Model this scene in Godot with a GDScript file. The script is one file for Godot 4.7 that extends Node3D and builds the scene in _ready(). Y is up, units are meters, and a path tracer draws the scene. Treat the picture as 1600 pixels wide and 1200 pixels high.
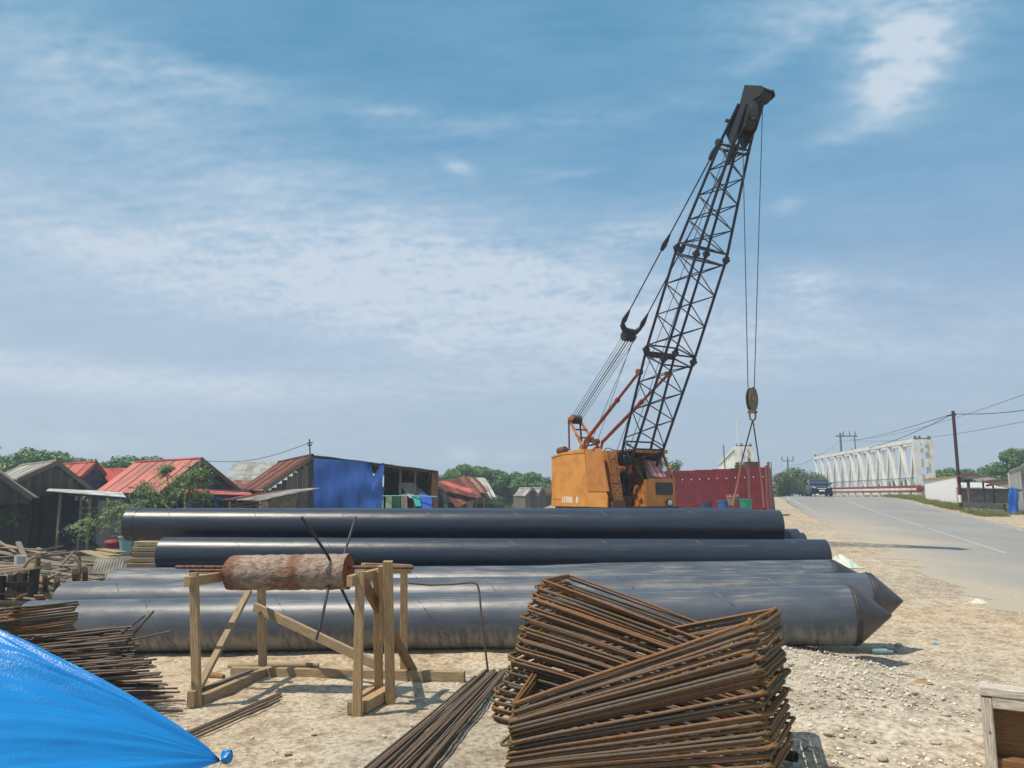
extends Node3D
# A pile yard beside a road bridge: steel piles, rebar stirrups, a lattice crane, a fishing hamlet and a truss bridge.

var M := {}
var T := {}
var used_names := {}
var rng := RandomNumberGenerator.new()

# ------------------------------------------------------------------ mesh builder
class MB:
	var v := PackedVector3Array()
	var n := PackedVector3Array()
	var uv := PackedVector2Array()
	var col := PackedColorArray()
	var ix := PackedInt32Array()
	var cur := Color.WHITE
	var use_col := false

	func vert(p: Vector3, nn: Vector3, u: Vector2) -> int:
		v.append(p)
		n.append(nn)
		uv.append(u)
		col.append(cur)
		return v.size() - 1

	func tri(a: Vector3, b: Vector3, c: Vector3) -> void:   # counter-clockwise seen from outside
		var nn := (b - a).cross(c - a)
		if nn.length_squared() < 1e-16:
			return
		nn = nn.normalized()
		var t := _tangent(nn)
		var s := nn.cross(t)
		var i := vert(a, nn, Vector2(a.dot(t), a.dot(s)))
		vert(b, nn, Vector2(b.dot(t), b.dot(s)))
		vert(c, nn, Vector2(c.dot(t), c.dot(s)))
		ix.append_array([i, i + 2, i + 1])

	func _tangent(nn: Vector3) -> Vector3:
		var t := Vector3.UP.cross(nn)
		if t.length() < 0.1:
			t = Vector3.RIGHT
		return t.normalized()

	func quad(a: Vector3, b: Vector3, c: Vector3, d: Vector3) -> void:
		var nn := (c - a).cross(d - b)
		if nn.length_squared() < 1e-16:
			return
		nn = nn.normalized()
		var lu := a.distance_to(b)
		var lv := a.distance_to(d)
		var i := vert(a, nn, Vector2(0, 0))
		vert(b, nn, Vector2(lu, 0))
		vert(c, nn, Vector2(lu, lv))
		vert(d, nn, Vector2(0, lv))
		ix.append_array([i, i + 2, i + 1, i, i + 3, i + 2])

	func box(t: Transform3D, s: Vector3) -> void:
		var h := s * 0.5
		var p := []
		for k in 8:
			p.append(t * Vector3(h.x * (1 if k & 1 else -1), h.y * (1 if k & 2 else -1), h.z * (1 if k & 4 else -1)))
		quad(p[4], p[5], p[7], p[6])
		quad(p[1], p[0], p[2], p[3])
		quad(p[5], p[1], p[3], p[7])
		quad(p[0], p[4], p[6], p[2])
		quad(p[6], p[7], p[3], p[2])
		quad(p[0], p[1], p[5], p[4])

	func cbox(c: Vector3, s: Vector3) -> void:
		box(Transform3D(Basis(), c), s)

	# a board from p to q, w wide across, h thick along up; edges chamfered by ch; u runs along it
	func bar(p: Vector3, q: Vector3, w: float, h: float, up := Vector3.UP, ch := 0.0) -> void:
		var f := (q - p)
		var l := f.length()
		if l < 1e-5:
			return
		f /= l
		var r := f.cross(up)
		if r.length() < 0.02:
			r = f.cross(Vector3.RIGHT)
		r = r.normalized()
		var u := r.cross(f).normalized()
		var o: Array[Vector2] = []
		var a := w * 0.5
		var b := h * 0.5
		if ch > 0.0:
			o = [Vector2(a, -b + ch), Vector2(a, b - ch), Vector2(a - ch, b), Vector2(-a + ch, b), Vector2(-a, b - ch), Vector2(-a, -b + ch), Vector2(-a + ch, -b), Vector2(a - ch, -b)]
		else:
			o = [Vector2(a, -b), Vector2(a, b), Vector2(-a, b), Vector2(-a, -b)]
		var around := 0.0
		var off := p.x * 0.37 + p.y * 0.71 + p.z * 0.53
		for k in o.size():
			var e: Vector2 = o[k]
			var g: Vector2 = o[(k + 1) % o.size()]
			var p0 := p + r * e.x + u * e.y
			var p1 := p + r * g.x + u * g.y
			var q0 := q + r * e.x + u * e.y
			var q1 := q + r * g.x + u * g.y
			var d := e.distance_to(g)
			var nn := (p1 - p0).cross(f).normalized()
			if nn.dot(r * (e.x + g.x) + u * (e.y + g.y)) < 0:
				nn = -nn
			var i := vert(p0, nn, Vector2(off, around))
			vert(q0, nn, Vector2(off + l, around))
			vert(q1, nn, Vector2(off + l, around + d))
			vert(p1, nn, Vector2(off, around + d))
			if (q0 - p0).cross(p1 - p0).dot(nn) > 0:
				ix.append_array([i, i + 2, i + 1, i, i + 3, i + 2])
			else:
				ix.append_array([i, i + 1, i + 2, i, i + 2, i + 3])
			around += d
		for e2 in [[p, -f], [q, f]]:
			var c: Vector3 = e2[0]
			var nn2: Vector3 = e2[1]
			var i0 := v.size()
			for k in o.size():
				vert(c + r * o[k].x + u * o[k].y, nn2, o[k])
			for k in range(1, o.size() - 1):
				if nn2.dot((v[i0 + k] - v[i0]).cross(v[i0 + k + 1] - v[i0])) > 0:
					ix.append_array([i0, i0 + k + 1, i0 + k])
				else:
					ix.append_array([i0, i0 + k, i0 + k + 1])

	# a tube through pts; r a number or an array of numbers
	func tube(pts: Array, r, sides := 8, caps := true) -> void:
		var m := pts.size()
		var fr: Vector3 = (pts[1] - pts[0]).normalized()
		var up := Vector3.UP
		if absf(fr.dot(up)) > 0.9:
			up = Vector3.RIGHT
		var x := fr.cross(up).normalized()
		var along := 0.0
		var base := v.size()
		for k in m:
			var d: Vector3
			if k == 0:
				d = pts[1] - pts[0]
			elif k == m - 1:
				d = pts[k] - pts[k - 1]
			else:
				d = (pts[k] - pts[k - 1]).normalized() + (pts[k + 1] - pts[k]).normalized()
			d = d.normalized()
			x = (x - d * x.dot(d))
			if x.length() < 1e-4:
				x = d.cross(Vector3(0.3, 0.8, 0.5))
			x = x.normalized()
			var y := d.cross(x)
			var rr: float = r[k] if r is Array else r
			if k > 0:
				along += pts[k].distance_to(pts[k - 1])
			for j in sides + 1:
				var an := TAU * j / sides
				var nn := x * cos(an) + y * sin(an)
				vert(pts[k] + nn * rr, nn, Vector2(along, float(j) / sides))
		for k in m - 1:
			for j in sides:
				var a := base + k * (sides + 1) + j
				var b := a + sides + 1
				ix.append_array([a, b, a + 1, b, b + 1, a + 1])
		if caps:
			for e in 2:
				var kk := 0 if e == 0 else m - 1
				var dd: Vector3 = (pts[0] - pts[1]).normalized() if e == 0 else (pts[m - 1] - pts[m - 2]).normalized()
				var ring := base + kk * (sides + 1)
				var c := vert(pts[kk], dd, Vector2.ZERO)
				var i1 := v.size()
				for j in sides:
					vert(v[ring + j], dd, Vector2(cos(TAU * j / sides), sin(TAU * j / sides)) * 0.05)
				for j in sides:
					var p0 := i1 + j
					var p1 := i1 + (j + 1) % sides
					if (v[p0] - v[c]).cross(v[p1] - v[c]).dot(dd) > 0:
						ix.append_array([c, p1, p0])
					else:
						ix.append_array([c, p0, p1])

	# polygon in the xy plane of t, extruded d along z (centred)
	func prism(poly: PackedVector2Array, t: Transform3D, d: float) -> void:
		var pl := poly
		if not Geometry2D.is_polygon_clockwise(pl):
			pass
		else:
			pl = poly.duplicate()
			pl.reverse()
		var tr := Geometry2D.triangulate_polygon(pl)
		var zf := t.basis.z.normalized()
		for s in [1.0, -1.0]:
			var i0 := v.size()
			for p in pl:
				vert(t * Vector3(p.x, p.y, d * 0.5 * s), zf * s, p)
			for k in range(0, tr.size(), 3):
				var a := i0 + tr[k]
				var b := i0 + tr[k + 1]
				var c := i0 + tr[k + 2]
				if (v[b] - v[a]).cross(v[c] - v[a]).dot(zf * s) > 0:
					ix.append_array([a, c, b])
				else:
					ix.append_array([a, b, c])
		for k in pl.size():
			var e := pl[k]
			var g := pl[(k + 1) % pl.size()]
			quad(t * Vector3(e.x, e.y, d * 0.5), t * Vector3(e.x, e.y, -d * 0.5), t * Vector3(g.x, g.y, -d * 0.5), t * Vector3(g.x, g.y, d * 0.5))

	# smooth sheet of (nu+1) x (nv+1) points
	func sheet(f: Callable, nu: int, nv: int, us := 1.0, vs := 1.0) -> void:
		var b := v.size()
		var p := PackedVector3Array()
		for j in nv + 1:
			for i in nu + 1:
				p.append(f.call(float(i) / nu, float(j) / nv))
		for j in nv + 1:
			for i in nu + 1:
				var du := p[j * (nu + 1) + mini(i + 1, nu)] - p[j * (nu + 1) + maxi(i - 1, 0)]
				var dv := p[mini(j + 1, nv) * (nu + 1) + i] - p[maxi(j - 1, 0) * (nu + 1) + i]
				var nn := du.cross(dv).normalized()
				vert(p[j * (nu + 1) + i], nn, Vector2(us * i / nu, vs * j / nv))
		for j in nv:
			for i in nu:
				var a := b + j * (nu + 1) + i
				var c := a + nu + 1
				ix.append_array([a, c, a + 1, a + 1, c, c + 1])

	# a body turned round the axis from o along ax; prof holds (distance along, radius)
	func lathe(o: Vector3, ax: Vector3, prof: Array, sides := 16) -> void:
		var d := ax.normalized()
		var x := d.cross(Vector3(0.31, 0.87, 0.4)).normalized()
		if absf(d.y) > 0.99:
			x = Vector3.RIGHT
		var y := d.cross(x).normalized()
		for k in prof.size() - 1:
			var p0: Vector2 = prof[k]
			var p1: Vector2 = prof[k + 1]
			var sl := (p1 - p0).normalized()
			var i0 := v.size()
			for j in sides + 1:
				var an := TAU * j / sides
				var rd := x * cos(an) + y * sin(an)
				var nn := (rd * sl.x - d * sl.y).normalized()
				vert(o + d * p0.x + rd * p0.y, nn, Vector2(float(j) / sides, p0.x))
				vert(o + d * p1.x + rd * p1.y, nn, Vector2(float(j) / sides, p1.x))
			for j in sides:
				var a := i0 + j * 2
				if (v[a + 2] - v[a]).cross(v[a + 1] - v[a]).dot(n[a]) + (v[a + 3] - v[a + 1]).cross(v[a + 1] - v[a]).dot(n[a]) > 0:
					ix.append_array([a, a + 1, a + 2, a + 2, a + 1, a + 3])
				else:
					ix.append_array([a, a + 2, a + 1, a + 2, a + 3, a + 1])

	func mesh(mat: Material) -> ArrayMesh:
		var arr := []
		arr.resize(Mesh.ARRAY_MAX)
		arr[Mesh.ARRAY_VERTEX] = v
		arr[Mesh.ARRAY_NORMAL] = n
		arr[Mesh.ARRAY_TEX_UV] = uv
		if use_col:
			arr[Mesh.ARRAY_COLOR] = col
		arr[Mesh.ARRAY_INDEX] = ix
		var am := ArrayMesh.new()
		am.add_surface_from_arrays(Mesh.PRIMITIVE_TRIANGLES, arr)
		am.surface_set_material(0, mat)
		return am

# ------------------------------------------------------------------ naming
func numbered(called: String) -> String:
	var k: int = used_names.get(called, 0)
	used_names[called] = k + 1
	return called if k == 0 else "%s_%03d" % [called, k]

func tag(o: Node, label: String, category: String, group := "") -> Node:
	o.set_meta("label", label)
	o.set_meta("category", category)
	if group != "":
		o.set_meta("group", group)
	return o

func thing(called: String, label: String, category: String, at := Vector3.ZERO, turn := 0.0, group := "") -> Node3D:
	var o := Node3D.new()
	o.name = numbered(called)
	add_child(o, true)
	o.position = at
	o.rotation.y = turn
	tag(o, label, category, group)
	return o

func part(called: String, b: MB, mat: Material, parent: Node) -> MeshInstance3D:
	return inst(called, b.mesh(mat), parent)

func inst(called: String, mesh: Mesh, parent: Node) -> MeshInstance3D:
	var o := MeshInstance3D.new()
	o.mesh = mesh
	o.name = numbered(called) if parent == self else called
	parent.add_child(o, true)
	return o

func struct(called: String, b: MB, mat: Material) -> MeshInstance3D:
	var o := part(called, b, mat, self)
	o.set_meta("kind", "structure")
	return o

func single(called: String, mesh: Mesh, label: String, category: String, at := Transform3D(), group := "") -> MeshInstance3D:
	var o := inst(called, mesh, self)
	o.transform = at
	tag(o, label, category, group)
	return o

func look_basis(f: Vector3, up := Vector3.UP) -> Basis:   # local x along f
	var x := f.normalized()
	var z := x.cross(up)
	if z.length() < 0.01:
		z = x.cross(Vector3.RIGHT)
	z = z.normalized()
	return Basis(x, z.cross(x), z)

const UNITS := ["", "first", "second", "third", "fourth", "fifth", "sixth", "seventh", "eighth", "ninth", "tenth", "eleventh", "twelfth", "thirteenth", "fourteenth", "fifteenth", "sixteenth", "seventeenth", "eighteenth", "nineteenth"]
const TENS := ["", "", "twent", "thirt", "fort", "fift", "sixt", "sevent"]
func ordinal(n: int) -> String:
	if n < 20:
		return UNITS[n]
	return TENS[n / 10] + ("ieth" if n % 10 == 0 else "y-" + UNITS[n % 10])

# ------------------------------------------------------------------ ground shape
func ground(x: float, z: float) -> float:
	var d := -z
	var road := clampf((d - 9.0) * 0.0302, -0.03, 1.6)
	if d > 55.0:
		road = 1.39 + 0.21 * smoothstep(55.0, 66.0, d)
	road -= 1.3 * smoothstep(66.5, 69.0, d) * (1.0 - smoothstep(101.0, 104.0, d)) * smoothstep(8.0, 12.0, x)
	var west := 1.0 - smoothstep(-6.0, 2.0, x)
	var left := -0.45 * smoothstep(4.0, 14.0, d) * west - 0.5 * smoothstep(14.0, 24.0, d) * west
	var wt := smoothstep(1.0, 7.0, x)
	var h := road * wt + left * (1.0 - wt)
	# gravel bank with a broken edge on the road side
	var e := 3.25 + 0.5 * exp(-pow((d - 6.6) / 0.9, 2)) - 0.55 * smoothstep(5.6, 4.4, d) + 0.10 * sin(d * 5.3) + 0.06 * sin(d * 11.7)
	h += 0.21 * exp(-pow((x - 2.5) / 1.3, 2) - pow((d - 6.9) / 2.0, 2)) * (1.0 - smoothstep(e - 0.12, e + 0.16, x))
	# sand banked up under the front piles
	h += 0.095 * exp(-pow((d - 8.8 + (x + 1.1) * 0.143) / 0.55, 2)) * smoothstep(-7.5, -6.0, x) * (1.0 - smoothstep(2.0, 3.2, x))
	return h

func on_ground(x: float, z: float, up := 0.0) -> Vector3:
	return Vector3(x, ground(x, z) + up, z)

# ------------------------------------------------------------------ textures and materials
func fnl(sd: int, freq: float, oct := 4, type := FastNoiseLite.TYPE_SIMPLEX_SMOOTH) -> FastNoiseLite:
	var f := FastNoiseLite.new()
	f.seed = sd
	f.frequency = freq
	f.noise_type = type
	f.fractal_type = FastNoiseLite.FRACTAL_FBM
	f.fractal_octaves = oct
	return f

func ntex(sd: int, freq: float, stops: Array, size := 512, oct := 5, type := FastNoiseLite.TYPE_SIMPLEX_SMOOTH) -> NoiseTexture2D:
	var t := NoiseTexture2D.new()
	t.width = size
	t.height = size
	t.seamless = true
	t.noise = fnl(sd, freq, oct, type)
	if stops.size():
		var g := Gradient.new()
		var of := PackedFloat32Array()
		var cs := PackedColorArray()
		for s in stops:
			of.append(s[0])
			cs.append(s[1])
		g.offsets = of
		g.colors = cs
		t.color_ramp = g
	return t

func nrm(sd: int, freq: float, strength: float, size := 512, oct := 4, type := FastNoiseLite.TYPE_SIMPLEX_SMOOTH) -> NoiseTexture2D:
	var t := NoiseTexture2D.new()
	t.width = size
	t.height = size
	t.seamless = true
	t.as_normal_map = true
	t.bump_strength = strength
	t.noise = fnl(sd, freq, oct, type)
	return t

func g3(v: float) -> Color:
	return Color(v, v, v)

# base colour is given linear, as real-world reflectance
func mat(r: float, g: float, b: float, rough := 0.8, tex: Texture2D = null, scale := 1.0, tri := true, metal := 0.0) -> StandardMaterial3D:
	var m := StandardMaterial3D.new()
	m.albedo_color = Color(r, g, b).linear_to_srgb()
	m.roughness = rough
	m.metallic = metal
	if tex:
		m.albedo_texture = tex
		m.uv1_scale = Vector3.ONE * scale
		m.uv1_triplanar = tri
	return m

func bump(m: StandardMaterial3D, t: Texture2D, amount := 1.0) -> StandardMaterial3D:
	m.normal_enabled = true
	m.normal_texture = t
	m.normal_scale = amount
	return m

# a picture computed pixel by pixel; f takes (u, v) in 0..1 and gives an sRGB colour
func picture(w: int, h: int, f: Callable) -> ImageTexture:
	var by := PackedByteArray()
	by.resize(w * h * 3)
	var k := 0
	for y in h:
		for x in w:
			var c: Color = f.call((x + 0.5) / w, (y + 0.5) / h)
			by[k] = int(clampf(c.r, 0, 1) * 255.0)
			by[k + 1] = int(clampf(c.g, 0, 1) * 255.0)
			by[k + 2] = int(clampf(c.b, 0, 1) * 255.0)
			k += 3
	return ImageTexture.create_from_image(Image.create_from_data(w, h, false, Image.FORMAT_RGB8, by))

# ------------------------------------------------------------------ sky
func sky_colour(e: float) -> Color:
	var st := [[-90.0, Color8(150, 140, 122)], [-4.0, Color8(168, 165, 158)], [0.0, Color8(173, 189, 201)], [6.0, Color8(164, 185, 204)], [13.0, Color8(144, 173, 203)], [21.0, Color8(117, 161, 196)], [29.0, Color8(95, 149, 186)], [36.0, Color8(87, 144, 181)], [60.0, Color8(112, 154, 184)], [90.0, Color8(120, 158, 186)]]
	for k in st.size() - 1:
		if e <= st[k + 1][0]:
			return st[k][1].lerp(st[k + 1][1], (e - st[k][0]) / (st[k + 1][0] - st[k][0]))
	return st[-1][1]

func make_sky() -> Sky:
	var W := 2048
	var H := 1024
	# cirrus and cloud banks: azimuth, height, two spreads, tilt, share (degrees, radians)
	var banks := [[-22.0, 15.2, 15.1, 2.7, 0.14, 0.55], [-2.5, 15.0, 12.8, 3.0, 0.07, 0.80], [-11.8, 19.9, 16.4, 3.3, 0.17, 0.42], [-28.7, 7.6, 11.8, 1.0, 0.03, 0.60], [-4.8, 8.3, 15.4, 1.2, -0.03, 0.35], [9.7, 11.9, 9.6, 2.8, 0.00, 0.35], [-31.4, 27.4, 6.9, 2.4, 0.09, 0.35], [-22.8, 27.9, 4.5, 1.0, 0.05, 0.30], [30.0, 29.5, 3.6, 2.3, -0.44, 1.00], [28.2, 27.1, 2.1, 2.1, -0.70, 0.60], [23.1, 31.9, 6.2, 1.5, 0.09, 0.45], [25.3, 24.5, 2.4, 0.7, -0.21, 0.40], [21.7, 14.3, 1.9, 1.1, 0.26, 0.65], [9.8, 19.2, 3.5, 1.0, -0.14, 0.55], [-10.1, 27.5, 3.2, 0.4, 0.03, 0.40], [2.5, 27.1, 11.8, 0.8, -0.05, 0.28], [-4.3, 24.1, 1.0, 0.4, 0.21, 0.45], [4.0, 23.5, 2.3, 0.4, -0.05, 0.30], [20.6, 20.2, 0.7, 0.4, 0.09, 0.40], [27.2, 14.0, 3.1, 0.6, 0.21, 0.30], [23.0, 10.3, 17.0, 2.0, 0.00, 0.38], [-5.8, 11.1, 2.9, 0.7, 0.09, 0.45], [-29.5, 3.4, 1.3, 0.5, 0.00, 0.45], [-3.6, 3.0, 1.1, 0.5, 0.00, 0.55], [0.3, 2.8, 1.1, 0.4, 0.00, 0.50], [19.8, 29.8, 3.6, 0.7, -0.21, 0.30]]
	var wisp := fnl(11, 1.0, 5)
	var fine := fnl(12, 1.0, 4)
	var by := PackedByteArray()
	by.resize(W * H * 3)
	var white := Color8(200, 212, 225)
	for y in H:
		var e := 90.0 - 180.0 * (y + 0.5) / H
		var base := sky_colour(e)
		var er := deg_to_rad(e)
		for x in W:
			var c := base
			if e > -1.0:
				var az := 360.0 * (x + 0.5) / W
				if az > 180.0:
					az -= 360.0
				var ar := deg_to_rad(az)
				var a := 0.0
				# layer of thin cirrus seen in perspective, so streaks draw out towards the horizon
				var k := 1.0 / (sin(er) + 0.12)
				var lx := sin(ar) * cos(er) * k
				var lz := cos(ar) * cos(er) * k
				var n1 := wisp.get_noise_2d(lx * 1.5 + lz * 0.5, lz * 3.4)
				var n2 := fine.get_noise_2d(lx * 7.0 + lz * 2.5, lz * 19.0)
				if absf(az) < 75.0:
					for q in banks:
						var dx: float = az - q[0]
						var dy: float = e - q[1]
						var ct := cos(q[4])
						var s2 := sin(q[4])
						var gx: float = (dx * ct - dy * s2) / q[2]
						var gy: float = (dx * s2 + dy * ct) / q[3]
						var g := gx * gx + gy * gy
						if g < 9.0:
							a += q[5] * exp(-g * 0.72)
				var out := smoothstep(38.0, 60.0, absf(az)) + smoothstep(36.0, 50.0, e)
				a += minf(out, 1.0) * (0.34 + 0.5 * smoothstep(-0.2, 0.5, n1))
				var n3 := fine.get_noise_2d(lx * 22.0 + lz * 9.0 + 40.0, lz * 46.0)
				a *= 0.84 + 0.30 * n1 + 0.5 * n2 + 0.42 * n3 * smoothstep(4.0, 14.0, e)
				a += 0.09 + 0.12 * n1 + 0.06 * n2
				a += 0.3 * smoothstep(10.0, -40.0, az) * smoothstep(34.0, 14.0, e) * smoothstep(-140.0, -60.0, az)
				a = clampf(a, 0.0, 0.95)
				c = base.lerp(white, a)
			var i := (y * W + x) * 3
			by[i] = int(c.r * 255.0)
			by[i + 1] = int(c.g * 255.0)
			by[i + 2] = int(c.b * 255.0)
	var pm := PanoramaSkyMaterial.new()
	pm.panorama = ImageTexture.create_from_image(Image.create_from_data(W, H, false, Image.FORMAT_RGB8, by))
	var s := Sky.new()
	s.sky_material = pm
	return s

func _ready() -> void:
	rng.seed = 77
	# ---- camera
	var cam := Camera3D.new()
	cam.name = "camera"
	cam.fov = 53.13
	cam.near = 0.05
	cam.far = 4000.0
	cam.position = Vector3(0, 1.65, 0)
	cam.rotation.x = 0.14482
	add_child(cam)
	cam.current = true
	# ---- sky, air and exposure
	var we := WorldEnvironment.new()
	we.name = "world_environment"
	var env := Environment.new()
	env.background_mode = Environment.BG_SKY
	env.sky = make_sky()
	env.background_energy_multiplier = 1.0
	env.tonemap_mode = Environment.TONE_MAPPER_LINEAR
	env.tonemap_exposure = 1.08
	env.sdfgi_enabled = true
	env.ssao_enabled = true
	env.ssil_enabled = true
	env.fog_enabled = true
	env.fog_density = 0.0016
	env.fog_light_color = Color8(176, 190, 205)
	we.environment = env
	add_child(we)
	# ---- sun: high, behind the left shoulder
	var sun := DirectionalLight3D.new()
	sun.name = "sun"
	sun.light_energy = 1.45
	sun.light_color = Color(1.0, 0.955, 0.88)
	sun.light_angular_distance = 0.53
	sun.shadow_enabled = true
	add_child(sun)
	sun.look_at_from_position(Vector3.ZERO, Vector3(0.46, -1.0, -0.19), Vector3.UP)
	# ---- everything else
	make_materials()
	build_ground()
	build_road()
	build_bridges()
	build_trees()
	build_houses()
	build_crane()
	build_fence_and_yard()
	build_piles()
	build_scrap()
	build_stand()
	build_rebar()
	build_tarp_and_crate()
	build_small()

func make_materials() -> void:
	var rust := ntex(21, 0.02, [[0.0, Color8(150, 146, 142)], [0.35, Color8(205, 200, 192)], [0.55, Color8(235, 225, 212)], [0.75, Color8(255, 236, 205)], [1.0, Color8(255, 225, 175)]])
	T.rust = rust
	T.mottle = ntex(22, 0.012, [[0.0, g3(0.62)], [0.5, g3(0.86)], [1.0, g3(1.0)]])
	T.speck = ntex(23, 0.06, [[0.0, g3(0.7)], [0.5, g3(0.92)], [1.0, g3(1.0)]])
	T.bumpy = nrm(24, 0.03, 3.0)
	T.finebump = nrm(25, 0.12, 4.0)
	# wood: grain drawn out along u
	var wn := fnl(31, 1.0, 4)
	T.wood = picture(512, 256, func(u: float, v: float) -> Color:
		var a := wn.get_noise_3d(cos(u * TAU) * 1.3, sin(u * TAU) * 1.3, v * 34.0)
		var b := wn.get_noise_3d(cos(u * TAU) * 5.0 + 9.0, sin(u * TAU) * 5.0, v * 90.0)
		var k := 0.8 + 0.22 * a + 0.14 * b
		return Color(k, k * 0.97, k * 0.93))
	T.pale_wood = T.wood
	M.pine = mat(0.60, 0.43, 0.24, 0.75, T.wood, 1.0, false)
	M.pine.uv1_scale = Vector3(0.7, 3.0, 1)
	M.pine_old = mat(0.48, 0.38, 0.25, 0.85, T.wood, 1.0, false)
	M.pine_old.uv1_scale = Vector3(0.7, 3.0, 1)
	M.pine_dark = mat(0.36, 0.20, 0.085, 0.8, T.wood, 1.0, false)
	M.pine_dark.uv1_scale = Vector3(0.7, 3.0, 1)
	for k in 4:
		var g: float = [0.30, 0.22, 0.14, 0.38][k]
		var w: StandardMaterial3D = mat(g, g * [0.84, 0.88, 0.85, 0.8][k], g * [0.66, 0.74, 0.70, 0.55][k], 0.9, T.wood, 1.0, false)
		w.uv1_scale = Vector3(0.4, 2.0, 1)
		M["grey_wood_%d" % k] = w
	# ribbed bar: the ribs run slantwise round it
	T.rib = picture(64, 64, func(u: float, v: float) -> Color:
		var h := 0.5 + 0.5 * sin(TAU * (u * 2.0 + v * 1.0))
		return g3(smoothstep(0.45, 0.95, h)))
	for k in 5:
		var rc: Array = [[0.20, 0.135, 0.098], [0.155, 0.12, 0.098], [0.24, 0.145, 0.092], [0.13, 0.11, 0.10], [0.26, 0.14, 0.075]]
		var m: StandardMaterial3D = mat(rc[k][0], rc[k][1], rc[k][2], 0.7, rust, 1.0, false)
		m.vertex_color_use_as_albedo = true
		m.uv1_scale = Vector3(2.2, 1.0, 1.0)
		m.uv1_offset = Vector3(0.17 * k, 0.3 * k, 0)
		M["rebar_%d" % k] = m
	M.steel_dark = mat(0.02, 0.019, 0.02, 0.5, T.mottle, 0.8)
	M.crane_blue = mat(0.007, 0.012, 0.032, 0.45, T.mottle, 1.5)
	M.rope = mat(0.05, 0.052, 0.058, 0.6)
	M.rope.metallic = 0.3
	M.brass = mat(0.2, 0.17, 0.13, 0.55, T.rust, 2.0)
	# crane paint, with weathering
	T.paint = ntex(41, 0.006, [[0.0, Color8(228, 216, 206)], [0.45, Color8(246, 242, 238)], [0.62, Color8(255, 255, 255)], [1.0, Color8(255, 250, 244)]], 512, 6)
	M.orange = mat(0.60, 0.27, 0.052, 0.5, T.paint, 0.6)
	M.orange_dark = mat(0.46, 0.19, 0.035, 0.55, T.paint, 0.8)
	T.stain = ntex(42, 0.02, [[0.0, Color8(60, 40, 30)], [0.35, Color8(150, 110, 80)], [0.55, Color8(255, 245, 235)], [1.0, Color8(255, 255, 255)]], 512, 6)
	M.orange_rusty = mat(0.50, 0.20, 0.05, 0.65, T.stain, 0.45)
	M.red_oxide = mat(0.28, 0.075, 0.04, 0.65, T.stain, 1.2)
	M.grime = mat(0.045, 0.036, 0.03, 0.7, T.mottle, 1.5)
	M.brown_iron = mat(0.16, 0.08, 0.05, 0.7, T.stain, 2.0)
	M.glass = StandardMaterial3D.new()
	M.glass.albedo_color = Color(0.10, 0.12, 0.14, 0.25)
	M.glass.transparency = BaseMaterial3D.TRANSPARENCY_ALPHA
	M.glass.roughness = 0.03
	M.dark_glass = mat(0.012, 0.014, 0.018, 0.05)
	M.white = mat(0.72, 0.72, 0.70, 0.6, T.mottle, 0.4)
	M.white_paint = mat(0.78, 0.78, 0.75, 0.6)
	M.black = mat(0.014, 0.014, 0.016, 0.6)
	M.concrete = mat(0.38, 0.36, 0.33, 0.9, T.mottle, 0.9)

# ------------------------------------------------------------------ ground and road
func graded(a: float, b: float, step: float, lo: float, hi: float, grow: float) -> PackedFloat32Array:
	var mid := PackedFloat32Array()
	var x := a
	while x < b:
		mid.append(x)
		x += step
	mid.append(b)
	var below := PackedFloat32Array()
	var s := step
	x = a
	while x > lo:
		s *= grow
		x -= s
		below.append(maxf(x, lo))
	below.reverse()
	s = step
	x = b
	var above := PackedFloat32Array()
	while x < hi:
		s *= grow
		x += s
		above.append(minf(x, hi))
	var all := below
	all.append_array(mid)
	all.append_array(above)
	return all

func pl(st: Array, d: float) -> float:
	for k in st.size() - 1:
		if d <= st[k + 1][0] or k == st.size() - 2:
			return lerpf(st[k][1], st[k + 1][1], (d - st[k][0]) / (st[k + 1][0] - st[k][0]))
	return 0.0

func road_left(d: float) -> float:
	return pl([[-30.0, 2.6], [0.0, 4.5], [9.0, 6.3], [14.4, 7.7], [36.0, 13.6], [60.0, 20.8], [66.0, 22.9], [110.0, 27.6], [400.0, 59.0]], d)

func road_right(d: float) -> float:
	return pl([[-30.0, 6.5], [0.0, 8.6], [9.0, 11.2], [25.0, 16.9], [43.0, 23.2], [56.0, 28.2], [66.0, 31.0], [110.0, 35.4], [400.0, 66.0]], d)

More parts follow.
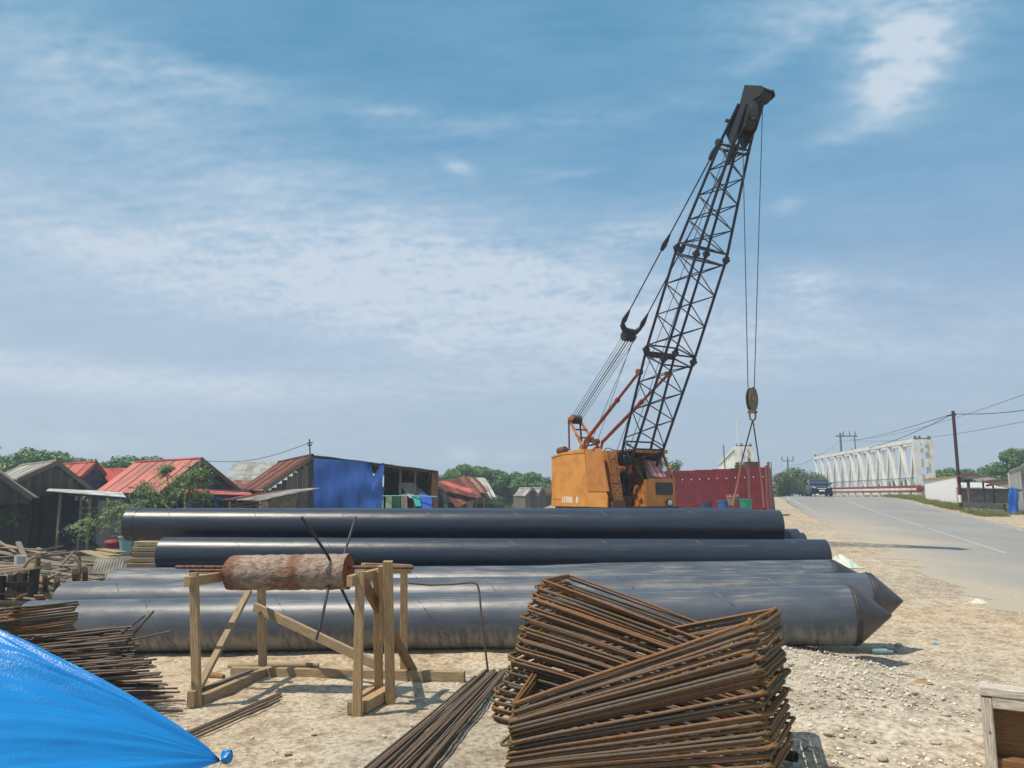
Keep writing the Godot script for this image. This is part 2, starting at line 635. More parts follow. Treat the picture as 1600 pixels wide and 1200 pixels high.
func build_ground() -> void:
	var xs := graded(-7.5, 8.0, 0.07, -1500.0, 1500.0, 1.09)
	var ds := graded(3.6, 12.0, 0.07, -60.0, 3000.0, 1.07)
	var broad := fnl(51, 0.16, 4)
	var lump := fnl(52, 0.9, 4)
	var grit := fnl(53, 4.0, 3)
	var nx := xs.size()
	var v := PackedVector3Array()
	var n := PackedVector3Array()
	var c := PackedColorArray()
	var uv := PackedVector2Array()
	var ix := PackedInt32Array()
	for d in ds:
		for x in xs:
			var h := ground(x, -d)
			var b := broad.get_noise_2d(x, d)
			var l := lump.get_noise_2d(x, d)
			var near := smoothstep(26.0, 8.0, absf(d))
			var mound := exp(-pow((x - 2.6) / 1.5, 2) - pow((d - 6.6) / 2.6, 2))
			var on := 0.0
			if d < 420.0:
				on = smoothstep(0.2 + 1.0 * smoothstep(45.0, 25.0, d), 0.7 + 1.0 * smoothstep(45.0, 25.0, d), x - road_left(d)) * smoothstep(0.0, 0.5, road_right(d) - x)
			h += (l * 0.022 + b * 0.03 + grit.get_noise_2d(x, d) * (0.008 + 0.012 * mound)) * near * (1.0 - on) * (1.0 - (smoothstep(-1.6, -0.9, x - road_left(d)) if d < 420.0 else 0.0) * smoothstep(1.4, 0.8, x - road_right(d)))
			h -= on * (0.045 + 0.001 * absf(d))
			v.append(Vector3(x, h, -d))
			uv.append(Vector2(x, d) * 0.42)
			var k := Vector3(0.56, 0.475, 0.36)
			k = k.lerp(Vector3(0.54, 0.42, 0.29), smoothstep(0.05, 0.4, b) * 0.7)
			k = k.lerp(Vector3(0.46, 0.40, 0.32), smoothstep(0.0, 0.5, -b + l * 0.5) * 0.8)
			k = k.lerp(Vector3(0.56, 0.50, 0.415), mound * 0.8)
			# the low, muddy side towards the hamlet
			k = k.lerp(Vector3(0.19, 0.165, 0.13), smoothstep(-3.5, -6.5, x) * smoothstep(11.0, 14.0, d))
			# grown over beyond the yard
			k = k.lerp(Vector3(0.16, 0.17, 0.08), smoothstep(60.0, 90.0, d))
			k = k.lerp(Vector3(0.17, 0.20, 0.06), smoothstep(0.5, 1.3, x - road_right(minf(d, 400.0))) * smoothstep(36.0, 44.0, d) * smoothstep(-0.25, 0.2, b + l))
			k *= 1.0 + 0.22 * l + 0.1 * b
			c.append(Color(k.x, k.y, k.z))
	for j in ds.size():
		for i in nx:
			var du := v[j * nx + mini(i + 1, nx - 1)] - v[j * nx + maxi(i - 1, 0)]
			var dv := v[mini(j + 1, ds.size() - 1) * nx + i] - v[maxi(j - 1, 0) * nx + i]
			n.append(du.cross(dv).normalized())
	for j in ds.size() - 1:
		for i in nx - 1:
			var a := j * nx + i
			ix.append_array([a, a + nx, a + 1, a + 1, a + nx, a + nx + 1])
	var m := StandardMaterial3D.new()
	m.vertex_color_use_as_albedo = true
	m.roughness = 0.95
	m.albedo_texture = ntex(54, 0.035, [[0.0, g3(0.55)], [0.3, g3(0.82)], [0.55, g3(0.93)], [0.8, g3(1.0)], [1.0, g3(1.0)]], 1024, 6)
	bump(m, nrm(55, 0.07, 6.0, 1024, 5), 0.7)
	m.detail_enabled = true
	m.detail_blend_mode = BaseMaterial3D.BLEND_MODE_MUL
	m.detail_albedo = ntex(56, 0.02, [[0.0, Color8(190, 180, 170)], [0.5, Color8(250, 248, 244)], [1.0, Color8(255, 255, 255)]], 512, 6, FastNoiseLite.TYPE_CELLULAR)
	var arr := []
	arr.resize(Mesh.ARRAY_MAX)
	arr[Mesh.ARRAY_VERTEX] = v
	arr[Mesh.ARRAY_NORMAL] = n
	arr[Mesh.ARRAY_COLOR] = c
	arr[Mesh.ARRAY_TEX_UV] = uv
	arr[Mesh.ARRAY_INDEX] = ix
	var am := ArrayMesh.new()
	am.add_surface_from_arrays(Mesh.PRIMITIVE_TRIANGLES, arr)
	am.surface_set_material(0, m)
	inst("ground", am, self).set_meta("kind", "structure")

func ribbon(b: MB, f0: Callable, f1: Callable, d0: float, d1: float, step: float, across: int, up: float) -> void:
	var nd := int(ceil((d1 - d0) / step))
	b.sheet(func(u: float, w: float) -> Vector3:
		var d := lerpf(d0, d1, w)
		var x := lerpf(f0.call(d), f1.call(d), u)
		var h := ground(x, -d)
		if d > 60.0 and d < 112.0:
			h = maxf(h, 1.6 - 0.21 * (1.0 - smoothstep(55.0, 66.0, d)))
		return Vector3(x, h + up, -d), across, nd, across * 0.8, (d1 - d0) * 0.4)

func build_road() -> void:
	var jag := fnl(61, 0.5, 4)
	var b := MB.new()
	var cr := fnl(62, 0.25, 5)
	var lf := func(d: float) -> float: return road_left(d) + 0.9 * jag.get_noise_1d(d * 1.7) * smoothstep(40.0, 25.0, d) + 0.25 * jag.get_noise_1d(d * 9.0)
	ribbon(b, lf, road_right, -30.0, 180.0, 0.4, 12, 0.004)
	b.use_col = true
	for k in b.v.size():
		var p := b.v[k]
		var d := -p.z
		var t := clampf((p.x - road_left(d)) / (road_right(d) - road_left(d)), 0.0, 1.0)
		var q := cr.get_noise_2d(p.x * 1.5, d * 0.7)
		var g := 0.31 + 0.05 * q
		var a := Vector3(g, g * 0.985, g * 0.95)
		# sand trodden on to the near half of the carriageway
		var dust := clampf(smoothstep(0.55, 0.0, t + 0.35 * q) * smoothstep(48.0, 20.0, d), 0.0, 0.85)
		a = a.lerp(Vector3(0.50, 0.43, 0.33), dust)
		b.col[k] = Color(a.x, a.y, a.z)
	var m := StandardMaterial3D.new()
	m.vertex_color_use_as_albedo = true
	m.roughness = 0.9
	m.albedo_texture = T.speck
	m.uv1_scale = Vector3(1, 1, 1)
	bump(m, T.finebump, 0.5)
	struct("road", b, m)
	var line := mat(0.44, 0.43, 0.40, 0.8, ntex(63, 0.02, [[0.0, g3(0.45)], [0.45, g3(0.7)], [0.6, g3(1.0)], [1.0, g3(1.0)]]), 0.6)
	var right := MB.new()
	ribbon(right, func(d: float) -> float: return road_right(d) - 0.34, func(d: float) -> float: return road_right(d) - 0.18, 17.0, 108.0, 0.4, 1, 0.009)
	struct("road_edge_marking", right, line)
	var left := MB.new()
	ribbon(left, func(d: float) -> float: return road_left(d) + 0.45, func(d: float) -> float: return road_left(d) + 0.62, 33.0, 108.0, 0.4, 1, 0.009)
	struct("road_edge_marking", left, line)
	var mid := MB.new()
	var faded := mat(0.44, 0.43, 0.41, 0.85, T.speck, 2.0)
	for seg in [[14.0, 17.0], [18.6, 27.0], [27.5, 41.0], [41.5, 52.0], [53.0, 108.0]]:
		ribbon(mid, func(d: float) -> float: return (road_left(d) + road_right(d)) * 0.5 - 0.06, func(d: float) -> float: return (road_left(d) + road_right(d)) * 0.5 + 0.06, seg[0], seg[1], 0.4, 1, 0.009)
	struct("road_centre_marking", mid, faded)

# ------------------------------------------------------------------ steel piles
func pile_materials() -> void:
	var n1 := fnl(71, 1.0, 5)
	var n2 := fnl(72, 1.0, 4)
	# v runs round the pile: 0 towards the viewer's level, then up; dirt clings low, chalk scuffs lie on top
	for kind in 3:
		T["coat_%d" % kind] = picture(1024, 384, func(u: float, v: float) -> Color:
			var a := v * TAU
			var s := sin(a)
			var cx := cos(u * TAU)
			var sx := sin(u * TAU)
			var drip := n1.get_noise_3d(cx * 22.0 + kind * 7.0, sx * 22.0, s * 1.2)
			var blot := n2.get_noise_3d(cx * 3.0, sx * 3.0 + kind * 5.0, v * 7.0)
			var scuff := n2.get_noise_3d(cx * 2.0, sx * 2.0 + 20.0 + kind, v * 60.0)
			var fine := n1.get_noise_3d(cx * 60.0, sx * 60.0, v * 50.0)
			var base := Vector3(0.135, 0.17, 0.23)
			var dust := 0.0
			if kind > 0:
				base = Vector3(0.235, 0.27, 0.325)
			if kind == 0:
				dust = 0.03 + 0.10 * blot + 0.3 * smoothstep(0.28, 0.5, scuff) * smoothstep(0.1, 0.5, s)
			elif kind == 1:
				dust = 0.18 + 0.25 * blot + 0.55 * smoothstep(0.12, 0.42, scuff + 0.3 * blot) * smoothstep(0.3, 0.8, s)
				dust += (0.72 + 1.2 * drip) * smoothstep(0.1, -0.55, s)
			else:
				dust = 0.18 + 0.3 * blot + 0.75 * smoothstep(0.05, 0.35, scuff) * smoothstep(0.3, 0.9, s)
			dust += 0.08 * fine + 0.10 * drip * drip
			var c := base.lerp(Vector3(0.54, 0.52, 0.48), clampf(dust * 0.8, 0.0, 0.85))
			return Color(c.x, c.y, c.z))
		var m := StandardMaterial3D.new()
		m.albedo_texture = T["coat_%d" % kind]
		m.roughness = [0.37, 0.42, 0.42][kind]
		m.uv1_scale = Vector3(0.1, 1, 1)
		bump(m, T.bumpy, 0.12)
		M["coat_%d" % kind] = m
	M.seam = mat(0.055, 0.06, 0.07, 0.35, T.mottle, 1.0)
	M.shoe = mat(0.06, 0.055, 0.055, 0.45, T.mottle, 1.2)
	M.inside = mat(0.10, 0.07, 0.05, 0.8, T.rust, 1.0)

func pile(a: Vector3, b: Vector3, r: float, kind: int, label: String, cone := 0.0, cone_up := 0.0, sleeve := 0.0, group := "steel piles in the stack") -> void:
	var o := thing("steel_pile", label, "steel pile", (a + b) * 0.5, 0.0, group)
	o.basis = look_basis(b - a)
	var l := a.distance_to(b)
	var s := MB.new()
	var sides := 56
	var sd := rng.randf() * 10.0
	for e in [[r, 1.0], [r - 0.014, -1.0]]:
		var rr: float = e[0]
		var i0 := s.v.size()
		var nl := 24
		for k in nl + 1:
			for j in sides + 1:
				var an := TAU * j / sides
				var nn := Vector3(0, sin(an), cos(an))
				s.vert(Vector3(-l / 2 + l * k / nl, rr * nn.y, rr * nn.z), nn * e[1], Vector2(sd + l * k / nl, float(j) / sides))
		for k in nl:
			for j in sides:
				var p := i0 + k * (sides + 1) + j
				var q := p + sides + 1
				if e[1] > 0:
					s.ix.append_array([p, p + 1, q, q, p + 1, q + 1])
				else:
					s.ix.append_array([p, q, p + 1, q, q + 1, p + 1])
	for e2 in [-1.0, 1.0]:
		s.lathe(Vector3(e2 * l / 2, 0, 0), Vector3(e2, 0, 0), [Vector2(0, r), Vector2(0.004, r - 0.004), Vector2(0.004, r - 0.011), Vector2(0, r - 0.014)], sides)
	part("shell", s, M["coat_%d" % kind], o)
	# the spiral weld, one thin bead wound along the pile
	var w := MB.new()
	var pts := []
	var pitch := 1.35 * (r / 0.25)
	var ph := rng.randf() * TAU
	var nn2 := int(l / pitch * 20.0)
	for k in nn2 + 1:
		var an := ph + TAU * (l * k / nn2) / pitch
		pts.append(Vector3(-l / 2 + 0.01 + (l - 0.02) * k / nn2, sin(an) * (r - 0.003), -cos(an) * (r - 0.003)))
	w.tube(pts, 0.0075, 5, false)
	part("weld_seam", w, M.seam, o)
	if cone > 0.0:
		var c := MB.new()
		c.lathe(Vector3(l / 2 + 0.004, 0, 0), Vector3(1, cone_up, 0), [Vector2(-0.03, r + 0.004), Vector2(0.03, r + 0.002), Vector2(cone, 0.012), Vector2(cone, 0.0)], 40)
		part("pile_shoe", c, M.shoe, o)
		var g := MB.new()
		var ring := []
		for k in 41:
			ring.append(Vector3(l / 2 + 0.002, sin(TAU * k / 40) * r, cos(TAU * k / 40) * r))
		g.tube(ring, 0.010, 6, false)
		part("shoe_weld", g, M.shoe, o)
	if sleeve > 0.0:
		var c2 := MB.new()
		c2.lathe(Vector3(-l / 2, 0, 0), Vector3(1, 0, 0), [Vector2(-0.02, r - 0.02), Vector2(-0.02, r + 0.006), Vector2(sleeve, r + 0.006), Vector2(sleeve, r)], sides)
		part("end_band", c2, M["coat_%d" % kind], o)

func build_piles() -> void:
	pile_materials()
	# front, on the ground, with pointed shoes; the ground is lower at their left ends
	pile(Vector3(-5.645, 0.139, -9.300), Vector3(3.421, 0.462, -8.000), 0.292, 1, "front dusty black steel pile with cone shoe, nearest the wooden stand", 0.38, -0.02, 0.0)
	pile(Vector3(-5.710, 0.270, -10.150), Vector3(3.891, 0.525, -8.620), 0.292, 1, "second black steel pile from the front, its cone shoe reaching farthest right", 0.34, -0.02, 0.0)
	pile(Vector3(-5.460, 0.374, -10.900), Vector3(3.451, 0.549, -9.400), 0.292, 2, "scuffed black steel pile ending square between the pointed piles and the upper rows", 0.0, 0.0, 0.0)
	pile(Vector3(-5.476, 0.318, -11.300), Vector3(3.893, 0.454, -9.950), 0.292, 2, "mud streaked black steel pile ending square, just behind the pointed ones", 0.0)
	pile(Vector3(-5.451, 0.302, -12.000), Vector3(4.325, 0.546, -10.650), 0.25, 2, "black steel pile with short cone shoe peeping out under the upper rows", 0.44, 0.0)
	pile(Vector3(-5.281, 0.343, -13.000), Vector3(4.055, 0.464, -11.350), 0.292, 2, "black steel pile of the ground row, hidden under the two upper rows", 0.0)
	# second layer
	pile(Vector3(-5.135, 0.802, -11.550), Vector3(4.455, 0.791, -11.150), 0.248, 0, "clean black steel pile of the middle layer with square right end by the shoes", 0.0)
	pile(Vector3(-4.680, 0.793, -12.200), Vector3(4.337, 0.909, -11.900), 0.248, 0, "black steel pile behind the middle layer, its end just showing past the top one", 0.0)
	pile(Vector3(-4.120, 0.609, -13.300), Vector3(4.804, 0.806, -12.900), 0.248, 0, "rearmost middle layer pile turned so that its open mouth shows", 0.0)
	# top layer
	pile(Vector3(-5.930, 1.211, -12.150), Vector3(4.027, 1.192, -11.750), 0.248, 0, "front pile of the top layer with a pale band at its left end", 0.0, 0.0, 0.14)
	pile(Vector3(-5.492, 1.205, -12.750), Vector3(3.769, 1.214, -12.350), 0.248, 0, "rear pile of the top layer, lying right before the crane", 0.0)

# ------------------------------------------------------------------ crawler crane; in its own frame x runs across the deck, z forward
func build_crane() -> void:
	var C := thing("crawler_crane", "orange lattice boom crawler crane with dark blue boom raised over the piles", "crane", Vector3(3.2, 0.05, -22.7), deg_to_rad(30))
	crane_base(C)
	crane_house(C)
	crane_cab(C)
	crane_gantry(C)
	crane_boom(C)

func stadium(l: float, h: float, seg := 10) -> PackedVector2Array:
	var p := PackedVector2Array()
	for k in seg + 1:
		var a := -PI / 2 + PI * k / seg
		p.append(Vector2(l / 2 - h / 2 + cos(a) * h / 2, sin(a) * h / 2))
	for k in seg + 1:
		var a := PI / 2 + PI * k / seg
		p.append(Vector2(-l / 2 + h / 2 + cos(a) * h / 2, sin(a) * h / 2))
	return p

func crane_base(C: Node3D) -> void:
	var turn := Basis(Vector3.UP, -PI / 2)
	for s in [-1.0, 1.0]:
		var b := MB.new()
		b.prism(stadium(3.7, 0.62), Transform3D(turn, Vector3(s * 1.15, 0.40, 0.1)), 0.4)
		var tr := part("track_frame", b, M.orange_dark, C)
		var shoes := MB.new()
		var out := stadium(3.86, 0.78, 9)
		for k in out.size():
			var p := out[k]
			var q := out[(k + 1) % out.size()]
			var m := maxi(1, int(p.distance_to(q) / 0.2))
			for j in m:
				var e := p.lerp(q, float(j) / m)
				var f := p.lerp(q, (j + 0.86) / m)
				shoes.bar(turn * Vector3(e.x, e.y, 0) + Vector3(s * 1.15, 0.40, 0.1), turn * Vector3(f.x, f.y, 0) + Vector3(s * 1.15, 0.40, 0.1), 0.62, 0.05, Vector3(1, 0, 0).cross((turn * Vector3(f.x - e.x, f.y - e.y, 0)).normalized()))
		part("track_shoes", shoes, M.grime, tr)
	var car := MB.new()
	car.cbox(Vector3(0, 0.62, 0.1), Vector3(2.0, 0.42, 1.5))
	part("carbody", car, M.orange_dark, C)
	var ring := MB.new()
	ring.lathe(Vector3(0, 0.8, 0), Vector3.UP, [Vector2(0, 0.0), Vector2(0, 0.85), Vector2(0.33, 0.85), Vector2(0.33, 0.0)], 28)
	part("turntable", ring, M.grime, C)
	var deck := MB.new()
	deck.cbox(Vector3(-0.15, 1.21, -0.1), Vector3(2.3, 0.2, 2.9))
	part("deck", deck, M.grime, C)

func crane_house(C: Node3D) -> void:
	var toside := Basis(Vector3(0, 0, 1), Vector3(0, 1, 0), Vector3(-1, 0, 0))   # polygon x = forward, y = up, extruded across
	var roofline := PackedVector2Array([Vector2(-1.64, 1.32), Vector2(0.30, 1.32), Vector2(0.1, 2.86), Vector2(0.0, 2.89), Vector2(-0.25, 2.905), Vector2(-0.6, 2.89), Vector2(-1.0, 2.86), Vector2(-1.4, 2.81), Vector2(-1.64, 2.765)])
	var b := MB.new()
	b.prism(roofline, Transform3D(toside, Vector3(-0.22, 0, 0)), 2.2)
	var house := part("machinery_house", b, M.orange, C)
	# near flank, plate by plate, each standing a little proud
	var plates := [
		[PackedVector2Array([Vector2(-1.66, 1.50), Vector2(-1.16, 1.50), Vector2(-1.16, 2.80), Vector2(-1.66, 2.735)]), 0.0, M.orange],
		[PackedVector2Array([Vector2(-1.66, 1.30), Vector2(0.26, 1.30), Vector2(0.10, 2.80), Vector2(-1.14, 2.795), Vector2(-1.14, 1.485), Vector2(-1.66, 1.485)]), 0.012, M.orange],
		[PackedVector2Array([Vector2(-1.66, 2.75), Vector2(-1.14, 2.815), Vector2(0.1, 2.82), Vector2(0.1, 2.93), Vector2(-0.2, 2.925), Vector2(-0.6, 2.905), Vector2(-1.1, 2.87), Vector2(-1.66, 2.79)]), 0.022, M.orange]]
	for e in plates:
		var p := MB.new()
		p.prism(e[0], Transform3D(toside, Vector3(-1.335 - e[1], 0, 0)), 0.03)
		part("side_plate", p, e[2], C)
	# the flank bends forward beyond the inclined seam
	var bend := Basis(Vector3.UP, deg_to_rad(-9)) * toside
	var front := MB.new()
	front.prism(PackedVector2Array([Vector2(0.0, 2.915), Vector2(0.93, 2.90), Vector2(1.03, 2.72), Vector2(1.36, 1.72), Vector2(0.13, 1.72), Vector2(0.0, 2.915)].slice(0, 5)), Transform3D(bend, Vector3(-1.337, 0, 0.1)), 0.035)
	part("side_door", front, M.orange_dark, C)
	var low := MB.new()
	low.prism(PackedVector2Array([Vector2(0.14, 1.70), Vector2(1.22, 1.70), Vector2(1.30, 1.56), Vector2(1.30, 1.30), Vector2(0.18, 1.30)]), Transform3D(bend, Vector3(-1.345, 0, 0.1)), 0.035)
	part("skirt", low, M.orange, C)
	var box := MB.new()
	box.prism(PackedVector2Array([Vector2(0.1, 1.33), Vector2(1.28, 1.33), Vector2(0.98, 2.84), Vector2(0.1, 2.86)]), Transform3D(toside, Vector3(-1.12, 0, 0.05)), 0.34)
	var fb := part("front_house", box, M.orange_dark, C)
	# louvre bars and bolt heads on its sloping front
	for k in 7:
		var y := 2.62 - k * 0.17
		var u := 1.03 + (2.84 - y) * 0.2
		var l := MB.new()
		l.cbox(Vector3(-1.12, y, u + 0.012), Vector3(0.30, 0.03, 0.03))
		part("louvre", l, M.orange_rusty, fb)
		for s in [-1.22, -1.02]:
			var bo := MB.new()
			bo.lathe(Vector3(s, y + 0.07, u - 0.01), Vector3(0, 0, 1), [Vector2(0, 0.02), Vector2(0.03, 0.018), Vector2(0.03, 0)], 6)
			part("bolt", bo, M.brown_iron, fb)
	var brown := MB.new()
	brown.cbox(Vector3(-1.22, 1.36, 1.02), Vector3(0.42, 0.26, 0.85))
	part("step_box", brown, M.brown_iron, C)
	# lettering on the flank
	var tm := TextMesh.new()
	var f := SystemFont.new()
	f.font_names = PackedStringArray(["Droid Sans"])
	f.font_weight = 700
	tm.font = f
	tm.text = "LS78RS"
	tm.font_size = 32
	tm.pixel_size = 0.0074
	tm.depth = 0.006
	tm.material = M.white_paint
	var t := inst("model_lettering", tm, C)
	t.transform = Transform3D(Basis(Vector3(0, 0, 0.72), Vector3(0, 1, 0), Vector3(-1, 0, 0)), Vector3(-1.368, 1.49, -0.80))
	var dm := MB.new()
	for e in [[0.085, 0.0], [0.045, 1.0]]:
		pass
	var dp := PackedVector2Array([Vector2(0, -0.11), Vector2(0.062, 0), Vector2(0, 0.11), Vector2(-0.062, 0), Vector2(-0.028, 0), Vector2(0, 0.045), Vector2(0.028, 0), Vector2(0, -0.045), Vector2(-0.028, -0.001), Vector2(-0.062, -0.001)])
	dm.prism(dp, Transform3D(toside, Vector3(-1.368, 1.49, -0.30)), 0.006)
	part("diamond_emblem", dm, M.white_paint, C)
	# silencer, lamp and hand rail on the roof
	var mu := MB.new()
	mu.lathe(Vector3(-1.100, 2.956, -1.598), Vector3(-1.100, 2.993, -1.009) - Vector3(-1.100, 2.956, -1.598), [Vector2(-0.02, 0.0), Vector2(-0.02, 0.07), Vector2(0.0, 0.115), Vector2(0.28, 0.12), Vector2(0.34, 0.1), Vector2(0.34, 0.06), Vector2(0.40, 0.06), Vector2(0.40, 0)], 16)
	part("silencer", mu, M.brown_iron, C)
	var lam := MB.new()
	lam.lathe(Vector3(-1.360, 2.872, 0.634), Vector3(-0.4, -0.1, 1), [Vector2(-0.10, 0.0), Vector2(-0.10, 0.03), Vector2(0.0, 0.09), Vector2(0.05, 0.09), Vector2(0.05, 0.0)], 14)
	lam.bar(Vector3(-1.360, 2.872, 0.634), Vector3(-1.360, 2.730, 0.631), 0.025, 0.025)
	part("work_lamp", lam, M.brown_iron, C)
	var rail := MB.new()
	rail.tube([Vector3(-0.500, 2.882, -0.162), Vector3(-0.500, 2.971, -0.066), Vector3(-0.500, 2.983, 0.057), Vector3(-0.500, 2.891, 0.418), Vector3(-0.500, 2.734, 0.649)], 0.014, 6)
	part("hand_rail", rail, M.steel_dark, C)

func crane_cab(C: Node3D) -> void:
	# winch machinery in the open middle
	for e in [[0.42, 1.78, 0.27, -0.93, -0.30], [-0.02, 2.12, 0.24, -0.93, -0.30], [0.62, 2.34, 0.12, -0.9, -0.2]]:
		var d := MB.new()
		var w: float = e[4] - e[3]
		d.lathe(Vector3(e[3], e[1], e[0]), Vector3(1, 0, 0), [Vector2(0, 0), Vector2(0, e[2] * 1.3), Vector2(0.05, e[2] * 1.3), Vector2(0.05, e[2]), Vector2(w - 0.05, e[2]), Vector2(w - 0.05, e[2] * 1.3), Vector2(w, e[2] * 1.3), Vector2(w, 0)], 22)
		part("winch_drum", d, M.grime if e[2] > 0.2 else M.orange_rusty, C)
	var ped := MB.new()
	ped.cbox(Vector3(-0.62, 1.45, 0.25), Vector3(0.75, 0.3, 1.1))
	part("winch_bed", ped, M.brown_iron, C)
	var cover := MB.new()
	cover.lathe(Vector3(-0.95, 2.47, 0.0), Vector3(1, 0, 0), [Vector2(0, 0), Vector2(0, 0.34), Vector2(0.55, 0.34), Vector2(0.55, 0)], 22)
	part("gear_cover", cover, M.orange_rusty, C)
	var gear := MB.new()
	gear.lathe(Vector3(-1.0, 2.35, 0.35), Vector3(1, 0, 0), [Vector2(0, 0), Vector2(0, 0.23), Vector2(0.05, 0.23), Vector2(0.05, 0)], 18)
	part("gear_wheel", gear, M.grime, C)
	var panel := MB.new()
	panel.quad(Vector3(-0.45, 1.4, -0.12), Vector3(-0.14, 1.4, 0.35), Vector3(-0.14, 2.66, 0.35), Vector3(-0.45, 2.66, -0.12))
	panel.bar(Vector3(-0.30, 1.4, 0.10), Vector3(-0.30, 2.5, 0.10), 0.55, 0.04, Vector3(0.8, 0, -0.5))
	part("engine_panel", panel, M.orange, C)
	var filt := MB.new()
	filt.lathe(Vector3(-0.35, 2.3, 0.62), Vector3.UP, [Vector2(0, 0), Vector2(0, 0.09), Vector2(0.42, 0.09), Vector2(0.46, 0.05), Vector2(0.46, 0)], 14)
	part("air_filter", filt, M.grime, C)
	for k in 5:
		var h := MB.new()
		var x := -0.85 + 0.14 * k
		h.tube([Vector3(x, 1.4, 0.75), Vector3(x + 0.05, 1.9, 0.8 - 0.05 * k), Vector3(x - 0.04, 2.25, 0.5), Vector3(x, 2.6, 0.1)], 0.018, 6)
		part("hose", h, M.grime, C)
	# cab
	var zf := 1.30
	var zt := 0.86
	var x0 := -0.18
	var x1 := 0.88
	var lower := MB.new()
	lower.bar(Vector3(x0, 1.68, zf), Vector3(x1, 1.68, zf), 0.05, 0.76, Vector3.UP, 0.008)
	var cab := part("cab_front", lower, M.orange_dark, C)
	var lw := MB.new()
	lw.prism(rounded_rect(0.56, 0.29, 0.05), Transform3D(Basis(), Vector3(0.48, 1.80, zf + 0.028)), 0.012)
	part("lower_window", lw, M.dark_glass, cab)
	var lwf := MB.new()
	var rr := rounded_rect(0.60, 0.33, 0.06)
	var loop := []
	for p in rr:
		loop.append(Vector3(0.48 + p.x, 1.80 + p.y, zf + 0.03))
	loop.append(loop[0])
	lwf.tube(loop, 0.012, 6, false)
	part("window_rubber", lwf, M.black, cab)
	var ws := MB.new()
	var wb := 2.09
	var wt2 := 2.72
	var za := zf - 0.02
	ws.quad(Vector3(x0 + 0.2, wb, za), Vector3(x1 - 0.07, wb, za), Vector3(x1 - 0.09, wt2, zt + 0.04), Vector3(x0 + 0.24, wt2, zt + 0.04))
	part("windscreen", ws, M.glass, cab)
	# pillars and headers
	var pil := MB.new()
	pil.bar(Vector3(x1 - 0.02, 2.05, zf), Vector3(x1 - 0.03, 2.86, zt), 0.06, 0.08, Vector3(0, 0.5, 1), 0.008)
	pil.bar(Vector3(x1 - 0.02, 1.3, 0.0), Vector3(x1 - 0.02, 2.86, 0.0), 0.06, 0.06)
	pil.bar(Vector3(x1 - 0.03, 2.84, 0.0), Vector3(x1 - 0.03, 2.84, zt), 0.06, 0.06)
	pil.bar(Vector3(x0 + 0.14, 2.06, zf + 0.002), Vector3(x1, 2.06, zf + 0.002), 0.06, 0.05)
	part("cab_pillar", pil, M.orange_dark, C)
	var dk := MB.new()
	dk.bar(Vector3(x0 + 0.18, 2.05, zf - 0.01), Vector3(x0 + 0.2, 2.86, zt), 0.10, 0.08, Vector3(0, 0.5, 1), 0.008)
	dk.bar(Vector3(x0, 1.3, 0.55), Vector3(x0, 2.86, 0.5), 0.07, 0.07)
	dk.bar(Vector3(x0, 2.0, 1.2), Vector3(x0 + 0.02, 2.84, 0.75), 0.07, 0.07)
	dk.bar(Vector3(x0 + 0.15, 2.77, zt + 0.02), Vector3(x1 - 0.05, 2.77, zt + 0.02), 0.05, 0.12)
	part("cab_frame", dk, M.grime, C)
	var roof := MB.new()
	roof.cbox(Vector3(0.34, 2.895, 0.36), Vector3(1.16, 0.06, 1.15))
	part("cab_roof", roof, M.brown_iron, C)
	var vis := MB.new()
	vis.cbox(Vector3(0.28, 2.86, 1.0), Vector3(1.15, 0.10, 0.18))
	part("sun_visor", vis, M.orange_rusty, C)
	var back := MB.new()
	back.cbox(Vector3(0.35, 2.08, -0.12), Vector3(1.04, 1.5, 0.05))
	back.cbox(Vector3(x1 - 0.02, 1.68, 0.6), Vector3(0.04, 0.76, 1.3))
	back.cbox(Vector3(x1 - 0.03, 2.45, 0.4), Vector3(0.03, 0.8, 0.85))
	part("cab_wall", back, M.orange_dark, C)
	var side := MB.new()
	side.prism(PackedVector2Array([Vector2(0.0, 1.3), Vector2(1.28, 1.3), Vector2(1.28, 2.02), Vector2(0.95, 1.95), Vector2(0.6, 1.6), Vector2(0.0, 1.6)]), Transform3D(Basis(Vector3(0, 0, 1), Vector3(0, 1, 0), Vector3(-1, 0, 0)), Vector3(x0, 0, 0)), 0.03)
	part("cab_door", side, M.orange_rusty, C)
	var seat := MB.new()
	seat.cbox(Vector3(0.4, 1.75, 0.35), Vector3(0.5, 0.14, 0.5))
	seat.cbox(Vector3(0.4, 2.1, 0.1), Vector3(0.5, 0.66, 0.12))
	part("operator_seat", seat, M.black, C)
	# red striped cloth hanging behind the windscreen
	var cl := MB.new()
	cl.sheet(func(u: float, w: float) -> Vector3: return Vector3(0.14 + 0.52 * u, 2.13 + 0.5 * w - 0.05 * u * w, 1.20 - 0.30 * w + 0.012 * sin(u * 40.0)), 48, 6, 1.0, 1.0)
	var cm := mat(1, 1, 1, 0.9, picture(128, 8, func(u: float, _v: float) -> Color: return Color8(205, 60, 50) if fmod(u * 9.0, 1.0) < 0.55 else Color8(225, 200, 195)), 1.0, false)
	part("striped_cloth", cl, cm, C)
	var hl := MB.new()
	hl.lathe(Vector3(0.62, 1.42, zf + 0.02), Vector3(-0.1, -0.05, 1), [Vector2(0, 0.06), Vector2(0.06, 0.10), Vector2(0.10, 0.105), Vector2(0.10, 0.085)], 18)
	var h0 := part("headlight", hl, M.grime, C)
	var hg := MB.new()
	hg.lathe(Vector3(0.62, 1.42, zf + 0.02), Vector3(-0.1, -0.05, 1), [Vector2(0.095, 0.085), Vector2(0.115, 0.05), Vector2(0.12, 0)], 18)
